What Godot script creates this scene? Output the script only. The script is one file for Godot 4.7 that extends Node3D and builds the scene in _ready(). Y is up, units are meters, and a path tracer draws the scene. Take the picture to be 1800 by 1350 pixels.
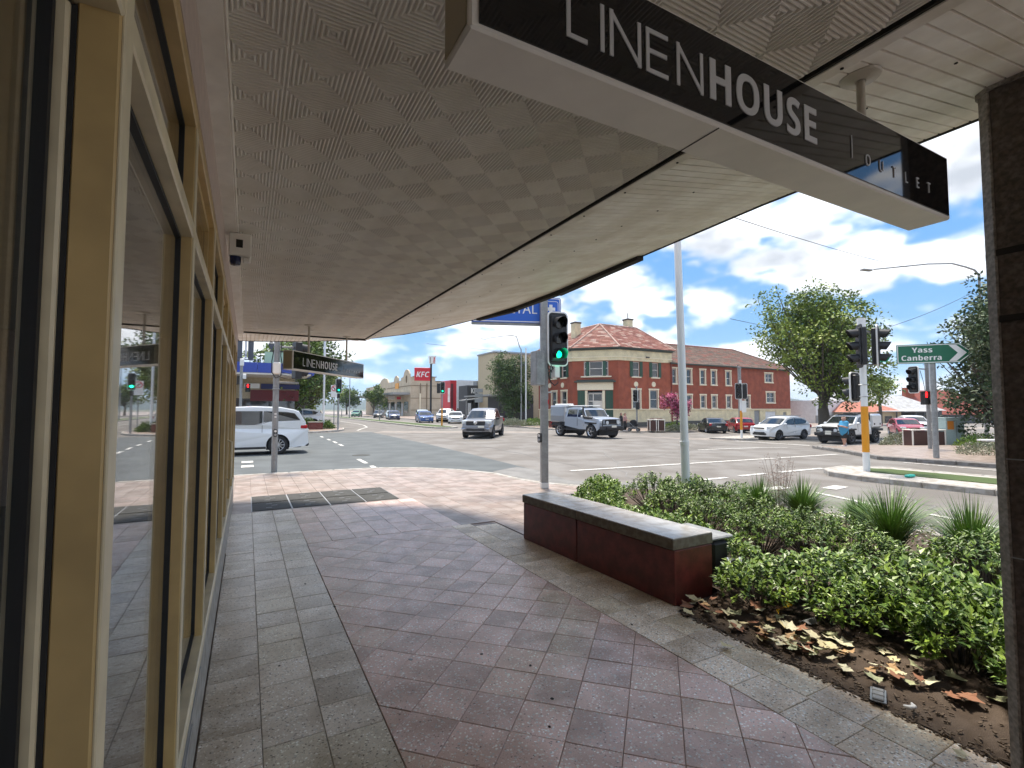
extends Node3D
# A town corner seen from under a shop awning. -Z runs along the shop wall, +X across the footpath.

var M := {}
var used := {}
var sg := 1
var NR := RandomNumberGenerator.new()

# ------------------------------------------------------------------ helpers
func V(x: float, y: float, z: float) -> Vector3: return Vector3(x, y, z)

func S() -> SurfaceTool:
	var s := SurfaceTool.new()
	s.begin(Mesh.PRIMITIVE_TRIANGLES)
	s.set_smooth_group(-1)
	return s

func tri(s: SurfaceTool, a: Vector3, b: Vector3, c: Vector3) -> void:
	s.add_vertex(a); s.add_vertex(b); s.add_vertex(c)

func quad(s: SurfaceTool, a: Vector3, b: Vector3, c: Vector3, d: Vector3) -> void:
	tri(s, a, b, c); tri(s, a, c, d)

func box(s: SurfaceTool, c: Vector3, z: Vector3, b := Basis()) -> void:
	s.set_smooth_group(-1)
	var p: Array[Vector3] = []
	for i in 8:
		p.append(c + b * Vector3(z.x * (0.5 if i & 1 else -0.5), z.y * (0.5 if i & 2 else -0.5), z.z * (0.5 if i & 4 else -0.5)))
	quad(s, p[4], p[6], p[7], p[5]); quad(s, p[1], p[3], p[2], p[0])
	quad(s, p[5], p[7], p[3], p[1]); quad(s, p[0], p[2], p[6], p[4])
	quad(s, p[6], p[2], p[3], p[7]); quad(s, p[0], p[4], p[5], p[1])

func rbox(s: SurfaceTool, c: Vector3, z: Vector3, r: float, b := Basis()) -> void:
	# box with chamfered edges
	s.set_smooth_group(-1)
	var h := z * 0.5
	r = minf(r, minf(h.x, minf(h.y, h.z)) * 0.95)
	var g := func(sx: float, sy: float, sz: float, ax: int) -> Vector3:
		var q := Vector3(sx * (h.x - r), sy * (h.y - r), sz * (h.z - r))
		q[ax] = [sx, sy, sz][ax] * h[ax]
		return c + b * q
	for ax in 3:
		for sgn in [-1.0, 1.0]:
			var pts: Array[Vector3] = []
			for k in [[-1.0, -1.0], [1.0, -1.0], [1.0, 1.0], [-1.0, 1.0]]:
				var v := Vector3.ZERO
				v[ax] = sgn; v[(ax + 1) % 3] = k[0]; v[(ax + 2) % 3] = k[1]
				pts.append(g.call(v.x, v.y, v.z, ax))
			if sgn > 0: quad(s, pts[3], pts[2], pts[1], pts[0])
			else: quad(s, pts[0], pts[1], pts[2], pts[3])
	for ax in 3:
		var a1 := (ax + 1) % 3
		var a2 := (ax + 2) % 3
		for k in [[-1.0, -1.0], [1.0, -1.0], [1.0, 1.0], [-1.0, 1.0]]:
			var lo := Vector3.ZERO
			lo[ax] = -1.0; lo[a1] = k[0]; lo[a2] = k[1]
			var hi := lo
			hi[ax] = 1.0
			var A: Vector3 = g.call(lo.x, lo.y, lo.z, a1)
			var B: Vector3 = g.call(hi.x, hi.y, hi.z, a1)
			var C: Vector3 = g.call(hi.x, hi.y, hi.z, a2)
			var D: Vector3 = g.call(lo.x, lo.y, lo.z, a2)
			if k[0] * k[1] > 0: quad(s, A, D, C, B)
			else: quad(s, A, B, C, D)
	for i in 8:
		var e := Vector3(1 if i & 1 else -1, 1 if i & 2 else -1, 1 if i & 4 else -1)
		var A: Vector3 = g.call(e.x, e.y, e.z, 0)
		var B: Vector3 = g.call(e.x, e.y, e.z, 1)
		var C: Vector3 = g.call(e.x, e.y, e.z, 2)
		if e.x * e.y * e.z > 0: tri(s, A, C, B)
		else: tri(s, A, B, C)

func tube(s: SurfaceTool, pts: Array, rad: Variant, n := 8, caps := true) -> void:
	# rad: one radius or one for each point
	sg += 1
	s.set_smooth_group(sg)
	var rings: Array = []
	for i in pts.size():
		var d: Vector3 = (pts[mini(i + 1, pts.size() - 1)] - pts[maxi(i - 1, 0)]).normalized()
		var u := (d.cross(Vector3.UP) if absf(d.y) < 0.95 else d.cross(Vector3.RIGHT)).normalized()
		var w := d.cross(u)
		var r: float = rad[i] if rad is Array else rad
		var ring: Array[Vector3] = []
		for k in n:
			var a := TAU * k / n
			ring.append(pts[i] + (u * cos(a) + w * sin(a)) * r)
		rings.append(ring)
	for i in rings.size() - 1:
		for k in n:
			var k2 := (k + 1) % n
			quad(s, rings[i][k], rings[i][k2], rings[i + 1][k2], rings[i + 1][k])
	if caps:
		s.set_smooth_group(-1)
		for k in range(1, n - 1):
			tri(s, rings[0][0], rings[0][k + 1], rings[0][k])
			tri(s, rings[-1][0], rings[-1][k], rings[-1][k + 1])

func lathe(s: SurfaceTool, xf: Transform3D, prof: Array, n := 16) -> void:
	# prof: Vector2(radius, y) from bottom to top, spun about the local y axis
	for i in prof.size() - 1:
		sg += 1
		s.set_smooth_group(sg)
		for k in n:
			var a := TAU * k / n
			var b := TAU * (k + 1) / n
			var p: Vector2 = prof[i]
			var q: Vector2 = prof[i + 1]
			var A := xf * Vector3(p.x * cos(a), p.y, p.x * sin(a))
			var B := xf * Vector3(p.x * cos(b), p.y, p.x * sin(b))
			var C := xf * Vector3(q.x * cos(b), q.y, q.x * sin(b))
			var D := xf * Vector3(q.x * cos(a), q.y, q.x * sin(a))
			if p.x > 0.00001: tri(s, A, B, C)
			if q.x > 0.00001: tri(s, A, C, D)

func poly(a: Array) -> PackedVector2Array:
	var p := PackedVector2Array()
	for i in range(0, a.size(), 2): p.append(Vector2(a[i], a[i + 1]))
	return p

func extr(s: SurfaceTool, p: PackedVector2Array, z0: float, z1: float, xf := Transform3D(), sides := true) -> void:
	# polygon in local xy, swept along local z
	s.set_smooth_group(-1)
	if Geometry2D.is_polygon_clockwise(p):
		p = p.duplicate(); p.reverse()
	var t := Geometry2D.triangulate_polygon(p)
	for i in range(0, t.size(), 3):
		var a := p[t[i]]
		var b := p[t[i + 1]]
		var c := p[t[i + 2]]
		if (b - a).cross(c - a) > 0:
			var w := b; b = c; c = w
		tri(s, xf * Vector3(a.x, a.y, z1), xf * Vector3(b.x, b.y, z1), xf * Vector3(c.x, c.y, z1))
		tri(s, xf * Vector3(a.x, a.y, z0), xf * Vector3(c.x, c.y, z0), xf * Vector3(b.x, b.y, z0))
	if sides:
		for i in p.size():
			var a := p[i]
			var b := p[(i + 1) % p.size()]
			quad(s, xf * Vector3(a.x, a.y, z0), xf * Vector3(a.x, a.y, z1), xf * Vector3(b.x, b.y, z1), xf * Vector3(b.x, b.y, z0))

func flat(y := 0.0) -> Transform3D:
	# lays local xy on the ground: x -> x, y -> z, z -> up
	return Transform3D(Basis(Vector3(1, 0, 0), Vector3(0, 0, 1), Vector3(0, 1, 0)), Vector3(0, y, 0))

func numbered(n: String) -> String:
	if not used.has(n):
		used[n] = 0
		return n
	used[n] += 1
	return "%s_%03d" % [n, used[n]]

func inst(n: String, me: Mesh, p: Node = null, xf := Transform3D()) -> MeshInstance3D:
	var o := MeshInstance3D.new()
	o.mesh = me
	o.name = numbered(n) if p == null else n
	o.transform = xf
	if p == null: add_child(o)
	else: p.add_child(o, true)
	return o

func mesh(s: SurfaceTool, m: Material) -> ArrayMesh:
	s.generate_normals()
	var me := s.commit()
	me.surface_set_material(0, m)
	return me

func obj(n: String, s: SurfaceTool, m: Material, p: Node = null) -> MeshInstance3D:
	return inst(n, mesh(s, m), p)

func part_box(n: String, p: Node, m: Material, c: Vector3, z: Vector3, r := 0.0, b := Basis()) -> MeshInstance3D:
	var s := S()
	if r > 0: rbox(s, c, z, r, b)
	else: box(s, c, z, b)
	return obj(n, s, m, p)

func tag(o: Node, label: String, cat: String, group := "") -> void:
	o.set_meta("label", label); o.set_meta("category", cat)
	if group: o.set_meta("group", group)

func thing(n: String, label: String, cat: String, at := Vector3.ZERO, turn := 0.0, group := "") -> Node3D:
	var o := Node3D.new()
	o.name = numbered(n)
	add_child(o)
	o.position = at
	o.rotation.y = turn
	tag(o, label, cat, group)
	return o

func copy(src: Node3D, label: String, at: Vector3, turn := 0.0, sc := 1.0, group := "") -> Node3D:
	var base := String(src.name).rstrip("0123456789").trim_suffix("_")
	var c: Node3D = src.duplicate()
	c.name = numbered(base)
	add_child(c)
	c.position = at
	c.rotation.y = turn
	c.scale = Vector3.ONE * sc
	c.set_meta("label", label)
	if group: c.set_meta("group", group)
	return c

func structure(o: Node) -> Node:
	o.set_meta("kind", "structure")
	return o

func head(dx: float, dz: float) -> float: return atan2(-dz, dx)   # turn that points local +x along (dx, dz)

func smooth(a: float, b: float, x: float) -> float:
	var t := clampf((x - a) / (b - a), 0, 1)
	return t * t * (3 - 2 * t)

func gh(x: float, z: float) -> float:   # height of the road surface
	return -0.13 - 0.42 * smooth(20, 30, x) * smooth(-58, -42, z)

# ------------------------------------------------------------------ materials
func lin(r: float, g: float, b: float) -> Color: return Color(r, g, b).linear_to_srgb()

func mt(key: String, c: Color, rough := 0.6, metal := 0.0) -> StandardMaterial3D:
	var m := StandardMaterial3D.new()
	m.albedo_color = c
	m.roughness = rough
	m.metallic = metal
	m.resource_name = key
	M[key] = m
	return m

func tex(m: StandardMaterial3D, t: Texture2D, metres: float, world := true) -> StandardMaterial3D:
	m.albedo_texture = t
	m.uv1_triplanar = true
	m.uv1_world_triplanar = world
	m.uv1_scale = Vector3.ONE / metres
	return m

func det(m: StandardMaterial3D, t: Texture2D, metres: float) -> StandardMaterial3D:
	m.detail_enabled = true
	m.detail_albedo = t
	m.detail_blend_mode = BaseMaterial3D.BLEND_MODE_MUL
	m.detail_uv_layer = BaseMaterial3D.DETAIL_UV_2
	m.uv2_triplanar = true
	m.uv2_world_triplanar = true
	m.uv2_scale = Vector3.ONE / metres
	return m

func bump(m: StandardMaterial3D, t: Texture2D, cm: float) -> StandardMaterial3D:
	m.heightmap_enabled = true
	m.heightmap_texture = t
	m.heightmap_scale = cm
	return m

func noise_tex(sd: int, freq: float, lo: float, hi: float, size := 512, oct := 4, gain := 1.6, tint := Color(1, 1, 1)) -> ImageTexture:
	var f := FastNoiseLite.new()
	f.seed = sd
	f.noise_type = FastNoiseLite.TYPE_SIMPLEX_SMOOTH
	f.frequency = freq
	f.fractal_octaves = oct
	var im := f.get_seamless_image(size, size)
	im.convert(Image.FORMAT_L8)
	var d := im.get_data()
	var o := PackedByteArray()
	o.resize(d.size() * 3)
	for i in d.size():
		var t := clampf((d[i] / 255.0 - 0.5) * gain + 0.5, 0, 1)
		var v := lerpf(lo, hi, t)
		o[i * 3] = int(255 * pow(lerpf(v, v * tint.r, 1 - t), 0.4545))
		o[i * 3 + 1] = int(255 * pow(lerpf(v, v * tint.g, 1 - t), 0.4545))
		o[i * 3 + 2] = int(255 * pow(lerpf(v, v * tint.b, 1 - t), 0.4545))
	return ImageTexture.create_from_image(Image.create_from_data(size, size, false, Image.FORMAT_RGB8, o))

func terrazzo(sd: int, base: Color, light: Color, dark: Color, nl: int, nd: int) -> ImageTexture:
	# exposed-aggregate paver: matrix with stone chips, 1024 px to the metre
	var n := 1024
	var r := RandomNumberGenerator.new()
	r.seed = sd
	var im := Image.create(n, n, false, Image.FORMAT_RGB8)
	im.fill(base)
	for i in nl + nd + 26000:
		var c: Color
		var rad: float
		if i < 26000:
			c = base * r.randf_range(0.72, 1.25); rad = r.randf_range(0.6, 1.8)
		elif i < 26000 + nd:
			c = dark * r.randf_range(0.7, 1.3); rad = r.randf_range(1.2, 4.4)
		else:
			c = light * r.randf_range(0.74, 1.08); rad = r.randf_range(1.2, 5.0)
		c.a = 1
		var cx := r.randi_range(0, n - 1)
		var cy := r.randi_range(0, n - 1)
		var ang := r.randf() * PI
		var el := r.randf_range(0.45, 1.0)
		var ca := cos(ang)
		var sa := sin(ang)
		var R := int(ceil(rad))
		for y in range(-R, R + 1):
			for x in range(-R, R + 1):
				var u := x * ca + y * sa
				var v := (y * ca - x * sa) / el
				if u * u + v * v <= rad * rad: im.set_pixel(posmod(cx + x, n), posmod(cy + y, n), c)
	return ImageTexture.create_from_image(im)

func make_materials() -> void:
	var fine := noise_tex(1, 0.09, 0.80, 1.0, 512, 3, 2.0)
	var mid := noise_tex(2, 0.02, 0.86, 1.0, 512, 5, 1.8)
	var blot := noise_tex(3, 0.008, 0.76, 1.0, 512, 5, 2.0)
	var stain := noise_tex(4, 0.012, 0.70, 1.0, 512, 5, 2.6, Color(1.0, 0.94, 0.86))
	var bumpy := noise_tex(5, 0.12, 0.0, 1.0, 512, 3, 1.6)
	M["t_fine"] = fine; M["t_mid"] = mid; M["t_blot"] = blot; M["t_stain"] = stain; M["t_bump"] = bumpy
	# paving
	var tg := terrazzo(11, Color(0.835, 0.795, 0.74), Color(1.0, 0.985, 0.95), Color(0.56, 0.52, 0.47), 6000, 3600)
	var tr := terrazzo(12, Color(0.86, 0.735, 0.685), Color(1.0, 0.985, 0.96), Color(0.66, 0.55, 0.51), 6000, 1800)
	var tb := terrazzo(13, Color(0.885, 0.815, 0.725), Color(1.0, 0.985, 0.94), Color(0.56, 0.50, 0.43), 8500, 5200)
	for i in 4:
		var tone: float = [0.94, 0.975, 1.0, 1.03][i]
		for k in [["grey", tg, 0.30], ["red", tr, 0.36], ["beige", tb, 0.5]]:
			var m := mt("paver_%s_%d" % [k[0], i], Color(tone, tone, tone * (1.0 if i != 1 else 0.97)), k[2])
			tex(m, k[1], 1.55)
			m.uv1_offset = Vector3(0.37 * i, 0, 0.21 * i)
			det(m, stain, 2.6 + 0.5 * i)
			m.roughness_texture = fine
			m.roughness_texture_channel = BaseMaterial3D.TEXTURE_CHANNEL_RED
	for i in 3:
		var m := mt("paver_pink_%d" % i, lin([0.375, 0.40, 0.42][i], [0.305, 0.325, 0.33][i], [0.265, 0.28, 0.285][i]), 0.42)
		tex(m, fine, 0.5)
		det(m, stain, 3.0)
	tex(mt("grout", lin(0.36, 0.31, 0.285), 0.9), mid, 0.6)
	# roads
	det(tex(mt("highway", lin(0.22, 0.207, 0.192), 0.85), fine, 0.35), noise_tex(21, 0.009, 0.74, 1.0, 512, 5, 2.2, Color(1.0, 0.96, 0.92)), 9.0)
	det(tex(mt("asphalt", lin(0.122, 0.136, 0.139), 0.85), fine, 0.25), blot, 7.0)
	det(tex(mt("asphalt_worn", lin(0.24, 0.235, 0.225), 0.85), fine, 0.25), blot, 3.0)
	det(tex(mt("brown_band", lin(0.33, 0.29, 0.255), 0.85), fine, 0.35), blot, 5.0)
	det(tex(mt("kerb", lin(0.50, 0.48, 0.45), 0.8), fine, 0.3), stain, 1.6)
	det(tex(mt("kerb_dark", lin(0.26, 0.25, 0.24), 0.8), fine, 0.3), stain, 1.6)
	det(tex(mt("line_paint", lin(0.72, 0.72, 0.70), 0.7), mid, 0.5), stain, 0.9)
	det(tex(mt("earth", lin(0.20, 0.20, 0.13), 0.95), mid, 3.0), blot, 30.0)
	det(tex(mt("soil", lin(0.15, 0.11, 0.08), 0.95), noise_tex(31, 0.14, 0.25, 1.0, 512, 4, 2.2), 0.35), stain, 0.8)
	tex(mt("grass_turf", lin(0.085, 0.13, 0.035), 0.95), noise_tex(33, 0.15, 0.5, 1.0, 512, 3, 2.2), 0.5)
	tex(mt("hill", lin(0.075, 0.10, 0.075), 1.0), noise_tex(34, 0.05, 0.55, 1.0, 512, 5, 2.0), 90.0)
	# shop
	det(tex(mt("frame_tan", lin(0.62, 0.435, 0.185), 0.42), noise_tex(35, 0.02, 0.9, 1.0, 256, 3), 0.6), noise_tex(38, 0.01, 0.82, 1.0, 256, 5, 2.2), 1.3)
	det(tex(mt("frame_cream", lin(0.76, 0.65, 0.43), 0.42), noise_tex(36, 0.02, 0.88, 1.0, 256, 3), 0.6), noise_tex(38, 0.01, 0.8, 1.0, 256, 5, 2.2), 1.3)
	mt("rubber", lin(0.012, 0.012, 0.013), 0.6)
	var g := mt("shop_glass", Color(0.32, 0.36, 0.33, 0.07), 0.02)
	g.transparency = BaseMaterial3D.TRANSPARENCY_ALPHA
	g.metallic_specular = 0.6
	tex(mt("bulkhead", lin(0.62, 0.50, 0.45), 0.45), mid, 0.9)
	det(tex(mt("riser", lin(0.42, 0.40, 0.36), 0.5), mid, 0.5), stain, 0.8)
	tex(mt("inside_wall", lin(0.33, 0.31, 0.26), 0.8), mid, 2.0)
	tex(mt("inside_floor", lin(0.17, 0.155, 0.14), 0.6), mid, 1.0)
	det(tex(mt("plaster", lin(0.90, 0.87, 0.81), 0.5), noise_tex(39, 0.02, 0.93, 1.0, 256, 4), 0.5), noise_tex(40, 0.006, 0.86, 1.0, 512, 5, 1.8, Color(1, 0.97, 0.92)), 3.0)
	det(tex(mt("soffit_board", lin(0.90, 0.87, 0.81), 0.5), noise_tex(41, 0.02, 0.92, 1.0, 256, 4), 0.7), noise_tex(42, 0.01, 0.84, 1.0, 256, 5, 2.0, Color(1, 0.96, 0.9)), 1.2)
	mt("gap", lin(0.02, 0.018, 0.015), 0.9)
	det(tex(mt("sign_frame", lin(0.86, 0.82, 0.745), 0.4), noise_tex(43, 0.02, 0.95, 1.0, 256, 4), 0.9), noise_tex(47, 0.01, 0.93, 1.0, 256, 4), 1.6)
	mt("sign_side", lin(0.40, 0.34, 0.22), 0.5)
	var sf := mt("sign_face", lin(0.008, 0.008, 0.009), 0.04)
	sf.metallic_specular = 0.55
	mt("sign_letter", lin(0.55, 0.55, 0.54), 0.4)
	mt("rod", lin(0.50, 0.46, 0.38), 0.4)
	det(tex(mt("post_wood", lin(0.15, 0.12, 0.098), 0.6), noise_tex(44, 0.03, 0.5, 1.0, 512, 5, 2.2), 0.5), stain, 0.5)
	det(tex(mt("post_lit_tone", lin(0.36, 0.325, 0.285), 0.6), noise_tex(44, 0.03, 0.5, 1.0, 512, 5, 2.2), 0.4), stain, 0.6)  # lighter copy of the post timber: light painted on one chamfer; also the cap
	# bench
	det(tex(mt("bench_red", lin(0.19, 0.036, 0.026), 0.42), noise_tex(45, 0.012, 0.6, 1.0, 512, 5, 2.0), 1.1), mid, 0.4)
	det(tex(mt("bench_slab", lin(0.60, 0.585, 0.555), 0.2), fine, 0.22), stain, 1.3)
	det(tex(mt("bench_edge", lin(0.20, 0.17, 0.12), 0.7), fine, 0.16), stain, 0.5)
	det(tex(mt("pit_lid", lin(0.06, 0.06, 0.054), 0.78), fine, 0.25), blot, 0.9)
	mt("galv", lin(0.36, 0.37, 0.38), 0.45, 0.5)
	# poles, signals
	det(tex(mt("pole_grey", lin(0.33, 0.34, 0.34), 0.45), mid, 0.6), blot, 1.1)
	mt("pole_white", lin(0.74, 0.76, 0.76), 0.35)
	mt("pole_orange", lin(0.72, 0.30, 0.012), 0.5)
	mt("black_plastic", lin(0.012, 0.012, 0.013), 0.45)
	mt("white_trim", lin(0.75, 0.75, 0.73), 0.5)
	mt("lens_dark", lin(0.02, 0.02, 0.02), 0.15)
	mt("sign_blue", lin(0.02, 0.12, 0.56), 0.4)
	mt("sign_green", lin(0.008, 0.13, 0.065), 0.4)
	mt("sign_white", lin(0.80, 0.80, 0.78), 0.45)
	mt("sign_red", lin(0.62, 0.012, 0.03), 0.4)
	mt("cable", lin(0.02, 0.02, 0.022), 0.7)
	var e := mt("lens_green", lin(0.01, 0.5, 0.3), 0.3)
	e.emission_enabled = true; e.emission = Color(0.03, 0.88, 0.60); e.emission_energy_multiplier = 0.55
	e = mt("lens_red", lin(0.6, 0.02, 0.02), 0.3)
	e.emission_enabled = true; e.emission = Color(1.0, 0.08, 0.10); e.emission_energy_multiplier = 1.0
	# vehicles
	var paints := {"white": [0.74, 0.76, 0.77], "silver": [0.42, 0.47, 0.54], "grey": [0.20, 0.205, 0.225], "blue": [0.035, 0.10, 0.30], "navy": [0.02, 0.032, 0.12], "green": [0.06, 0.24, 0.14], "black": [0.012, 0.012, 0.014], "red": [0.36, 0.012, 0.018], "maroon": [0.34, 0.012, 0.045], "paleblue": [0.55, 0.66, 0.70]}
	for k in paints:
		var m := mt("paint_" + k, lin(paints[k][0], paints[k][1], paints[k][2]), 0.32, 0.35 if k in ["silver", "grey", "blue", "paleblue"] else 0.0)
		m.clearcoat_enabled = true
		m.clearcoat = 0.8
		m.clearcoat_roughness = 0.05
	mt("car_glass", lin(0.018, 0.022, 0.024), 0.03).metallic_specular = 0.7
	tex(mt("tyre", lin(0.022, 0.022, 0.023), 0.85), fine, 0.2)
	mt("alloy", lin(0.55, 0.56, 0.58), 0.25, 0.8)
	mt("dark_alloy", lin(0.10, 0.10, 0.11), 0.35, 0.6)
	mt("chrome", lin(0.75, 0.76, 0.78), 0.08, 1.0)
	mt("car_plastic", lin(0.022, 0.022, 0.024), 0.6)
	mt("headlight", lin(0.60, 0.64, 0.66), 0.06).metallic_specular = 0.8
	mt("taillight", lin(0.40, 0.010, 0.018), 0.12)
	mt("amber", lin(0.6, 0.2, 0.02), 0.2)
	mt("plate", lin(0.70, 0.68, 0.60), 0.4)
	mt("yellow_tag", lin(0.72, 0.70, 0.05), 0.6)
	mt("alum", lin(0.45, 0.47, 0.50), 0.3, 0.7)
	# buildings
	M["brick_red"] = []
	for i in 4:
		M["brick_red"].append(det(tex(mt("hotel_brick_%d" % i, lin([0.33, 0.36, 0.39, 0.35][i], [0.085, 0.094, 0.104, 0.088][i], [0.046, 0.05, 0.055, 0.046][i]), 0.85), mid, 0.6), blot, 5.0))
	det(tex(mt("mortar", lin(0.28, 0.15, 0.11), 0.9), mid, 0.6), blot, 5.0)
	det(tex(mt("render_cream", lin(0.82, 0.72, 0.47), 0.7), mid, 1.2), noise_tex(51, 0.01, 0.8, 1.0, 512, 5, 1.8), 5.0)
	tex(mt("trim_cream", lin(0.85, 0.77, 0.57), 0.6), mid, 1.2)
	tex(mt("green_paint", lin(0.022, 0.082, 0.05), 0.5), mid, 0.6)
	tex(mt("green_trim", lin(0.055, 0.072, 0.058), 0.6), mid, 0.6)
	tex(mt("plinth", lin(0.11, 0.105, 0.095), 0.8), mid, 0.8)
	mt("win_glass", lin(0.02, 0.023, 0.026), 0.04).metallic_specular = 0.7
	mt("win_frame", lin(0.68, 0.66, 0.60), 0.5)
	M["roof_tiles"] = []
	for i in 5:
		M["roof_tiles"].append(det(tex(mt("roof_tile_%d" % i, lin([0.33, 0.40, 0.27, 0.52, 0.36][i], [0.13, 0.19, 0.10, 0.36, 0.15][i], [0.10, 0.15, 0.08, 0.31, 0.12][i]), 0.8), mid, 0.8), stain, 2.0))
	M["roof_grey"] = []
	for i in 4:
		M["roof_grey"].append(det(tex(mt("roof_slate_%d" % i, lin([0.21, 0.25, 0.30, 0.175][i], [0.145, 0.17, 0.215, 0.14][i], [0.115, 0.135, 0.175, 0.12][i]), 0.85), mid, 0.8), stain, 2.0))
	tex(mt("iron_red", lin(0.24, 0.05, 0.03), 0.6), stain, 3.0)
	tex(mt("iron_pink", lin(0.46, 0.17, 0.11), 0.6), stain, 3.0)
	tex(mt("iron_grey", lin(0.48, 0.49, 0.50), 0.4), stain, 4.0)
	det(tex(mt("sandstone", lin(0.58, 0.49, 0.36), 0.85), mid, 1.5), noise_tex(52, 0.01, 0.85, 1.0, 256, 4), 6.0)
	tex(mt("sandstone_dark", lin(0.21, 0.16, 0.10), 0.85), mid, 1.5)
	mt("kfc_red", lin(0.52, 0.012, 0.025), 0.45)
	tex(mt("wall_white", lin(0.72, 0.74, 0.75), 0.6), noise_tex(53, 0.02, 0.9, 1.0, 256, 4), 3.0)
	tex(mt("wall_grey", lin(0.30, 0.31, 0.31), 0.7), mid, 3.0)
	tex(mt("wall_dark", lin(0.035, 0.037, 0.04), 0.6), mid, 2.0)
	tex(mt("wall_slate", lin(0.10, 0.105, 0.11), 0.7), mid, 2.0)
	tex(mt("awning_blue", lin(0.035, 0.075, 0.40), 0.5), mid, 1.5)
	tex(mt("wall_buff", lin(0.50, 0.42, 0.28), 0.75), mid, 2.0)
	tex(mt("wall_maroon", lin(0.14, 0.015, 0.02), 0.6), mid, 1.0)
	tex(mt("cabinet_green", lin(0.44, 0.56, 0.55), 0.5), mid, 1.0)
	tex(mt("bin_brown", lin(0.075, 0.028, 0.020), 0.5), mid, 0.6)
	mt("label_orange", lin(0.75, 0.26, 0.03), 0.5)
	tex(mt("bark", lin(0.13, 0.11, 0.085), 0.9), noise_tex(61, 0.05, 0.45, 1.0, 256, 4, 2.0), 0.5)
	# plants
	for k in ["leaf_near", "leaf_far", "leaf_dark"]:
		var m := mt(k, Color(1, 1, 1), 0.42 if k == "leaf_near" else 0.6)
		m.vertex_color_use_as_albedo = true
		m.backlight = Color(0.5, 0.5, 0.4) if k == "leaf_near" else Color(0.4, 0.42, 0.3)
	var dl := mt("dry_leaf", Color(1, 1, 1), 0.75)
	dl.vertex_color_use_as_albedo = true
	tex(dl, fine, 0.05, false)
	# people
	mt("skin", lin(0.45, 0.26, 0.19), 0.55)
	mt("cloth_blue", lin(0.05, 0.27, 0.48), 0.85)
	mt("cloth_black", lin(0.02, 0.02, 0.022), 0.9)
	mt("cloth_white", lin(0.62, 0.60, 0.60), 0.85)
	mt("cloth_pink", lin(0.42, 0.24, 0.23), 0.85)
	mt("hair_brown", lin(0.07, 0.04, 0.025), 0.6)

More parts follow.
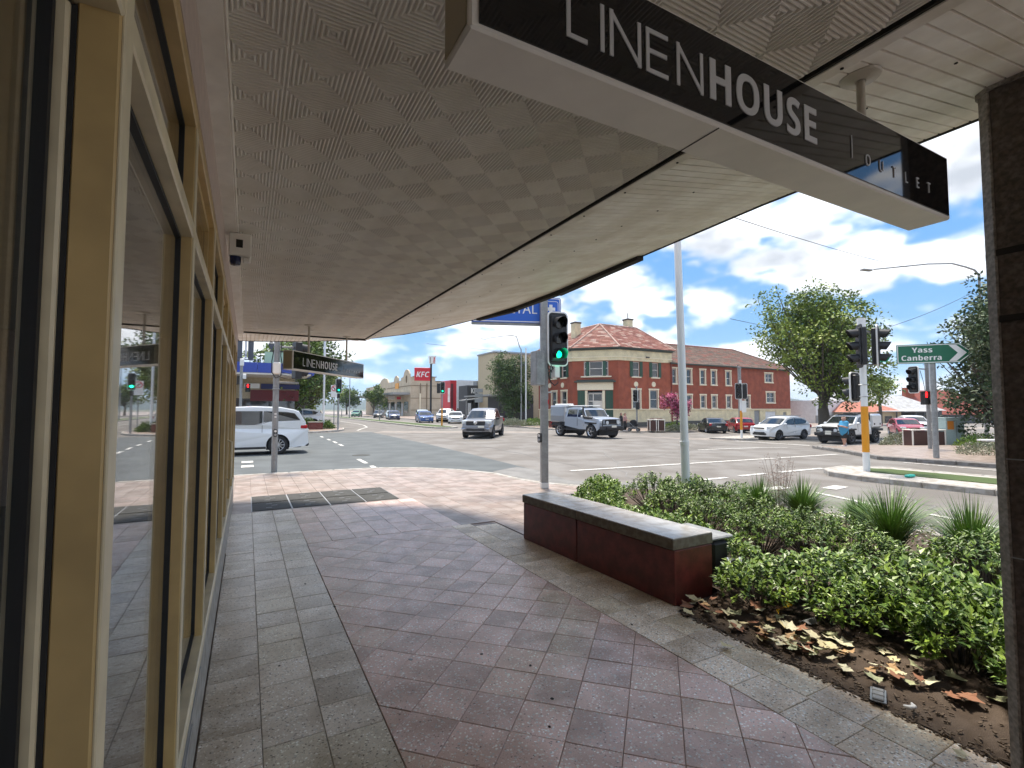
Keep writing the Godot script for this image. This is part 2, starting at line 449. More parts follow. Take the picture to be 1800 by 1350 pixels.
# ------------------------------------------------------------------ sky
func make_sky() -> ImageTexture:
	var w := 2048
	var h := 1024
	var f := FastNoiseLite.new()
	f.seed = 7
	f.noise_type = FastNoiseLite.TYPE_SIMPLEX_SMOOTH
	f.frequency = 1.0
	f.fractal_octaves = 6
	f.fractal_gain = 0.52
	var f2 := FastNoiseLite.new()
	f2.seed = 19
	f2.noise_type = FastNoiseLite.TYPE_SIMPLEX_SMOOTH
	f2.frequency = 1.0
	f2.fractal_octaves = 3
	# cumulus masses and gaps seen in the photograph: azimuth, elevation, width, height, amount
	var blobs := [[64, 17, 7, 3.2, 0.55], [70, 14, 6, 3.0, 0.4], [47, 12.5, 7, 3.0, 0.5], [55, 10.5, 6, 2.2, 0.4], [18, 7, 8, 2.6, 0.5], [22, 9.5, 4, 2.2, 0.35], [68, 6, 7, 2.4, 0.4], [50, 6.5, 9, 2.5, 0.4], [73, 20.5, 4, 1.6, 0.2], [37, 15, 5, 2.6, 0.4],
		[53, 18, 4.2, 3.0, -0.9], [58, 14, 4.2, 1.5, -0.75], [67, 10.5, 7, 1.2, -0.8], [61, 21, 6, 1.4, -0.5], [27, 9.5, 2.4, 2.6, -0.8], [73, 17.5, 2.5, 1.4, -0.5], [62, 11.5, 3.5, 1.2, -0.55], [12, 10.5, 5, 1.6, -0.45]]
	var data := PackedFloat32Array()
	data.resize(w * h * 3)
	for y in h:
		var el := PI * (0.5 - (y + 0.5) / h)
		for x in w:
			var i := (y * w + x) * 3
			if el < -0.02:
				data[i] = 0.36; data[i + 1] = 0.35; data[i + 2] = 0.33
				continue
			var az := TAU * ((x + 0.5) / w - 0.5)
			var d := Vector3(sin(az) * cos(el), sin(el), -cos(az) * cos(el))
			var t := pow(clampf(1.0 - d.y, 0, 1), 3.0)
			var c := Vector3(0.031, 0.095, 0.225).lerp(Vector3(0.09, 0.172, 0.262), t)
			var p := Vector3(d.x * 3.6, d.y * 8.5, d.z * 3.6)
			var wv := f2.get_noise_3dv(p * 2.6) * 0.18
			var n := f.get_noise_3dv(p + Vector3(wv, wv * 0.5, -wv)) + 0.25 * f2.get_noise_3dv(p * 0.7)
			var b := 0.0
			var azd := rad_to_deg(az)
			var eld := rad_to_deg(el)
			for q in blobs:
				var dx: float = (azd - q[0]) / q[2]
				var dy: float = (eld - q[1]) / q[3]
				var r2 := dx * dx + dy * dy
				if r2 < 5.0: b += q[4] * exp(-r2 * 0.9)
			var dens := n * 1.25 + b * 0.6 + 0.20
			var a := smooth(-0.10, 0.46, dens)
			var body := smooth(0.18, 0.85, dens)
			var over := f.get_noise_3dv(p + Vector3(wv, wv * 0.5 + 0.45, -wv)) * 1.25 + b * 0.6 + 0.20 if a > 0.0 else 0.0
			var tex_n := f2.get_noise_3dv(p * 3.1 + Vector3(3, 1, 2)) * 0.5 + 0.5
			var cl := Vector3(0.40, 0.405, 0.415).lerp(Vector3(0.165, 0.176, 0.192), clampf(smooth(0.0, 0.9, over) * 0.75 + body * 0.5 * tex_n, 0, 1))
			c = c.lerp(cl, a * 0.97)
			var hz := exp(-maxf(el, 0.0) * 16.0) * 0.45
			c = c.lerp(Vector3(0.36, 0.39, 0.42), hz)
			data[i] = c.x; data[i + 1] = c.y; data[i + 2] = c.z
	return ImageTexture.create_from_image(Image.create_from_data(w, h, false, Image.FORMAT_RGBF, data.to_byte_array()))

func set_camera_and_light() -> void:
	var cam := Camera3D.new()
	cam.name = "camera"
	cam.position = V(0, 1.65, 0)
	cam.rotation_degrees = V(2.92, -28.4, 0)
	cam.fov = rad_to_deg(2.0 * atan(675.0 / 860.0))
	cam.near = 0.02
	cam.far = 6000.0
	add_child(cam)
	cam.current = true
	var env := Environment.new()
	env.background_mode = Environment.BG_SKY
	var sm := PanoramaSkyMaterial.new()
	sm.panorama = make_sky()
	env.sky = Sky.new()
	env.sky.sky_material = sm
	env.tonemap_mode = Environment.TONE_MAPPER_LINEAR
	env.tonemap_exposure = 4.3
	env.sdfgi_enabled = true
	env.ssao_enabled = true
	env.ssil_enabled = true
	env.fog_enabled = true
	env.fog_density = 0.00028
	env.fog_light_color = Color(0.80, 0.87, 0.94)
	var we := WorldEnvironment.new()
	we.name = "world"
	we.environment = env
	add_child(we)
	var sun := DirectionalLight3D.new()
	sun.name = "sun"
	sun.light_energy = 0.5
	sun.light_color = Color(1.0, 0.96, 0.90)
	sun.light_angular_distance = 10.0
	sun.shadow_enabled = true
	add_child(sun)
	sun.look_at_from_position(Vector3.ZERO, V(-0.08, -0.95, 0.28))

# ------------------------------------------------------------------ the setting
const NEAR_KERB := [8.1, 12.0, 8.1, -5.2, 7.9, -6.6, 6.75, -8.1, 6.25, -8.9, 5.92, -9.4, 5.75, -10.2, 5.7, -11.4, 5.1, -12.6, 4.3, -13.5, 3.3, -14.02, 2.1, -14.1, 1.0, -14.1, -0.3, -14.1, -40.0, -14.1]

func terrain_sheet(xs: Array, zs: Array, up: float) -> SurfaceTool:
	var s := S()
	s.set_smooth_group(1)
	for i in xs.size() - 1:
		for j in zs.size() - 1:
			var a := V(xs[i], gh(xs[i], zs[j]) + up, zs[j])
			var b := V(xs[i + 1], gh(xs[i + 1], zs[j]) + up, zs[j])
			var c := V(xs[i + 1], gh(xs[i + 1], zs[j + 1]) + up, zs[j + 1])
			var d := V(xs[i], gh(xs[i], zs[j + 1]) + up, zs[j + 1])
			quad(s, a, d, c, b)
	return s

func steps(a: float, b: float, n: int) -> Array:
	var o := []
	for i in n + 1: o.append(lerpf(a, b, i / float(n)))
	return o

func drape(s: SurfaceTool, p: PackedVector2Array, up: float, thick: float) -> void:
	# a slab on the road surface: top follows the ground, sides go down by thick
	s.set_smooth_group(-1)
	if Geometry2D.is_polygon_clockwise(p):
		p = p.duplicate(); p.reverse()
	var t := Geometry2D.triangulate_polygon(p)
	var f := func(q: Vector2, dy: float) -> Vector3: return Vector3(q.x, gh(q.x, q.y) + dy, q.y)
	for i in range(0, t.size(), 3):
		var a := p[t[i]]
		var b := p[t[i + 1]]
		var c := p[t[i + 2]]
		if (b - a).cross(c - a) < 0:
			var w := b; b = c; c = w
		tri(s, f.call(a, up), f.call(b, up), f.call(c, up))
	if thick > 0:
		for i in p.size():
			var a := p[i]
			var b := p[(i + 1) % p.size()]
			quad(s, f.call(a, up - thick), f.call(b, up - thick), f.call(b, up), f.call(a, up))

func ribbon(s: SurfaceTool, line: Array, width: float, up: float) -> void:
	# painted line along x, z pairs
	s.set_smooth_group(-1)
	for i in range(0, line.size() - 2, 2):
		var a := Vector2(line[i], line[i + 1])
		var b := Vector2(line[i + 2], line[i + 3])
		var n := int(ceil(a.distance_to(b) / 2.0))
		var o := (b - a).normalized().orthogonal() * width * 0.5
		for k in n:
			var p := a.lerp(b, k / float(n))
			var q := a.lerp(b, (k + 1) / float(n))
			var c: Array[Vector3] = []
			for v in [p - o, p + o, q + o, q - o]: c.append(Vector3(v.x, gh(v.x, v.y) + up, v.y))
			quad(s, c[0], c[1], c[2], c[3])

func kerb_line(p: Node, line: Array, width: float, m: Material, inside: PackedVector2Array, closed := false) -> void:
	# kerb stones about 1.2 m long, each a part, laid just inside the outline
	var pts: Array[Vector2] = []
	for i in range(0, line.size(), 2): pts.append(Vector2(line[i], line[i + 1]))
	if closed: pts.append(pts[0])
	for i in pts.size() - 1:
		var a := pts[i]
		var b := pts[i + 1]
		var n := maxi(1, int(round(a.distance_to(b) / 1.2)))
		if a.distance_to(b) > 26: n = maxi(1, int(a.distance_to(b) / 5.0))
		for k in n:
			var u := a.lerp(b, k / float(n))
			var v := a.lerp(b, (k + 1) / float(n))
			var mid := (u + v) * 0.5
			var d := (v - u).normalized()
			var side := Vector2(-d.y, d.x) * width * 0.5
			var c := mid + side
			if not Geometry2D.is_point_in_polygon(mid + side.normalized() * 0.03, inside): c = mid - side
			var s := S()
			var y := gh(mid.x, mid.y)
			rbox(s, V(c.x, y + 0.04, c.y), V(u.distance_to(v) - 0.008, 0.20, width), 0.022, Basis(Vector3.UP, atan2(-d.y, d.x)))
			obj("kerb_stone", s, m, p)

func build_ground() -> void:
	var s := S()
	quad(s, V(-2500, -0.8, -3500), V(3500, -0.8, -3500), V(3500, -0.8, 600), V(-2500, -0.8, 600))
	structure(obj("ground", s, M.earth)).set_meta("label", "dry grassy land around the town")
	var xs := steps(-150, 20, 10) + steps(21, 30, 9) + steps(32, 180, 8)
	var zs := steps(60, -40, 8) + steps(-42, -58, 8) + steps(-62, -420, 8)
	var road := terrain_sheet(xs, zs, 0.0)
	structure(obj("road", road, M.highway)).set_meta("label", "pale worn highway surface across the junction")
	# dark asphalt of the side street, from the mouth at the highway to the left
	s = S()
	drape(s, poly([-150, -14.0, 7.0, -9.6, 7.4, -12.2, 7.55, -14.2, 7.8, -18, 8.1, -24.2, 8.4, -38.4, 3, -38.6, -150, -38.6]), 0.004, 0)
	structure(obj("side_street", s, M.asphalt)).set_meta("label", "blue-grey asphalt of the side street")
	s = S()
	drape(s, poly([5.9, -11.6, 6.0, -8.4, 7.2, -8.2, 8.7, -8.5, 7.07, -10.1, 7.49, -12.24, 7.3, -13.2, 6.2, -12.6]), 0.008, 0)
	structure(obj("road_patch", s, M.asphalt_worn)).set_meta("label", "darker patched strip of asphalt along the gutter")
	# browner band across the far lanes
	s = S()
	ribbon(s, [9, -38.5, 17, -34, 24, -28, 29, -24.5, 40, -24.4, 90, -24.2], 2.6, 0.003)
	structure(obj("road_band", s, M.brown_band)).set_meta("label", "browner resurfaced band curving through the junction")
	# road markings, one object for each painted line
	var marks := [
		[[8.2, -11.65, 16.7, -11.1], 0.16], [[9.9, -8.6, 10.95, -8.58], 0.16], [[11.5, -8.62, 12.6, -8.62], 0.16], [[13.2, -8.6, 15.2, -8.55], 0.16],
		[[9.1, -6.95, 10.8, -6.9], 0.32], [[10.65, -6.15, 10.2, -4.7], 0.12], [[10.15, -4.0, 9.75, -2.3], 0.12], [[11.4, -6.3, 12.05, -6.38], 0.3],
		[[4.25, -34.0, 4.2, -32.6], 0.14], [[4.2, -30.6, 4.18, -29.4], 0.14], [[4.18, -28.2, 4.14, -26.8], 0.14], [[4.12, -25.9, 4.08, -24.6], 0.14], [[3.5, -17.9, 3.46, -16.4], 0.14], [[3.45, -15.6, 3.42, -14.9], 0.14],
		[[-0.12, -18.7, 0.22, -18.7], 0.6], [[-0.12, -17.3, 0.22, -17.3], 0.6],
		[[11.8, -74, 11.6, -60, 11.2, -54.5, 10.3, -48.6, 8.9, -44.5, 8.0, -41.5], 0.15],
		[[19.2, -8.2, 19.0, -5, 18.9, -1], 0.14], [[17.0, -11.1, 20.4, -10.9], 0.16], [[17.2, -14.9, 22.6, -14.3], 0.16],
		[[29.5, -22.3, 29.7, -17.4], 0.3], [[15.6, -40.5, 26.5, -40.3], 0.3], [[16.8, -37.6, 26.0, -37.4], 0.14]]
	for k in marks:
		s = S()
		ribbon(s, k[0], k[1], 0.012)
		structure(obj("road_marking", s, M.line_paint))
	# tar-filled cracks and joints in the highway
	var cr := RandomNumberGenerator.new()
	cr.seed = 12
	for k in [[8.6, -9.4, 13.0, -16.0], [11.0, -13.0, 24.0, -17.5], [9.5, -19, 19, -22.5], [12.5, -5.5, 9.6, -3.2], [10, -30, 22, -29], [17, -12.8, 19.5, -21], [9.2, -12.5, 10.6, -27]]:
		s = S()
		var ln := []
		for i in 13:
			var u := i / 12.0
			ln.append(lerpf(k[0], k[2], u) + cr.randf_range(-0.14, 0.14)); ln.append(lerpf(k[1], k[3], u) + cr.randf_range(-0.14, 0.14))
		ribbon(s, ln, 0.035, 0.006)
		structure(obj("road_crack", s, M.asphalt_worn))
	# access cover in the asphalt
	var cov := thing("road_cover", "round iron cover set in the side street asphalt", "cover", V(3.9, -0.125, -19.4))
	s = S()
	lathe(s, Transform3D(), [Vector2(0.34, 0), Vector2(0.34, 0.006), Vector2(0.3, 0.009), Vector2(0, 0.009)], 20)
	obj("lid", s, M.pit_lid, cov)

func paver_mesh(p: PackedVector2Array, m: Material) -> ArrayMesh:
	var s := S()
	var q := p
	var ins := Geometry2D.offset_polygon(p, -0.0028)
	if ins.size() == 1 and ins[0].size() == p.size():
		q = ins[0]
		if Geometry2D.is_polygon_clockwise(q) != Geometry2D.is_polygon_clockwise(p): q.reverse()
		# line the inset up with the outline
		var best := 0
		var bd := 9.0
		for k in q.size():
			if q[k].distance_to(p[0]) < bd:
				bd = q[k].distance_to(p[0]); best = k
		var q2 := PackedVector2Array()
		for k in q.size(): q2.append(q[(k + best) % q.size()])
		q = q2
	var t := Geometry2D.triangulate_polygon(q)
	for i in range(0, t.size(), 3):
		var a := q[t[i]]
		var b := q[t[i + 1]]
		var c := q[t[i + 2]]
		if (b - a).cross(c - a) < 0:
			var w := b; b = c; c = w
		tri(s, V(a.x, 0, a.y), V(b.x, 0, b.y), V(c.x, 0, c.y))
	for i in p.size():
		var j := (i + 1) % p.size()
		if q.size() == p.size():
			quad(s, V(p[i].x, -0.003, p[i].y), V(p[j].x, -0.003, p[j].y), V(q[j].x, 0, q[j].y), V(q[i].x, 0, q[i].y))
		quad(s, V(p[i].x, -0.03, p[i].y), V(p[j].x, -0.03, p[j].y), V(p[j].x, -0.003, p[j].y), V(p[i].x, -0.003, p[i].y))
	return mesh(s, m)

func build_footpath() -> void:
	var fp := Node3D.new()
	fp.name = "footpath"
	add_child(fp)
	structure(fp)
	fp.set_meta("label", "tiled footpath under and beyond the awning")
	var outline := poly(NEAR_KERB)
	outline.append(Vector2(-40, 12))
	var s := S()
	extr(s, outline, -0.25, -0.012, flat())
	obj("base", s, M.grout, fp)
	kerb_line(fp, NEAR_KERB, 0.15, M.kerb, outline)
	var ins: Array = Geometry2D.offset_polygon(outline, -0.16)
	var inner: PackedVector2Array = ins[0]
	var bed := poly([3.13, 6.0, 3.13, -2.96, 3.66, -2.96, 3.62, -5.45, 4.35, -6.7, 5.3, -7.35, 6.6, -7.6, 7.62, -6.5, 7.82, -5.2, 7.82, 6.0])
	var pits := poly([0.10, -8.98, 2.52, -8.98, 2.52, -10.48, 0.10, -10.48])
	var list := []
	var g := 0.0014
	var put := func(p: PackedVector2Array, kind: String) -> void:
		# cut to the footpath, minus the planting bed and the pit lids
		for a in Geometry2D.intersect_polygons(p, inner):
			for b in Geometry2D.clip_polygons(a, bed):
				for c in Geometry2D.clip_polygons(b, pits):
					if Geometry2D.is_polygon_clockwise(c): continue
					var area := 0.0
					for k in c.size(): area += c[k].cross(c[(k + 1) % c.size()])
					if absf(area) < 0.003: continue
					var m := Vector2.ZERO
					for v in c: m += v
					m /= c.size()
					list.append([c, kind, m])
	var rect := func(x0: float, z0: float, x1: float, z1: float) -> PackedVector2Array: return poly([x0 + g, z0 + g, x1 - g, z0 + g, x1 - g, z1 - g, x0 + g, z1 - g])
	var xc := [-0.175, 0.105, 0.393, 0.682]
	for r in 25:   # grey border along the shop
		for k in 3:
			var off: float = [0.0, 0.11, 0.05][k]
			var z := 0.6 - r * 0.294 - off
			put.call(rect.call(xc[k], maxf(z - 0.294, -6.56), xc[k + 1], z), "grey")
	for r in 27:   # pale border along the planting bed
		for k in 2:
			var z := 0.6 - r * 0.291 - k * 0.02
			if z < -6.4: continue
			put.call(rect.call(2.575 + k * 0.288, maxf(z - 0.291, -6.56), 2.575 + (k + 1) * 0.288 + (0.06 if k else 0.0), z), "beige")
	var field := poly([0.686, 1.0, 2.571, 1.0, 2.571, -6.55, 0.686, -6.55])
	var P := 0.2835
	var d1 := Vector2(1, 1).normalized()
	var d2 := Vector2(1, -1).normalized()
	var o := Vector2(2.03, -2.29)
	for i in range(-20, 22):
		for j in range(-20, 22):
			var c := o + d1 * P * i + d2 * P * j
			var q := PackedVector2Array([c + (d1 + d2) * g, c + d1 * (P - g) + d2 * g, c + (d1 + d2) * (P - g), c + d1 * g + d2 * (P - g)])
			for a in Geometry2D.intersect_polygons(q, field): put.call(a, "red")
	for i in range(-1, 30):   # square paving of the corner
		for j in 27:
			var x0 := 0.105 + i * 0.292
			var z0 := -6.56 - j * 0.294
			put.call(rect.call(x0, z0 - 0.294, x0 + 0.292, z0), "pink" if (z0 < -8.9 or x0 > 2.6) else "red" if x0 > 0.6 else "grey")
	for i in range(9, 30):   # the strip between the bed and the kerb and beyond the bench
		for j in 24:
			var x0 := 0.105 + i * 0.292
			var z0 := 0.5 - j * 0.294
			if x0 < 3.0: continue
			put.call(rect.call(x0 + 0.22, maxf(z0 - 0.294, -6.56), x0 + 0.512, z0), "pink")
	for i in 20:
		for j in 13:
			var x0 := -0.187 - (i + 1) * 0.6
			put.call(rect.call(x0, -10.25 - (j + 1) * 0.3, x0 + 0.6, -10.25 - j * 0.3), "pink")
	list.sort_custom(func(a, b) -> bool:
		var qa: float = a[2].length() + (100.0 if a[2].y > -0.75 or a[2].x < -0.2 else 0.0)
		var qb: float = b[2].length() + (100.0 if b[2].y > -0.75 or b[2].x < -0.2 else 0.0)
		return qa < qb)
	var r := RandomNumberGenerator.new()
	r.seed = 5
	var rest := {}
	var n := 0
	for k in list:
		var variants := 3 if k[1] == "pink" else 4
		var m: Material = M["paver_%s_%d" % [k[1], r.randi_range(0, variants - 1)]]
		if n < 296:
			var c: Vector2 = k[2]
			var loc := PackedVector2Array()
			for v in k[0]: loc.append(v - c)
			var tilt := Basis.from_euler(V(r.randf_range(-1, 1), 0, r.randf_range(-1, 1)) * 0.0035)
			inst("paver", paver_mesh(loc, m), fp, Transform3D(tilt, V(c.x, r.randf_range(-0.0015, 0.001), c.y)))
		else:
			if not rest.has(m): rest[m] = S()
			var me := paver_mesh(k[0], m)
			rest[m].append_from(me, 0, Transform3D(Basis(), V(0, r.randf_range(-0.0015, 0.001), 0)))
		n += 1
	for m in rest:
		var me: ArrayMesh = rest[m].commit()
		me.surface_set_material(0, m)
		inst("far_pavers", me, fp).set_meta("kind", "stuff")
	# gum spots trodden into the paving
	for k in 15:
		var q := Vector2(r.randf_range(0.2, 2.9), r.randf_range(-6.8, -1.6))
		s = S()
		var pr := r.randf_range(0.006, 0.014)
		var pp := PackedVector2Array()
		for a in 9: pp.append(q + Vector2.from_angle(TAU * a / 9) * pr * r.randf_range(0.7, 1.2))
		extr(s, pp, -0.002, 0.0018, flat())
		obj("gum_spot", s, M.gap if k % 3 else M.pole_grey, fp)
	# service pit lids: two rows of four
	var pit := thing("service_pit", "block of eight dark pit lids set flush in the footpath", "pit lids", V(0.10, 0, -8.98))
	s = S()
	box(s, V(1.21, -0.008, -0.75), V(2.42, 0.012, 1.5))
	obj("tray", s, M.galv, pit)
	for i in 4:
		for j in 2:
			s = S()
			rbox(s, V(0.302 + i * 0.604, 0.0, -0.37 - j * 0.76), V(0.575, 0.016, 0.70 if j else 0.70), 0.003)
			var lid := obj("lid", s, M.pit_lid, pit)
			for q in [[-0.04, 0.16], [0.05, -0.02], [-0.03, -0.2]]:
				s = S()
				box(s, V(0.302 + i * 0.604 + q[0], 0.009, -0.37 - j * 0.76 + q[1]), V(0.09, 0.003, 0.018))
				obj("keyhole", s, M.galv, lid)
	# planting bed
	s = S()
	s.set_smooth_group(1)
	var fn := FastNoiseLite.new()
	fn.seed = 4
	fn.frequency = 1.3
	var hgt := func(x: float, z: float) -> float: return -0.005 + 0.085 * smooth(3.12, 3.75, x) * smooth(8.05, 7.5, x) + 0.014 * fn.get_noise_2d(x * 3, z * 3) + 0.012 * fn.get_noise_2d(x * 12, z * 12)
	var bins: Array = Geometry2D.offset_polygon(bed, 0.012)
	var bedp: PackedVector2Array = bins[0]
	for i in 66:
		for j in 178:
			var x := 3.08 + i * 0.073
			var z := -7.7 + j * 0.06
			var q := poly([x, z, x + 0.073, z, x + 0.073, z + 0.06, x, z + 0.06])
			if not Geometry2D.is_point_in_polygon(Vector2(x + 0.036, z + 0.03), bedp): continue
			var v: Array[Vector3] = []
			for k in q: v.append(V(k.x, hgt.call(k.x, k.y), k.y))
			quad(s, v[0], v[1], v[2], v[3])
	structure(obj("planting_soil", s, M.soil)).set_meta("label", "dark garden soil of the planting bed")

func island(n: String, label: String, outline: Array, top: Material, kerb: Material, lip := 0.14) -> Node3D:
	# a raised footpath or traffic island with kerb stones
	var o := Node3D.new()
	o.name = numbered(n)
	add_child(o)
	structure(o)
	o.set_meta("label", label)
	var p := poly(outline)
	var ins: Array = Geometry2D.offset_polygon(p, -lip)
	var s := S()
	drape(s, ins[0] if ins.size() else p, 0.13, 0.3)
	obj("paving", s, top, o)
	kerb_line(o, outline, lip, kerb, p, true)
	return o

func build_far_paths() -> void:
	var pk: Material = M.paver_pink_1
	island("median", "near median island with a turf strip and concrete kerb", [13.7, 12, 13.5, -4.2, 13.35, -6.6, 13.6, -7.5, 14.15, -7.95, 15.3, -8.05, 16.1, -7.2, 16.2, -4.2, 16.3, 12], M.kerb, M.kerb)
	var s := S()
	drape(s, poly([14.6, 12, 14.45, -4.2, 14.4, -6.9, 15.2, -7.3, 15.5, -6.9, 15.6, -4.2, 15.7, 12]), 0.145, 0.02)
	structure(obj("median_turf", s, M.grass_turf)).set_meta("label", "strip of short green turf on the near median")
	island("corner_island", "paved corner across the highway by the town sign", [19.9, 12, 19.9, -5.0, 19.6, -8.0, 19.5, -9.1, 20.6, -10.4, 22.2, -12.0, 23.6, -13.3, 25.6, -14.9, 27.4, -15.6, 29.0, -15.7, 31.5, -15.2, 60, -14.8, 120, -14.8, 120, 12], pk, M.kerb_dark, 0.2)
	island("hotel_footpath", "paved footpath wrapping the brick hotel corner", [24.6, -330, 24.2, -80, 24.5, -58, 25.2, -50, 26.6, -42.5, 29.2, -37.5, 32.4, -34.6, 36.2, -33.4, 130, -33.0, 130, -330], pk, M.kerb, 0.15)
	island("left_footpath", "pink paved corner across the side street", [-120, -38.6, 2.8, -38.6, 4.6, -38.9, 6.2, -40.2, 7.1, -42.2, 7.6, -45.5, 7.9, -60, 8.4, -330, -120, -330], M.paver_pink_2, M.kerb, 0.15)
	island("far_median", "long median island with kerb running up the highway", [16.2, -330, 15.6, -90, 14.9, -45, 15.2, -42.6, 16.4, -41.8, 17.3, -42.6, 17.6, -46, 18.4, -90, 19.0, -330], M.grass_turf, M.kerb, 0.3)
	island("small_island", "small concrete island under a signal pole", [29.6, -24.6, 30.4, -22.6, 31.8, -22.3, 34.5, -23.2, 36.2, -24.6, 33.5, -25.2], M.kerb, M.kerb, 0.2)
	# hills on the skyline
	var r := RandomNumberGenerator.new()
	r.seed = 9
	var f := FastNoiseLite.new()
	f.seed = 3
	f.frequency = 0.004
	s = S()
	s.set_smooth_group(1)
	var prev: Array[Vector3] = []
	for i in 121:
		var a := deg_to_rad(-40 + i * 1.25)
		var row: Array[Vector3] = []
		for j in 5:
			var d := 1500.0 + j * 260
			var t: float = [0.0, 0.35, 0.75, 1.0, 0.9][j]
			var hgt := -2.0 + t * (46 + 34 * f.get_noise_1d(i * 38.0) + 14 * f.get_noise_1d(i * 160.0 + j * 40.0))
			row.append(V(sin(a) * d, hgt, -cos(a) * d))
		if prev.size():
			for j in 4: quad(s, prev[j], prev[j + 1], row[j + 1], row[j])
		prev = row
	structure(obj("hills", s, M.hill)).set_meta("label", "low wooded hills on the skyline")

# ------------------------------------------------------------------ shop, awning, signs
const WX := -0.18      # face of the shop frames
const CEIL := 3.0

func pane(p: Node, n: String, x: float, y0: float, y1: float, z0: float, z1: float) -> MeshInstance3D:
	# glass sheet in the plane x, with a black gasket round it
	var s := S()
	box(s, V(x, (y0 + y1) / 2, (z0 + z1) / 2), V(0.006, y1 - y0, absf(z1 - z0)))
	var g := obj(n, s, M.shop_glass, p)
	s = S()
	for k in [[y0, 0], [y1, 0]]:
		box(s, V(x + 0.001, k[0] + (0.006 if k[0] == y0 else -0.006), (z0 + z1) / 2), V(0.02, 0.012, absf(z1 - z0) - 0.03))
	for z in [z0 - 0.006, z1 + 0.006]:
		box(s, V(x + 0.001, (y0 + y1) / 2, z), V(0.02, y1 - y0, 0.012))
	obj("gasket", s, M.rubber, g)
	return g

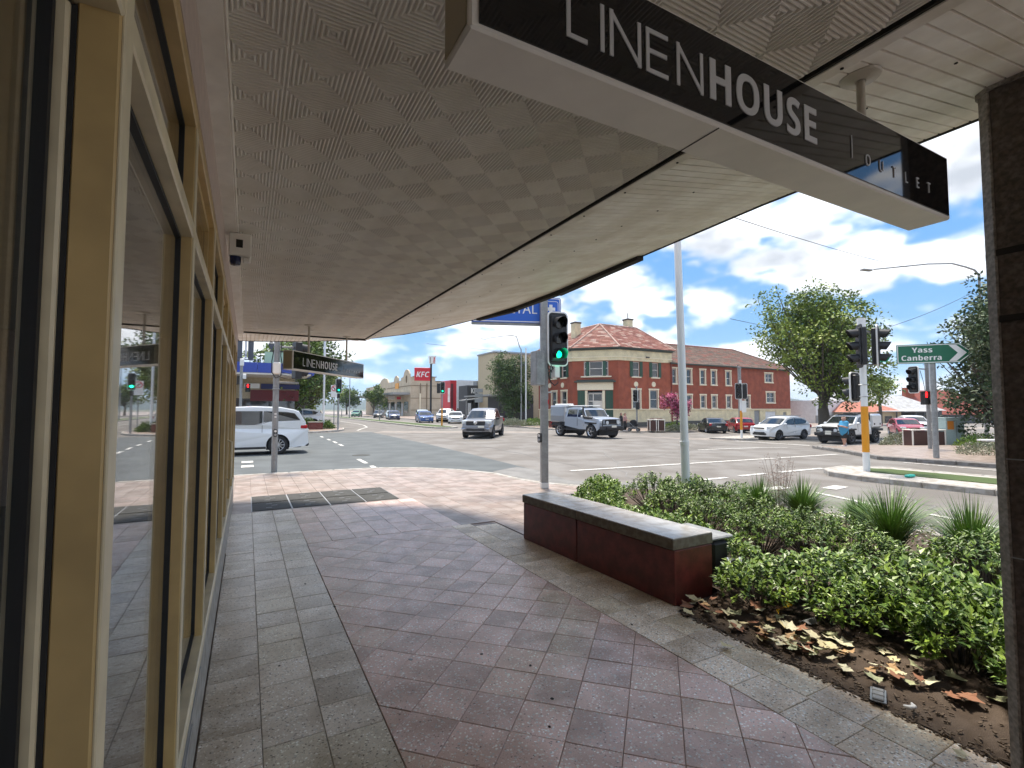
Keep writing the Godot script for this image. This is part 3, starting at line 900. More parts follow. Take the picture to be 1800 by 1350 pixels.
func build_shop() -> void:
	var t := thing("shop", "corner shop with tan aluminium window frames beside the camera", "shop", V(WX, 0, 0))
	# coordinates below are from the frame face: x = 0 is the face, glass at -0.045
	var zs := [1.6, 0.28, -0.915, -2.03, -3.13, -4.25, -5.35, -6.45, -7.6, -8.8, -9.93]
	var sill := 0.46
	var tr := 2.27      # transom
	var hd := 2.64      # head
	part_box("stall_riser", t, M.riser, V(-0.03, 0.2, -4.2), V(0.06, 0.40, 11.6), 0.006)
	part_box("sill", t, M.frame_cream, V(-0.035, 0.43, -4.2), V(0.088, 0.06, 11.6), 0.006)
	part_box("transom", t, M.frame_cream, V(-0.03, tr, -4.18), V(0.064, 0.05, 11.5), 0.004)
	part_box("head_frame", t, M.frame_tan, V(-0.03, hd + 0.03, -4.18), V(0.064, 0.06, 11.52), 0.004)
	part_box("bulkhead", t, M.bulkhead, V(-0.03, 2.86, -4.2), V(0.068, 0.32, 11.6))
	for i in zs.size():
		var z: float = zs[i]
		if z == -0.915: continue
		# mullion: tan body with a paler cap on the face
		var wid := 0.055
		part_box("mullion", t, M.frame_tan, V(-0.027, (sill + hd) / 2, z), V(0.05, hd - sill + 0.02, wid), 0.003)
		part_box("mullion_cap", t, M.frame_cream, V(0.0, (sill + hd) / 2, z), V(0.006, hd - sill, wid - 0.006), 0.002)
	# the wide near jamb with a door leaf behind it
	part_box("door_jamb", t, M.frame_tan, V(-0.027, (0.02 + hd) / 2, -0.935), V(0.052, hd - 0.02, 0.058), 0.003)
	part_box("door_jamb_cap", t, M.frame_cream, V(0.001, (0.02 + hd) / 2, -0.935), V(0.006, hd - 0.04, 0.052), 0.002)
	part_box("jamb_gasket", t, M.rubber, V(-0.058, 1.15, -0.93), V(0.012, 2.18, 0.05))
	part_box("jamb_bead", t, M.frame_cream, V(-0.068, 1.15, -0.924), V(0.018, 2.18, 0.058), 0.004)
	for i in range(1, zs.size() - 1):
		var z0: float = zs[i] - 0.028
		var z1: float = zs[i + 1] + 0.028
		if i == 1:
			pane(t, "window_pane", -0.082, 0.5, tr - 0.03, z0, z1)
		elif i == 6:
			# shop door: leaf with its own stiles and a pull handle
			var st := S()
			for z in [z0 - 0.05, z1 + 0.05]: box(st, V(-0.03, 1.13, z), V(0.045, 2.2, 0.09))
			box(st, V(-0.03, 2.19, (z0 + z1) / 2), V(0.045, 0.09, z0 - z1 - 0.2))
			box(st, V(-0.03, 0.12, (z0 + z1) / 2), V(0.045, 0.18, z0 - z1 - 0.2))
			var leaf := obj("door", st, M.frame_tan, t)
			st = S()
			tube(st, [V(-0.01, 0.85, z1 + 0.05), V(0.035, 0.87, z1 + 0.05), V(0.035, 1.28, z1 + 0.05), V(-0.01, 1.3, z1 + 0.05)], 0.012, 8)
			obj("door_handle", st, M.frame_cream, leaf)
			pane(t, "window_pane", -0.04, 0.21, 2.14, z0 - 0.1, z1 + 0.1)
		else:
			pane(t, "window_pane", -0.045, 0.47, tr - 0.026, z0, z1)
		pane(t, "transom_pane", -0.045, tr + 0.026, hd, z0, z1)
	for i in [3, 5]:
		# opening hopper frames in two transom lights
		var s := S()
		var z0: float = zs[i] - 0.03
		var z1: float = zs[i + 1] + 0.03
		for y in [tr + 0.045, hd - 0.02]: box(s, V(-0.036, y, (z0 + z1) / 2), V(0.02, 0.035, z0 - z1))
		for z in [z0 - 0.018, z1 + 0.018]: box(s, V(-0.036, (tr + hd) / 2 + 0.012, z), V(0.018, hd - tr - 0.07, 0.034))
		obj("hopper_frame", s, M.frame_tan, t)
	# corner column at the end of the front and the return wall
	part_box("corner_column", t, M.frame_tan, V(-0.06, 1.4, -10.02), V(0.12, 2.8, 0.13), 0.006)
	# room behind the glass
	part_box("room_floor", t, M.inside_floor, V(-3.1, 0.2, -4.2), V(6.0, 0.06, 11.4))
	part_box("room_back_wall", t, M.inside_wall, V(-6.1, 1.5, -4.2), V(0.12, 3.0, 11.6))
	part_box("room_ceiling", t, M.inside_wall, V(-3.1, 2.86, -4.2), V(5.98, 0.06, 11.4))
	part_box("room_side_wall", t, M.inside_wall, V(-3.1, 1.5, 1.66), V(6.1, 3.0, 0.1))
	part_box("return_wall", t, M.bulkhead, V(-3.1, 2.0, -9.99), V(5.9, 4.0, 0.12))
	part_box("unseen_front_wall", t, M.bulkhead, V(-0.3, 1.5, 15.9), V(0.5, 3.0, 28.4))  # unseen wall behind the camera, carried on to hold back light there
	# upper storey above the awning, out of view: it shades the footpath
	part_box("upper_wall", t, M.bulkhead, V(-3.2, 4.6, 10.0), V(6.2, 3.1, 40.0))
	# aluminium edge strips on the riser, low by the camera
	part_box("kick_strip", t, M.alum, V(0.004, 0.36, -2.2), V(0.008, 0.012, 1.5))
	part_box("kick_strip", t, M.alum, V(0.004, 0.30, -2.0), V(0.008, 0.012, 1.1))
	# alarm box on the bulkhead
	var a := thing("alarm_box", "white alarm siren box with blue strobe on the shop bulkhead", "alarm", V(-0.145, 2.86, -4.18))
	part_box("housing", a, M.sign_frame, V(0.07, 0.02, 0), V(0.15, 0.17, 0.09), 0.008)
	part_box("speaker_grille", a, M.gap, V(0.065, 0.025, 0.046), V(0.045, 0.06, 0.004))
	var s := S()
	lathe(s, Transform3D(Basis(), V(0.04, -0.135, 0)), [Vector2(0.0, 0), Vector2(0.032, 0.006), Vector2(0.038, 0.03), Vector2(0.038, 0.068)], 14)
	obj("strobe", s, mt("strobe_blue", lin(0.005, 0.012, 0.06), 0.2), a)
	part_box("bracket", a, M.sign_frame, V(0.115, -0.085, 0), V(0.05, 0.03, 0.06), 0.006)

func ceiling_tile(half: float) -> ArrayMesh:
	# pressed panel of concentric square ridges
	var s := S()
	var ring: Array = [[0.0, 0.006], [0.006, 0.006], [0.007, 0.0]]   # distance from the centre, drop
	var P := (half - 0.026) / 6.0
	var d := 0.012
	while d + 0.0115 < half:
		for q in [[0.0, 0.0], [0.0005, 0.0045], [0.0022, 0.0088], [0.0056, 0.0105], [0.009, 0.0088], [0.0107, 0.0045], [0.0112, 0.0]]: ring.append([d + q[0], q[1]])
		d += P
	ring.append([half, 0.0])
	for k in 4:
		var b := Basis(Vector3.UP, k * PI / 2)
		sg += 1
		s.set_smooth_group(sg)
		for i in ring.size() - 1:
			var r0: float = ring[i][0]
			var r1: float = ring[i + 1][0]
			var y0: float = -ring[i][1]
			var y1: float = -ring[i + 1][1]
			var A := b * V(-r0, y0, r0)
			var B := b * V(r0, y0, r0)
			var C := b * V(r1, y1, r1)
			var D := b * V(-r1, y1, r1)
			if r0 > 0.0: tri(s, A, B, C)
			tri(s, A, C, D)
	return mesh(s, M.plaster)

func build_awning() -> void:
	var t := thing("awning", "street awning with pressed square-pattern ceiling and ribbed edge", "awning")
	# slab: straight along the shop, rounded at the street corner
	var edge := [3.52, 30.0, 3.52, -2.37, 3.654, -3.846, 3.812, -5.621, 3.812, -6.843, 3.615, -7.901, 3.208, -8.823, 2.644, -9.351, 2.02, -9.55, 1.5, -10.15, 0.9, -10.6, 0.2, -10.95, -0.6, -11.15, -8.0, -11.3]
	var p := poly(edge)
	p.append(Vector2(-8, -9.9)); p.append(Vector2(-0.21, -9.9)); p.append(Vector2(-0.21, 30.0))
	var rise := func(x: float) -> float: return CEIL + 0.17 * maxf(x - 2.05, 0.0)   # the ribbed strip slopes up to the street
	var s := S()
	extr(s, p, CEIL + 0.42, CEIL + 0.62, flat())
	obj("roof_slab", s, M.sign_frame, t)
	s = S()   # fascia from the soffit edge up to the roof
	for i in range(0, edge.size() - 4, 2):
		var a := V(edge[i], 0, edge[i + 1])
		var b := V(edge[i + 2], 0, edge[i + 3])
		quad(s, a + V(0, rise.call(a.x) + 0.004, 0), a + V(0, CEIL + 0.45, 0), b + V(0, CEIL + 0.45, 0), b + V(0, rise.call(b.x) + 0.004, 0))
	obj("fascia", s, M.sign_frame, t)
	# dark gutter lip under the fascia
	s = S()
	for i in range(0, edge.size() - 4, 2):
		var a := V(edge[i], rise.call(edge[i]) + 0.012, edge[i + 1])
		var b := V(edge[i + 2], rise.call(edge[i + 2]) + 0.012, edge[i + 3])
		if i == 0: a.z = 4.0
		tube(s, [a, b], 0.02, 5)
	obj("fascia_lip", s, M.gap, t)
	s = S()   # hanging steel beam along the curved part
	for i in [4, 6, 8]:
		var a := V(edge[i] - 0.03, rise.call(edge[i]) - 0.018, edge[i + 1])
		var b := V(edge[i + 2] - 0.03, rise.call(edge[i + 2]) - 0.018, edge[i + 3])
		box(s, (a + b) / 2, V((b - a).length(), 0.085, 0.08), Basis(Vector3.UP, atan2(-(b - a).z, (b - a).x)))
	obj("edge_beam", s, M.gap, t)
	part_box("ceiling_backing", t, M.plaster, V(0.92, CEIL + 0.035, 10.0), V(2.26, 0.03, 40.0))
	# pressed ceiling panels
	var P := 0.2645
	var PZ := 0.2725
	var me := ceiling_tile(P / 2)
	var x0 := 0.107 - P
	var z0 := -1.935 + 6 * PZ
	for i in 8:
		for j in 36:
			var c := V(x0 + (i + 0.5) * P, CEIL + 0.006, z0 - (j + 0.5) * PZ)
			if c.z > -0.2 and c.x < 0.6: continue
			if c.z - PZ / 2 < -9.82 or c.x > 1.95: continue
			inst("ceiling_panel", me, t, Transform3D(Basis.from_scale(V(1, 1, PZ / P)), c))
	part_box("unseen_ceiling", t, M.plaster, V(0.92, CEIL + 0.008, 15.0), V(2.26, 0.02, 29.8))  # unseen run behind the camera, extended to cut light from the back
	s = S()
	quad(s, V(2.05, CEIL, 0.64), V(3.5, rise.call(3.5), 0.64), V(3.5, rise.call(3.5), 29.9), V(2.05, CEIL, 29.9))
	obj("unseen_soffit", s, M.soffit_board, t)  # unseen too, lengthened behind the camera for its shading
	part_box("cornice", t, M.plaster, V(-0.155, CEIL - 0.012, -4.05), V(0.125, 0.045, 11.7), 0.01)
	part_box("cornice_bead", t, M.soffit_board, V(-0.094, CEIL - 0.014, -4.05), V(0.012, 0.04, 11.6), 0.004)
	part_box("cornice_bead", t, M.soffit_board, V(-0.2, CEIL - 0.05, -4.05), V(0.03, 0.036, 11.6), 0.008)
	# trim strip between panels and ribbed boards
	part_box("joint_gap", t, M.gap, V(1.9825, CEIL + 0.004, -3.9), V(0.014, 0.02, 11.6))
	part_box("joint_trim", t, M.soffit_board, V(2.022, CEIL - 0.001, -3.9), V(0.062, 0.016, 11.6), 0.003)
	part_box("joint_gap", t, M.gap, V(0.93, CEIL + 0.004, -9.79), V(2.2, 0.02, 0.014))
	part_box("joint_trim", t, M.soffit_board, V(0.93, CEIL - 0.001, -9.83), V(2.2, 0.016, 0.05), 0.003)
	# ribbed soffit: one board for each rib, clipped at the awning edge
	var slab: PackedVector2Array = p
	var zb := 0.6
	while zb > -10.2:
		var xr := 3.9
		while xr > 2.05 and not Geometry2D.is_point_in_polygon(Vector2(xr + 0.012, zb), slab): xr -= 0.008
		if xr > 2.12:
			var b := S()
			var prof := [[-0.0345, 0.012], [-0.030, 0.0], [0.030, 0.0], [0.0345, 0.012]]
			var y0: float = rise.call(2.05) - CEIL
			var y1: float = rise.call(xr) - CEIL
			for i in 3:
				quad(b, V(2.05, y0 + prof[i][1], prof[i][0]), V(xr, y1 + prof[i][1], prof[i][0]), V(xr, y1 + prof[i + 1][1], prof[i + 1][0]), V(2.05, y0 + prof[i + 1][1], prof[i + 1][0]))
			var o := obj("soffit_board", b, M.soffit_board, t)
			o.position = V(0, CEIL + 0.002, zb)
		zb -= 0.07
	s = S()
	for i in 60:
		var z := 0.62 - i * 0.19
		var xr := 3.9
		while xr > 2.05 and not (Geometry2D.is_point_in_polygon(Vector2(xr + 0.02, z), slab) and Geometry2D.is_point_in_polygon(Vector2(xr + 0.02, z - 0.19), slab)): xr -= 0.01
		if xr > 2.1: quad(s, V(2.0, CEIL + 0.02, z), V(xr, rise.call(xr) + 0.018, z), V(xr, rise.call(xr) + 0.018, z - 0.19), V(2.0, CEIL + 0.02, z - 0.19))
	obj("soffit_back", s, M.gap, t)
	# ribs of the end strip run along the shop
	var xb := -0.15
	while xb < 1.95:
		var zr := -10.0
		while zr > -11.3 and Geometry2D.is_point_in_polygon(Vector2(xb, zr - 0.03), slab): zr -= 0.02
		if zr < -9.95:
			var b := S()
			var prof := [[-0.0345, 0.012], [-0.030, 0.0], [0.030, 0.0], [0.0345, 0.012]]
			for i in 3:
				quad(b, V(prof[i][0], prof[i][1], -9.86), V(prof[i][0], prof[i][1], zr), V(prof[i + 1][0], prof[i + 1][1], zr), V(prof[i + 1][0], prof[i + 1][1], -9.86))
			var o := obj("soffit_board", b, M.soffit_board, t)
			o.position = V(xb, CEIL + 0.002, 0)
		xb += 0.07
	# screws along the trim and the boards
	var sm := S()
	lathe(sm, Transform3D(), [Vector2(0, -0.004), Vector2(0.007, -0.002), Vector2(0.007, 0.002)], 7)
	var screw := mesh(sm, M.gap)
	for k in 22:
		inst("screw", screw, t, Transform3D(Basis(), V(2.03, CEIL - 0.01, -0.6 - k * 0.42)))
		inst("screw", screw, t, Transform3D(Basis(), V(2.56 + 0.02 * (k % 3), rise.call(2.57 + 0.02 * (k % 3)) - 0.001, -0.85 - k * 0.345)))
	# stains of water at the post
	# awning post
	var pt := thing("awning_post", "dark weathered awning post with lit edge painted pale at the right", "post", V(3.215, 0, -0.785))
	var po := PackedVector2Array()
	var w := 0.165
	var c := 0.055
	for q in [[-w, -w + c], [-w + c, -w], [w - c, -w], [w, -w + c], [w, w - c], [w - c, w], [-w + c, w], [-w, w - c]]: po.append(Vector2(q[0], q[1]))
	s = S()
	extr(s, po, -0.02, CEIL + 0.2, flat())
	obj("shaft", s, M.post_wood, pt)
	for k in [[-w + c * 0.5, -w + c * 0.5, -PI / 4]]:
		s = S()
		rbox(s, V(k[0] - 0.003, 1.55, k[1] - 0.003), V(0.07, 3.3, 0.012), 0.003, Basis(Vector3.UP, k[2] + PI / 2))
		obj("lit_edge_strip", s, M.post_lit_tone, pt)  # paler strip paints the light that falls on this chamfer
	for y in [0.98, 1.42, 2.05, 2.36]:
		s = S()
		var ring := PackedVector2Array()
		for q in po: ring.append(q * 1.035)
		extr(s, ring, y, y + (0.03 if y > 1.5 else 0.005), flat())
		obj("strap", s, M.gap if y > 1.5 else M.galv, pt)
	var cap := PackedVector2Array()
	for q in po: cap.append(q * 1.08)
	s = S()
	extr(s, cap, CEIL + 0.15, CEIL + 0.18, flat())
	obj("cap", s, M.post_lit_tone, pt)

func letter_strokes(s: SurfaceTool, ch: String, x: float, h: float, w: float, t: float) -> void:
	# thin straight-stroked capitals
	var seg := {"L": [[0, 0, 0, 1], [0, 0, 0.72, 0]], "I": [[0, 0, 0, 1]], "N": [[0, 0, 0, 1], [1, 0, 1, 1], [0, 1, 1, 0]], "E": [[0, 0, 0, 1], [0, 0, 0.85, 0], [0, 0.5, 0.8, 0.5], [0, 1, 0.85, 1]], "T": [[0.5, 0, 0.5, 1], [0, 1, 1, 1]]}
	for k in seg[ch]:
		var a := Vector2(x + k[0] * w, clampf(k[1] * h, t / 2, h - t / 2))
		var b := Vector2(x + k[2] * w, clampf(k[3] * h, t / 2, h - t / 2))
		if absf(a.x - b.x) < 0.001: a.y = k[1] * h; b.y = k[3] * h
		var d := b - a
		var ang := d.angle()
		box(s, V((a.x + b.x) / 2, (a.y + b.y) / 2, 0.002 if k[0] != k[2] and k[1] != k[3] else 0.0023 if k[0] != k[2] else 0.0026), V(d.length() + (0.0 if k[0] == k[2] else t * 0.6), t, 0.003), Basis(Vector3.BACK, ang))

func text_part(n: String, txt: String, size: float, depth: float, m: Material, p: Node, at: Vector3, weight := 400, b := Basis(), center := true) -> MeshInstance3D:
	var f := SystemFont.new()
	f.font_names = PackedStringArray(["Droid Sans"])
	f.font_weight = weight
	var tm := TextMesh.new()
	tm.text = txt
	tm.font = f
	tm.font_size = 64
	tm.pixel_size = size / 64.0 / 0.715    # size = height of capitals
	tm.depth = depth
	tm.curve_step = 1.0
	tm.horizontal_alignment = HORIZONTAL_ALIGNMENT_CENTER if center else HORIZONTAL_ALIGNMENT_LEFT
	tm.vertical_alignment = VERTICAL_ALIGNMENT_CENTER
	tm.material = m
	return inst(n, tm, p, Transform3D(b, at))

func hanging_sign(label: String, at: Vector3, turn: float, face: Material) -> Node3D:
	# light box 2.3 m long, hung on two rods; local x along the sign, z to the reader
	var t := thing("hanging_sign", label, "sign", at, turn, "light boxes hung under the awning")
	var L := 2.33
	var H := 0.285
	var D := 0.16
	part_box("case", t, M.sign_frame, V(0, 0, 0), V(L, H, D), 0.006)
	for e in [-1, 1]: part_box("end_panel", t, M.sign_side, V(e * (L / 2 + 0.001), 0, 0), V(0.004, H - 0.03, D - 0.03))
	part_box("seam", t, M.gap, V(-0.35, -H / 2 - 0.0005, 0), V(0.004, 0.002, D - 0.01))
	for f in [1, -1]:
		var fb := Basis() if f == 1 else Basis(Vector3.UP, PI)
		var s := S()
		box(s, V(0, 0.0, 0), V(L - 0.045, H - 0.028, 0.006))
		var fc := obj("face", s, face, t)
		fc.transform = Transform3D(fb, V(0, 0, f * (D / 2 + 0.002)))
		s = S()
		var x := -0.905
		for q in [["L", 0.075], ["I", 0.0], ["N", 0.095], ["E", 0.085], ["N", 0.095]]:
			letter_strokes(s, q[0], x, 0.125, q[1], 0.0125)
			x += q[1] + 0.03
		var le := obj("lettering", s, M.sign_letter, fc)
		le.position = V(0, -0.075, 0.002)
		text_part("lettering", "HOUSE", 0.123, 0.004, M.sign_letter, fc, V(x - 0.012, -0.0125, 0.004), 700, Basis.from_scale(V(1.0, 1, 1)), false)
		s = S()
		box(s, V(0.36, -0.02, 0.0045), V(0.004, 0.085, 0.003))
		obj("divider", s, M.sign_letter, fc)
		x = 0.47
		for ch in "OUTLET":
			text_part("lettering", ch, 0.043, 0.004, M.sign_letter, fc, V(x, -0.045, 0.004), 400, Basis.from_scale(V(0.9, 1, 1)))
			x += 0.097
	for rx in [-0.62, 0.62]:
		var s := S()
		var top := CEIL - at.y + 0.002 + (0.026 if rx > 0 and at.z > -3 else 0.0)
		tube(s, [V(rx, H / 2 - 0.01, 0), V(rx, top, 0)], 0.016, 10)
		var rod := obj("rod", s, M.rod, t)
		s = S()
		lathe(s, Transform3D(Basis(), V(rx, top - 0.02, 0)), [Vector2(0.02, -0.01), Vector2(0.07, 0.004), Vector2(0.075, 0.012), Vector2(0, 0.012)], 16)
		obj("flange", s, M.rod, rod)
		s = S()
		box(s, V(rx, H / 2 + 0.008, 0), V(0.08, 0.018, 0.05))
		obj("foot", s, M.rod, rod)
	return t

func build_bench() -> void:
	var t := thing("bench", "long low street bench with maroon sides and grey stone top", "bench", V(3.17, 0, -3.02), 0.0)
	t.rotation.y = 0.02
	var L := [1.36, 1.12]
	var z := 0.0
	for i in 2:
		var l: float = L[i]
		part_box("base_block", t, M.bench_red, V(0.255, 0.228, z - l / 2), V(0.475, 0.456, l - 0.014), 0.006)
		part_box("edge_band", t, M.bench_edge, V(0.25, 0.505, z - l / 2), V(0.5, 0.088, l - 0.006), 0.005)
		part_box("top_slab", t, M.bench_slab, V(0.25, 0.5535, z - l / 2), V(0.494, 0.012, l - 0.01), 0.004)
		z -= l
	# dark plastic sheet caught behind the bench
	var w := thing("black_tub", "black plastic tub pushed in behind the bench end", "tub", V(3.86, 0, -3.35))
	part_box("body", w, M.black_plastic, V(0, 0.24, 0), V(0.26, 0.44, 0.5), 0.05)
	part_box("rim", w, M.pole_grey, V(0, 0.47, 0), V(0.3, 0.03, 0.54), 0.012)
	var s := S()
	var r := RandomNumberGenerator.new()
	r.seed = 3
	s.set_smooth_group(-1)
	var g: Array = []
	for i in 9:
		var row: Array[Vector3] = []
		for j in 11: row.append(V(i * 0.022 + r.randf_range(-0.012, 0.012), 0.05 + j * 0.028, 0.03 * sin(i * 1.3 + j) + r.randf_range(-0.02, 0.02)))
		g.append(row)
	for i in 8:
		for j in 10: quad(s, g[i][j], g[i][j + 1], g[i + 1][j + 1], g[i + 1][j])
	var bag := obj("plastic_bag", s, mt("film", lin(0.42, 0.46, 0.47), 0.15))
	bag.position = V(3.78, 0.0, -2.96)
	bag.rotation.y = -0.4
	tag(bag, "crumpled clear plastic bag wedged beside the bench end", "bag")

# ------------------------------------------------------------------ signals, poles, street signs
func round_rect(w: float, h: float, r: float) -> PackedVector2Array:
	var p := PackedVector2Array()
	for k in 4:
		var c := Vector2((w / 2 - r) * (1 if k in [0, 3] else -1), (h / 2 - r) * (1 if k < 2 else -1))
		for i in 5:
			var a := PI / 2 * k + PI / 2 * i / 4
			p.append(c + Vector2(cos(a), sin(a)) * r)
	return p

func signal_head(p: Node, at: Vector3, turn: float, lit := "", board := true, n := 3) -> MeshInstance3D:
	# three-aspect lantern facing local +z; lit: green, red or none
	var s := S()
	var H := 0.33 * n
	rbox(s, V(0, 0, -0.06), V(0.33, H, 0.17), 0.02)
	var h := obj("signal_head", s, M.black_plastic, p)
	h.position = at
	h.rotation.y = turn
	if board:
		s = S()
		extr(s, round_rect(0.47, H + 0.16, 0.1), -0.025, -0.012)
		obj("target_board", s, M.black_plastic, h)
		s = S()
		var a := round_rect(0.48, H + 0.17, 0.1)
		var b := round_rect(0.425, H + 0.115, 0.08)
		for i in a.size():
			var j := (i + 1) % a.size()
			for z in [0.002, -0.036]:
				quad(s, V(a[i].x, a[i].y, z), V(a[j].x, a[j].y, z), V(b[j].x, b[j].y, z), V(b[i].x, b[i].y, z))
			quad(s, V(a[i].x, a[i].y, -0.036), V(a[i].x, a[i].y, 0.002), V(a[j].x, a[j].y, 0.002), V(a[j].x, a[j].y, -0.036))
		obj("board_border", s, M.white_trim, h)
	for i in n:
		var y := H / 2 - 0.165 - i * 0.33
		var on := (lit == "green" and i == n - 1) or (lit == "red" and i == 0)
		s = S()
		lathe(s, Transform3D(Basis(Vector3.RIGHT, PI / 2), V(0, y, 0.026)), [Vector2(0.118 if not on else 0.078, 0), Vector2(0.1 if not on else 0.066, 0.018), Vector2(0, 0.026)], 18)
		obj("lens", s, (M.lens_green if lit == "green" else M.lens_red) if on else M.lens_dark, h)
		if on:
			var l := OmniLight3D.new()
			l.name = "glow"
			l.light_color = Color(0.1, 1.0, 0.7) if lit == "green" else Color(1, 0.15, 0.12)
			l.light_energy = 0.02
			l.omni_range = 3.0
			l.omni_attenuation = 2.0
			l.light_size = 0.08
			l.shadow_enabled = true
			h.add_child(l)
			l.position = V(0, y, 0.09)
		# visor: open-bottomed hood
		s = S()
		sg += 1
		s.set_smooth_group(sg)
		for k in 14:
			var a0 := deg_to_rad(-35 + k * 250.0 / 14)
			var a1 := deg_to_rad(-35 + (k + 1) * 250.0 / 14)
			var l0 := 0.10 + 0.16 * clampf(sin(a0) * 0.5 + 0.5, 0, 1)
			var l1 := 0.10 + 0.16 * clampf(sin(a1) * 0.5 + 0.5, 0, 1)
			var r := 0.132
			var A := V(cos(a0) * r, y + sin(a0) * r, 0.02)
			var B := V(cos(a1) * r, y + sin(a1) * r, 0.02)
			var C := V(cos(a1) * r * 0.97, y + sin(a1) * r * 0.97 - 0.02, 0.02 + l1)
			var D := V(cos(a0) * r * 0.97, y + sin(a0) * r * 0.97 - 0.02, 0.02 + l0)
			quad(s, A, B, C, D)
		obj("visor", s, M.black_plastic, h)
	return h

func ped_head(p: Node, at: Vector3, turn: float, lit := true) -> void:
	var s := S()
	rbox(s, V(0, 0, 0), V(0.3, 0.58, 0.16), 0.02)
	var h := obj("pedestrian_head", s, M.black_plastic, p)
	h.position = at
	h.rotation.y = turn
	s = S()   # standing figure
	lathe(s, Transform3D(Basis(Vector3.RIGHT, PI / 2), V(0, 0.235, 0.082)), [Vector2(0.03, 0), Vector2(0.0, 0.006)], 10)
	box(s, V(0, 0.16, 0.083), V(0.085, 0.1, 0.006))
	for x in [-0.02, 0.02]: box(s, V(x, 0.07, 0.083), V(0.03, 0.1, 0.006))
	obj("lens", s, M.lens_red if lit else M.lens_dark, h)
	if lit:
		var l := OmniLight3D.new()
		l.name = "glow"
		l.light_color = Color(1, 0.15, 0.12)
		l.light_energy = 0.02
		l.omni_range = 3.0
		l.omni_attenuation = 2.0
		l.light_size = 0.06
		l.shadow_enabled = true
		h.add_child(l)
		l.position = V(0, 0.15, 0.15)
	for y in [0.15, -0.14]:
		s = S()
		for x in [-0.14, 0.14]: box(s, V(x, y, 0.13), V(0.008, 0.26, 0.11))
		box(s, V(0, y + 0.13, 0.13), V(0.27, 0.008, 0.11))
		obj("hood", s, M.black_plastic, h)

func pole_part(p: Node, n: String, m: Material, y0: float, y1: float, r: float, x := 0.0, z := 0.0) -> MeshInstance3D:
	var s := S()
	tube(s, [V(x, y0, z), V(x, y1, z)], r, 14)
	return obj(n, s, m, p)

func call_button(p: Node, at: Vector3, turn: float) -> void:
	var s := S()
	extr(s, round_rect(0.09, 0.2, 0.04), 0, 0.05)
	var b := obj("call_button", s, M.black_plastic, p)
	b.position = at
	b.rotation.y = turn
	s = S()
	lathe(s, Transform3D(Basis(Vector3.RIGHT, PI / 2), V(0, -0.045, 0.05)), [Vector2(0.034, 0), Vector2(0.03, 0.008), Vector2(0, 0.012)], 12)
	obj("push_plate", s, M.galv, b)
	s = S()
	lathe(s, Transform3D(Basis(Vector3.RIGHT, PI / 2), V(0, 0.048, 0.05)), [Vector2(0.032, 0), Vector2(0.0, 0.003)], 12)
	obj("arrow_plate", s, M.white_trim, b)

func hook_cable(p: Node, pts: Array, r := 0.012) -> void:
	var c := Curve3D.new()
	for q in pts: c.add_point(q)
	var s := S()
	var b: Array = []
	for i in range(pts.size()):
		b.append(pts[i])
	tube(s, b, r, 6)
	obj("cable", s, M.cable, p)

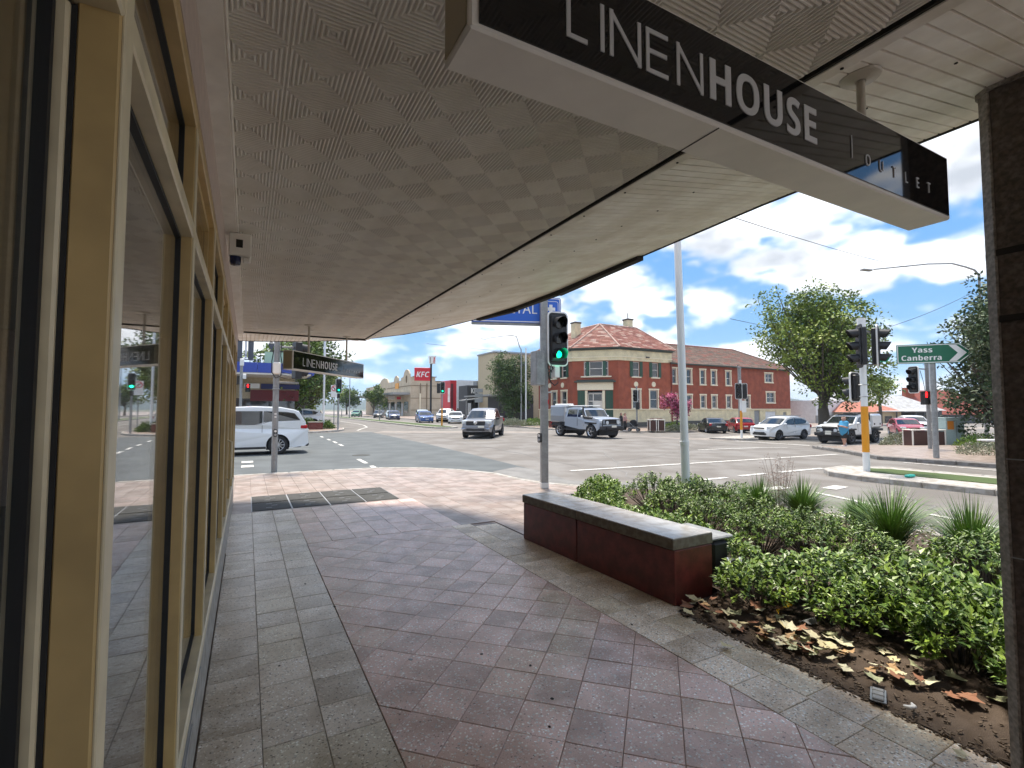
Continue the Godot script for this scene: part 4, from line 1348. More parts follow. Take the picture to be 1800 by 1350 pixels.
func build_poles() -> void:
	# --- grey signal post by the kerb, with a blue hospital sign on top
	var t := thing("traffic_light", "grey square signal post by the bench showing green arrow, under blue hospital sign", "traffic light", V(5.5, 0, -8.75), 0, "traffic lights round the junction")
	var post := part_box("post", t, M.pole_grey, V(0, 2.0, 0), V(0.15, 4.0, 0.15), 0.012)
	post.rotation.y = -0.35
	part_box("base_sleeve", t, M.white_trim, V(0, 0.06, 0), V(0.158, 0.12, 0.158), 0.006, Basis(Vector3.UP, -0.35))
	signal_head(t, V(0.25, 3.13, 0.16), -0.12, "green")
	var gb := part_box("control_box", t, M.pole_grey, V(-0.16, 2.5, 0.0), V(0.2, 0.72, 0.26), 0.012)
	gb.rotation.y = 0.0
	part_box("small_box", t, M.white_trim, V(0.22, 2.43, 0.1), V(0.13, 0.24, 0.16), 0.012)
	hook_cable(t, [V(0.06, 2.62, 0.12), V(0.13, 2.5, 0.16), V(0.02, 2.4, 0.14), V(0.06, 2.22, 0.16), V(0.16, 2.14, 0.16), V(0.26, 2.2, 0.14), V(0.27, 2.32, 0.12)])
	hook_cable(t, [V(0.04, 2.66, 0.11), V(0.02, 2.5, 0.13), V(0.1, 2.42, 0.15), V(0.12, 2.56, 0.13)])
	part_box("clamp", t, M.galv, V(0.09, 2.0, 0.06), V(0.1, 0.03, 0.05), 0.004)
	part_box("red_sticker", t, M.sign_red, V(0.03, 1.8, 0.086), V(0.05, 0.09, 0.004), 0.0, Basis(Vector3.UP, -0.35))
	call_button(t, V(-0.1, 1.05, 0.02), -PI / 2 + 0.2)
	var hs := thing("hospital_sign", "blue hospital direction sign with white cross above the signal post", "sign", V(5.5, 3.76, -8.84), deg_to_rad(-20))
	var s := S()
	extr(s, round_rect(1.95, 0.56, 0.06), 0, 0.012, Transform3D(Basis(), V(-0.55, 0, 0)))
	obj("panel", s, M.sign_blue, hs)
	s = S()
	var ra := round_rect(1.92, 0.53, 0.05)
	var rb := round_rect(1.885, 0.495, 0.04)
	for i in ra.size():
		var j := (i + 1) % ra.size()
		quad(s, V(ra[i].x - 0.55, ra[i].y, 0.0145), V(ra[j].x - 0.55, ra[j].y, 0.0145), V(rb[j].x - 0.55, rb[j].y, 0.0145), V(rb[i].x - 0.55, rb[i].y, 0.0145))
	obj("border", s, M.sign_white, hs)
	text_part("lettering", "HOSPITAL", 0.21, 0.006, M.sign_white, hs, V(-0.75, 0.02, 0.015), 400)
	s = S()
	box(s, V(0.2, 0.03, 0.016), V(0.19, 0.07, 0.005))
	box(s, V(0.2, 0.03, 0.0165), V(0.07, 0.19, 0.005))
	obj("cross", s, M.sign_white, hs)
	s = S()
	var ca := round_rect(0.33, 0.34, 0.05)
	var cb := round_rect(0.31, 0.32, 0.04)
	for i in ca.size():
		var j := (i + 1) % ca.size()
		quad(s, V(ca[i].x + 0.2, ca[i].y + 0.03, 0.0155), V(ca[j].x + 0.2, ca[j].y + 0.03, 0.0155), V(cb[j].x + 0.2, cb[j].y + 0.03, 0.0155), V(cb[i].x + 0.2, cb[i].y + 0.03, 0.0155))
	obj("cross_border", s, M.sign_white, hs)
	part_box("rail", hs, M.pole_grey, V(-0.55, -0.3, -0.03), V(1.9, 0.07, 0.05), 0.006)
	# --- round pole at the far edge of the footpath
	t = thing("traffic_light", "round grey signal pole at the footpath edge before the white van", "traffic light", V(0.66, 0, -14.35), 0, "traffic lights round the junction")
	pole_part(t, "pole", M.pole_grey, -0.02, 4.4, 0.075)
	signal_head(t, V(0.55, 2.95, 0.05), PI / 2 + 0.25, "", false)
	part_box("bracket", t, M.pole_grey, V(0.3, 3.3, 0.03), V(0.5, 0.05, 0.04), 0.004)
	part_box("bracket", t, M.pole_grey, V(0.3, 2.35, 0.03), V(0.5, 0.05, 0.04), 0.004)
	part_box("junction_box", t, M.sign_frame, V(0.0, 2.72, 0.1), V(0.2, 0.32, 0.1), 0.03)
	hook_cable(t, [V(-0.08, 3.2, 0.1), V(-0.12, 2.9, 0.12), V(-0.12, 2.62, 0.12), V(-0.02, 2.46, 0.12), V(0.1, 2.52, 0.12), V(0.13, 2.8, 0.12), V(0.09, 3.05, 0.1), V(0.1, 3.4, 0.08)], 0.014)
	call_button(t, V(0.0, 1.02, 0.07), 0.1)
	for y in [1.52, 1.44]:
		s = S()
		lathe(s, Transform3D(Basis(Vector3.RIGHT, PI / 2), V(0.0, y, 0.072)), [Vector2(0.03, 0), Vector2(0.0, 0.006)], 12)
		obj("sticker", s, M.white_trim, t)
	part_box("strap", t, M.galv, V(0, 2.18, 0), V(0.17, 0.03, 0.17), 0.01)
	# --- signal across the side street with a red man
	t = thing("traffic_light", "signal pole with red man before the blue awning shop", "traffic light", V(-0.42, 0, -39.6), 0, "traffic lights round the junction")
	pole_part(t, "pole", M.pole_grey, 0, 5.2, 0.1)
	ped_head(t, V(0.42, 3.15, 0.05), 0.1)
	part_box("bracket", t, M.pole_grey, V(0.2, 3.2, 0), V(0.3, 0.05, 0.05))
	part_box("camera_box", t, M.white_trim, V(0.02, 4.95, 0.12), V(0.26, 0.5, 0.2), 0.03)
	part_box("camera_box", t, M.white_trim, V(0.2, 3.95, 0.1), V(0.22, 0.36, 0.2), 0.03)
	# --- green signal on the left corner
	t = thing("traffic_light", "signal pole showing green on the left corner by the trees", "traffic light", V(6.46, 0, -41.4), 0, "traffic lights round the junction")
	pole_part(t, "pole", M.pole_grey, 0, 3.9, 0.07)
	signal_head(t, V(0.0, 3.5, 0.12), -0.1, "green")
	part_box("controller", t, M.black_plastic, V(0, 2.72, 0.02), V(0.2, 0.36, 0.2), 0.02)
	# --- green signal on the far median
	t = thing("traffic_light", "signal pole showing green on the far median before the takeaway", "traffic light", V(16.95, 0, -45.9), 0, "traffic lights round the junction")
	pole_part(t, "pole", M.pole_grey, 0.9, 4.0, 0.075)
	pole_part(t, "orange_band", M.pole_orange, 0.0, 1.75, 0.08)
	signal_head(t, V(0.0, 3.75, 0.12), -0.22, "green")
	signal_head(t, V(-0.34, 3.7, -0.1), PI - 0.3, "", false)
	# --- orange-banded pole on the near median
	t = thing("traffic_light", "tall signal pole with orange band on the near median", "traffic light", V(14.56, 0, -7.06), 0, "traffic lights round the junction")
	pole_part(t, "pole", M.pole_white, 0.0, 0.52, 0.082)
	pole_part(t, "orange_band", M.pole_orange, 0.5, 1.72, 0.084)
	pole_part(t, "pole", M.pole_white, 1.7, 3.8, 0.08)
	pole_part(t, "cap", M.white_trim, 3.75, 4.1, 0.098)
	signal_head(t, V(-0.42, 3.3, 0.12), PI + 0.75, "", false)
	s = S()
	extr(s, round_rect(0.47, 1.15, 0.1), -0.025, -0.012)
	var bd := obj("target_board", s, M.black_plastic, t)
	bd.position = V(-0.42, 3.3, 0.12)
	bd.rotation.y = PI + 0.75
	signal_head(t, V(0.42, 3.34, 0.2), 0.35, "green")
	signal_head(t, V(0.12, 2.25, -0.3), PI, "", true, 2)
	for y in [3.75, 2.85]: part_box("bracket", t, M.pole_grey, V(0, y, 0.05), V(0.7, 0.04, 0.05))
	hook_cable(t, [V(-0.06, 3.75, 0.1), V(-0.11, 3.4, 0.12), V(-0.07, 3.05, 0.12), V(0.06, 2.9, 0.12), V(0.16, 2.95, 0.1)], 0.013)
	for y in [2.3, 1.98]: part_box("strap", t, M.galv, V(0, y, 0), V(0.172, 0.022, 0.172), 0.008)
	# --- pole behind the green town sign with a red man
	t = thing("traffic_light", "signal pole with red man behind the green town sign", "traffic light", V(26.0, -0.3, -10.1), 0, "traffic lights round the junction")
	pole_part(t, "pole", M.pole_grey, 0, 4.1, 0.075)
	signal_head(t, V(-0.95, 3.2, -0.12), -PI / 2 - 0.35, "", true)
	ped_head(t, V(-0.42, 2.42, 0.06), -0.5)
	part_box("bracket", t, M.pole_grey, V(-0.5, 3.68, -0.05), V(0.95, 0.05, 0.05))
	part_box("bracket", t, M.pole_grey, V(-0.2, 2.5, 0.0), V(0.4, 0.05, 0.05))
	hook_cable(t, [V(-0.75, 3.6, 0.05), V(-0.6, 3.2, 0.08), V(-0.45, 2.75, 0.08)], 0.012)
	# --- two at the hotel
	t = thing("traffic_light", "signal pole seen edge-on before the hotel wall by the pram", "traffic light", V(31.99, -0.42, -34.67), 0, "traffic lights round the junction")
	pole_part(t, "pole", M.pole_grey, 0, 4.2, 0.075)
	signal_head(t, V(-0.2, 3.3, 0.05), -1.25)
	signal_head(t, V(-0.05, 2.35, 0.14), 2.6, "", false, 2)
	t = thing("traffic_light", "orange-banded signal pole on the small island before the parked cars", "traffic light", V(31.3, -0.42, -23.2), 0, "traffic lights round the junction")
	pole_part(t, "pole", M.pole_white, 0, 4.15, 0.08)
	pole_part(t, "orange_band", M.pole_orange, 0.57, 1.95, 0.085)
	signal_head(t, V(-0.28, 3.35, 0.05), -1.1)
	signal_head(t, V(0.28, 3.35, 0.05), 2.3, "", true)
	part_box("warning_plate", t, M.sign_white, V(0.2, 2.25, 0.1), V(0.5, 0.85, 0.01))
	# --- green direction sign on a grey pole
	t = thing("town_sign", "green direction sign reading Yass Canberra on a grey pole", "sign", V(20.52, 0, -7.81), deg_to_rad(-50))
	pole_part(t, "pole", M.pole_grey, 0.0, 3.6, 0.085)
	s = S()
	var w := 1.02
	extr(s, poly([-w, -0.33, 0.72, -0.33, 1.1, 0.0, 0.72, 0.33, -w, 0.33]), 0.09, 0.105, Transform3D(Basis(), V(0, 3.53, 0)))
	var pn := obj("panel", s, M.sign_green, t)
	s = S()
	var oa := poly([-w + 0.02, -0.31, 0.71, -0.31, 1.065, 0.0, 0.71, 0.31, -w + 0.02, 0.31])
	var ob := poly([-w + 0.045, -0.285, 0.7, -0.285, 1.025, 0.0, 0.7, 0.285, -w + 0.045, 0.285])
	for i in 5:
		var j := (i + 1) % 5
		quad(s, V(oa[i].x, oa[i].y + 3.53, 0.108), V(oa[j].x, oa[j].y + 3.53, 0.108), V(ob[j].x, ob[j].y + 3.53, 0.108), V(ob[i].x, ob[i].y + 3.53, 0.108))
	obj("border", s, M.sign_white, pn)
	s = S()
	extr(s, poly([0.42, -0.27, 0.62, -0.27, 0.9, 0.0, 0.62, 0.27, 0.42, 0.27, 0.66, 0.0]), 0.1065, 0.11, Transform3D(Basis(), V(0, 3.53, 0)))
	obj("chevron", s, M.sign_white, pn)
	text_part("lettering", "Yass", 0.17, 0.006, M.sign_white, pn, V(-0.3, 3.66, 0.109), 700, Basis.from_scale(V(1.15, 1, 1)))
	text_part("lettering", "Canberra", 0.17, 0.006, M.sign_white, pn, V(-0.33, 3.39, 0.109), 700, Basis.from_scale(V(1.08, 1, 1)))
	# --- white flagpole in the planting bed
	t = thing("flagpole", "tall white tapered pole rising from the planting bed shrubs", "pole", V(6.02, 0.05, -5.45))
	s = S()
	tube(s, [V(0, -0.05, 0), V(-0.02, 1.05, 0)], 0.064, 16)
	obj("lower_tube", s, M.pole_white, t)
	s = S()
	tube(s, [V(-0.02, 1.05, 0), V(-0.025, 1.1, 0)], 0.069, 16)
	obj("collar", s, M.pole_white, t)
	s = S()
	tube(s, [V(-0.02, 1.08, 0), V(-0.18, 6.6, 0.02)], [0.06, 0.05], 16)
	obj("upper_tube", s, M.pole_white, t)
	# --- other poles and lamps
	t = thing("flagpole", "thin white flagpole beside the street tree left of the hotel", "pole", V(28.9, -0.1, -50.0))
	pole_part(t, "tube", M.pole_white, 0, 9.0, 0.09)
	t = thing("flagpole", "thin white pole among the trees behind the small hanging sign", "pole", V(5.6, 0, -43.3))
	pole_part(t, "tube", M.pole_white, 0, 9.0, 0.085)
	t = thing("no_turn_sign", "white sign with red ring symbol beside the left green signal", "sign", V(6.9, 0, -46.5), -0.1)
	pole_part(t, "post", M.galv, 0, 3.9, 0.04)
	part_box("panel", t, M.sign_white, V(0, 3.25, 0.05), V(0.6, 1.1, 0.012), 0.003)
	s = S()
	for k in 20:
		var a0 := TAU * k / 20
		var a1 := TAU * (k + 1) / 20
		quad(s, V(cos(a0) * 0.26, 3.5 + sin(a0) * 0.26, 0.06), V(cos(a1) * 0.26, 3.5 + sin(a1) * 0.26, 0.06), V(cos(a1) * 0.19, 3.5 + sin(a1) * 0.19, 0.06), V(cos(a0) * 0.19, 3.5 + sin(a0) * 0.19, 0.06))
	box(s, V(0, 3.5, 0.061), V(0.42, 0.06, 0.003), Basis(Vector3.BACK, -0.8))
	obj("red_ring", s, M.sign_red, t)
	s = S()
	box(s, V(0.02, 3.45, 0.0625), V(0.05, 0.22, 0.002))
	box(s, V(-0.05, 3.55, 0.0625), V(0.16, 0.05, 0.002))
	obj("arrow", s, M.cable, t)
	var lamps := [["street lamp on a curved arm above the street tree near the hotel", V(28.6, -0.15, -50.6), 8.9, V(-4.6, 10.0, -1.2), 0.08], ["tall street lamp with long curved arm behind the dark right tree", V(39.8, -0.45, -12.6), 10.4, V(-9.3, 10.0, -2.1), 0.085], ["distant street lamp with bent arm beyond the left trees", V(17.0, 0, -96), 8.4, V(-4.2, 9.6, 0.2), 0.09]]
	for k in lamps:
		t = thing("street_lamp", k[0], "street lamp", k[1], 0, "street lamps")
		s = S()
		var e: Vector3 = k[3]
		var top: float = k[2]
		var pk := maxf(e.y, top) + 0.55
		tube(s, [V(0, 0, 0), V(0, top * 0.6, 0), V(0, top, 0), V(e.x * 0.04, top + 0.3, e.z * 0.04), V(e.x * 0.12, pk - 0.12, e.z * 0.12), V(e.x * 0.24, pk, e.z * 0.24), V(e.x * 0.45, lerpf(pk, e.y, 0.2), e.z * 0.45), V(e.x * 0.9, lerpf(pk, e.y, 0.9), e.z * 0.9)], [0.1, 0.085, 0.07, 0.06, 0.055, 0.05, 0.045, 0.035], 8)
		obj("pole", s, M.galv, t)
		part_box("lantern", t, M.galv, V(e.x * 0.96, e.y + 0.02, e.z * 0.96), V(0.75, 0.1, 0.26), 0.04, Basis(Vector3.UP, atan2(-e.z, e.x)))
	t = thing("utility_pole", "grey power pole with crossarm in front of the brick wing", "pole", V(46.0, -0.42, -34.2))
	pole_part(t, "shaft", M.pole_grey, 0, 6.6, 0.17)
	part_box("crossarm", t, M.pole_grey, V(0, 6.5, 0), V(2.2, 0.12, 0.12), 0.0, Basis(Vector3.UP, 0.5))
	for x in [-0.9, 0.9]: part_box("insulator", t, M.plinth, V(x * 0.87, 6.62, -x * 0.48), V(0.1, 0.16, 0.1), 0.02)
	# overhead wires
	var wires := [["thin overhead wire dipping across the blue sky at right", V(4.2, 4.9, -5.2), V(42, 10.6, -13.5), 0.5, 0.007], ["thin overhead wire from the signals to the dark right tree", V(24.5, 5.0, -11.9), V(40, 9.0, -13.0), 0.2, 0.012], ["faint overhead wire above the hotel roof", V(34, 8.9, -26), V(90, 13.0, -40), 0.6, 0.02], ["faint overhead wire left of the hotel roof", V(20, 10, -60), V(60, 10.5, -60), 0.6, 0.02]]
	for k in wires:
		s = S()
		var pts := []
		for i in 13:
			var u := i / 12.0
			pts.append(k[1].lerp(k[2], u) - V(0, k[3] * 4 * u * (1 - u), 0))
		tube(s, pts, k[4], 5)
		tag(obj("overhead_wire", s, M.cable), k[0], "wire", "overhead wires")
	for i in 4:
		s = S()
		var which: String = ["uppermost", "second highest", "second lowest", "lowest"][i]
		tube(s, [V(-6.0, 7.2 - i * 0.35, -44), V(3.0 + i * 0.1, 4.4 - i * 0.22, -40.2)], 0.018, 5)
		tag(obj("overhead_wire", s, M.cable), which + " of the slanting wires over the blue awning shop", "wire", "slanting wires at the blue awning")

# ------------------------------------------------------------------ buildings
func wall_open(s: SurfaceTool, xf: Transform3D, x0: float, x1: float, y0: float, y1: float, holes: Array, deep := 0.16) -> void:
	# wall face in local xy (z = 0) with openings [xa, xb, ya, yb] and their reveals
	s.set_smooth_group(-1)
	var xs := [x0, x1]
	var ys := [y0, y1]
	for h in holes:
		for v in [h[0], h[1]]:
			if v > x0 and v < x1 and not xs.has(v): xs.append(v)
		for v in [h[2], h[3]]:
			if v > y0 and v < y1 and not ys.has(v): ys.append(v)
	xs.sort(); ys.sort()
	for i in xs.size() - 1:
		for j in ys.size() - 1:
			var cx: float = (xs[i] + xs[i + 1]) / 2
			var cy: float = (ys[j] + ys[j + 1]) / 2
			var hole := false
			for h in holes:
				if cx > h[0] and cx < h[1] and cy > h[2] and cy < h[3]: hole = true
			if not hole:
				quad(s, xf * V(xs[i], ys[j], 0), xf * V(xs[i], ys[j + 1], 0), xf * V(xs[i + 1], ys[j + 1], 0), xf * V(xs[i + 1], ys[j], 0))
	for h in holes:
		var a := xf * V(h[0], h[2], 0)
		var b := xf * V(h[1], h[2], 0)
		var c := xf * V(h[1], h[3], 0)
		var d := xf * V(h[0], h[3], 0)
		var q := xf.basis * V(0, 0, -deep)
		quad(s, a, b, b + q, a + q); quad(s, b, c, c + q, b + q); quad(s, c, d, d + q, c + q); quad(s, d, a, a + q, d + q)

func hotel_window(p: Node, xf: Transform3D, w: float, h: float, shutters := false, sashes := 2) -> void:
	# centre of the opening at the origin of xf, local z outwards
	var s := S()
	box(s, V(0, 0, -0.13), V(w, h, 0.01))
	var f := obj("window", s, M.win_glass, p)
	f.transform = xf
	s = S()
	for x in [-w / 2 + 0.035, w / 2 - 0.035]: box(s, V(x, 0, -0.1), V(0.07, h, 0.05))
	for y in [-h / 2 + 0.035, h / 2 - 0.035]: box(s, V(0, y, -0.102), V(w - 0.14, 0.07, 0.05))
	for k in range(1, sashes): box(s, V(0, -h / 2 + h * k / sashes, -0.104), V(w - 0.14, 0.055, 0.05))
	if w > 1.3: box(s, V(0, 0, -0.103), V(0.06, h - 0.14, 0.05))
	obj("window_frame", s, M.win_frame, f)
	s = S()
	var m := 0.17
	if not shutters:
		for x in [-w / 2 - m / 2, w / 2 + m / 2]: box(s, V(x, 0.02, 0.015), V(m, h + 0.04, 0.05))
		box(s, V(0, h / 2 + m / 2 + 0.03, 0.018), V(w + 2 * m + 0.14, m, 0.07))
	box(s, V(0, -h / 2 - 0.07, 0.03), V(w + 2 * m + 0.1, 0.14, 0.14))
	obj("surround", s, M.trim_cream, f)
	if shutters:
		for x in [-1, 1]:
			s = S()
			box(s, V(x * (w / 2 + 0.25), 0, 0.03), V(0.44, h + 0.04, 0.05))
			var sh := obj("shutter", s, M.green_paint, f)
			s = S()
			for k in 11: box(s, V(x * (w / 2 + 0.25), -h / 2 + 0.12 + k * (h - 0.24) / 10, 0.06), V(0.34, 0.035, 0.025), Basis(Vector3.RIGHT, 0.5))
			obj("louvre", s, M.green_paint, sh)

func roof_courses(p: Node, a: Vector3, b: Vector3, c: Vector3, d: Vector3, mats: Array, rows: int, sd: int) -> void:
	# a -> b eave, d -> c top edge; stepped tile courses in mixed tones
	var r := RandomNumberGenerator.new()
	r.seed = sd
	var n := (b - a).cross(d - a).normalized()
	if n.y < 0: n = -n
	var st := {}
	for i in rows:
		var u0 := i / float(rows)
		var u1 := (i + 1) / float(rows)
		var l0 := a.lerp(d, u0)
		var l1 := a.lerp(d, u1)
		var r0 := b.lerp(c, u0)
		var r1 := b.lerp(c, u1)
		var segs := maxi(1, int(((l0 - r0).length() + (l1 - r1).length()) / 2 / 0.62))
		for k in segs:
			var m: Material = mats[r.randi_range(0, mats.size() - 1)]
			if not st.has(m): st[m] = S()
			var e0 := k / float(segs)
			var e1 := (k + 1) / float(segs)
			var A := l0.lerp(r0, e0) + n * 0.065
			var B := l0.lerp(r0, e1) + n * 0.065
			var C := l1.lerp(r1, e1) + n * 0.012
			var D := l1.lerp(r1, e0) + n * 0.012
			quad(st[m], A, D, C, B)
			quad(st[m], l0.lerp(r0, e0) - n * 0.005, A, B, l0.lerp(r0, e1) - n * 0.005)
	for m in st: obj("roof_tiles", st[m], m, p).set_meta("kind", "stuff")

func ridge(p: Node, a: Vector3, b: Vector3, m: Material) -> void:
	var s := S()
	tube(s, [a + V(0, 0.03, 0), b + V(0, 0.03, 0)], 0.13, 6)
	obj("ridge_cap", s, m, p)

func build_hotel() -> void:
	var t := thing("brick_hotel", "two-storey red brick corner hotel with cream bands and tiled roof", "building")
	var brick: Material = M.hotel_brick_2
	var Y0 := -0.55
	# --- facades: [start, direction, length, windows...]
	var fr := func(o: Vector3, dir: Vector3) -> Transform3D: return Transform3D(Basis(dir, Vector3.UP, dir.cross(Vector3.UP)), o)
	var R: Transform3D = fr.call(V(37, 0, -43), V(1, 0, 0))         # right facade, local x from the chamfer corner
	var C: Transform3D = fr.call(V(33.29, 0, -46.71), V(0.7071, 0, 0.7071))
	var L: Transform3D = fr.call(V(33.29, 0, -54.2), V(0, 0, 1))
	var up := [[2.15, 3.15, 5.4, 7.12], [5.15, 6.1, 5.4, 7.12]]
	var lo := [[2.05, 3.2, 1.72, 3.85], [4.75, 5.95, 1.72, 3.85]]
	var s := S()
	wall_open(s, R, 0, 8.2, 1.57, 7.2, up + lo)
	obj("wall", s, brick, t)
	for h in up: hotel_window(t, R * Transform3D(Basis(), V((h[0] + h[1]) / 2, (h[2] + h[3]) / 2, 0)), h[1] - h[0], h[3] - h[2], true)
	for h in lo: hotel_window(t, R * Transform3D(Basis(), V((h[0] + h[1]) / 2, (h[2] + h[3]) / 2, 0)), h[1] - h[0], h[3] - h[2])
	# wing
	var W: Transform3D = fr.call(V(45.2, 0, -43.25), V(1, 0, 0))
	var wu := []
	var wl := []
	for x in [0.72, 3.35, 5.86, 7.93, 10.73]:
		wu.append([x - 0.42, x + 0.42, 4.78, 6.6]); wl.append([x - 0.42, x + 0.42, 1.78, 3.36])
	wu.append([18.45, 20.0, 5.4, 6.6]); wl.append([18.65, 20.4, 2.55, 3.95]); wl.append([14.1, 14.95, 1.78, 3.4])
	s = S()
	wall_open(s, W, 0, 24.1, 1.6, 7.2, wu + wl)
	obj("wing_wall", s, M.hotel_brick_0, t)
	for h in wu + wl: hotel_window(t, W * Transform3D(Basis(), V((h[0] + h[1]) / 2, (h[2] + h[3]) / 2, 0)), h[1] - h[0], h[3] - h[2])
	s = S()
	var drs := [[15.9, 17.1, Y0, 1.45], [18.3, 20.7, Y0, 1.3], [22.3, 23.1, 0.4, 1.2]]
	wall_open(s, W, 0, 24.1, Y0, 1.6, drs, 0.2)
	obj("wing_base", s, M.render_cream, t)
	part_box("wing_plinth", t, M.plinth, V(53.0, -0.18, -43.2), V(15.4, 0.72, 0.1))
	part_box("service_door", t, M.wall_grey, V(61.7, 0.45, -43.4), V(1.2, 2.0, 0.06))
	var ro := part_box("roller_door", t, M.wall_white, V(64.7, 0.37, -43.4), V(2.4, 1.9, 0.06))
	for k in 9: part_box("slat", ro, M.wall_white, V(64.7, -0.4 + k * 0.2, -43.36), V(2.36, 0.02, 0.02))
	part_box("vent", t, M.wall_grey, V(67.9, 0.8, -43.4), V(0.8, 0.8, 0.06))
	part_box("wing_string", t, M.trim_cream, V(57.2, 1.62, -43.2), V(24.0, 0.1, 0.14))
	# side and back of the wing (kept behind the front face)
	part_box("wing_end_wall", t, M.hotel_brick_0, V(69.25, 3.3, -49.2), V(0.1, 7.8, 11.8))
	part_box("wing_back_wall", t, M.hotel_brick_0, V(57.2, 3.3, -55.1), V(24.1, 7.8, 0.1))
	part_box("wing_eave", t, M.green_trim, V(57.3, 7.22, -43.0), V(24.6, 0.14, 0.55))
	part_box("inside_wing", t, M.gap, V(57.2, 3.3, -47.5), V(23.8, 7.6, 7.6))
	# wing roof
	var wr: Array = M.roof_grey + [M.roof_tile_0]
	var a := V(44.6, 7.25, -42.75)
	var b := V(69.6, 7.25, -42.75)
	roof_courses(t, a, b, V(64.2, 10.5, -48.8), V(44.6, 10.5, -48.8), wr, 22, 1)
	roof_courses(t, b, V(69.6, 7.25, -55), V(64.2, 10.5, -48.8), V(64.2, 10.5, -48.8), wr, 22, 2)
	roof_courses(t, V(69.6, 7.25, -55.2), V(44.6, 7.25, -55.2), V(44.6, 10.5, -48.8), V(64.2, 10.5, -48.8), wr, 10, 3)
	ridge(t, V(44.6, 10.52, -48.8), V(64.2, 10.52, -48.8), M.roof_tile_0)
	ridge(t, V(64.2, 10.52, -48.8), b, M.roof_slate_1)
	part_box("downpipe", t, M.iron_red, V(45.24, 3.4, -42.94), V(0.12, 7.4, 0.12))
	# --- chamfer with the entrance
	s = S()
	var cw := [[1.32, 4.1, 5.45, 7.12]]
	var cd := [[1.72, 3.42, Y0, 3.75]]
	wall_open(s, C, 0, 5.25, 1.57, 7.2, cw + [[1.72, 3.42, 1.57, 3.75]])
	obj("wall", s, M.hotel_brick_3, t)
	s = S()
	wall_open(s, C, 0, 5.25, Y0, 1.57, [[1.72, 3.42, Y0, 1.57]], 0.3)
	obj("wall_base", s, M.render_cream, t)
	var cx := func(x: float, y: float, z: float) -> Vector3: return C * V(x, y, z)
	# wide triple window
	s = S()
	box(s, cx.call(2.71, 6.285, -0.13), V(2.78, 1.67, 0.01), C.basis)
	var tw := obj("window", s, M.win_glass, t)
	s = S()
	for x in [1.35, 1.98, 3.44, 4.07]: box(s, cx.call(x, 6.285, -0.09), V(0.08, 1.67, 0.06), C.basis)
	for y in [5.48, 6.3, 7.09]: box(s, cx.call(2.71, y, -0.1), V(2.7, 0.07, 0.05), C.basis)
	obj("window_frame", s, M.win_frame, tw)
	for x in [1.75, 3.67]:
		s = S()
		box(s, cx.call(x, 6.28, 0.02), V(0.36, 1.72, 0.05), C.basis)
		obj("shutter", s, M.green_paint, tw)
	s = S()
	box(s, cx.call(2.71, 5.36, 0.04), V(3.5, 0.14, 0.16), C.basis)
	obj("sill", s, M.trim_cream, tw)
	# door, side shutters, entablature
	s = S()
	box(s, cx.call(2.57, 1.5, -0.28), V(1.7, 4.2, 0.04), C.basis)
	var dr := obj("door", s, M.win_glass, t)
	s = S()
	for x in [1.78, 2.35, 3.36]: box(s, cx.call(x, 1.4, -0.24), V(0.1, 4.0, 0.06), C.basis)
	for y in [2.55, 3.4]: box(s, cx.call(2.57, y, -0.235), V(1.6, 0.1, 0.06), C.basis)
	box(s, cx.call(2.87, 1.0, -0.245), V(0.9, 3.0, 0.03), C.basis)
	obj("door_frame", s, M.win_frame, dr)
	for x in [1.58, 3.56]:
		s = S()
		box(s, cx.call(x, 1.62, 0.03), V(0.28, 4.3, 0.12), C.basis)
		obj("pilaster", s, M.trim_cream, t)
	for x in [1.0, 4.18]:
		s = S()
		box(s, cx.call(x, 1.62, 0.02), V(0.86, 4.3, 0.07), C.basis)
		var sh := obj("door_shutter", s, M.green_paint, t)
		s = S()
		for k in 4: box(s, cx.call(x - 0.32 + k * 0.215, 1.62, 0.062), V(0.03, 4.1, 0.02), C.basis)
		obj("batten", s, M.green_trim, sh)
	s = S()
	box(s, cx.call(2.6, 4.25, 0.1), V(4.1, 0.86, 0.22), C.basis)
	var en := obj("entablature", s, M.trim_cream, t)
	s = S()
	box(s, cx.call(2.6, 4.78, 0.24), V(4.7, 0.16, 0.55), C.basis)
	box(s, cx.call(2.6, 4.92, 0.12), V(4.2, 0.16, 0.3), C.basis)
	obj("hood", s, M.green_trim, en)
	# --- left facade
	s = S()
	var lu := []
	var ll := []
	for z in [5.75, 3.6, 1.4]:
		lu.append([z - 0.45, z + 0.45, 5.4, 7.05]); ll.append([z - 0.52, z + 0.52, 1.72, 3.75])
	wall_open(s, L, 0, 7.49, 1.57, 7.2, lu + ll)
	obj("wall", s, M.hotel_brick_1, t)
	for h in lu: hotel_window(t, L * Transform3D(Basis(), V((h[0] + h[1]) / 2, (h[2] + h[3]) / 2, 0)), h[1] - h[0], h[3] - h[2], true)
	for h in ll: hotel_window(t, L * Transform3D(Basis(), V((h[0] + h[1]) / 2, (h[2] + h[3]) / 2, 0)), h[1] - h[0], h[3] - h[2])
	s = S()
	wall_open(s, L, 0, 7.49, Y0, 1.57, [])
	wall_open(s, R, 0, 8.2, Y0, 1.57, [])
	obj("wall_base", s, M.render_cream, t)
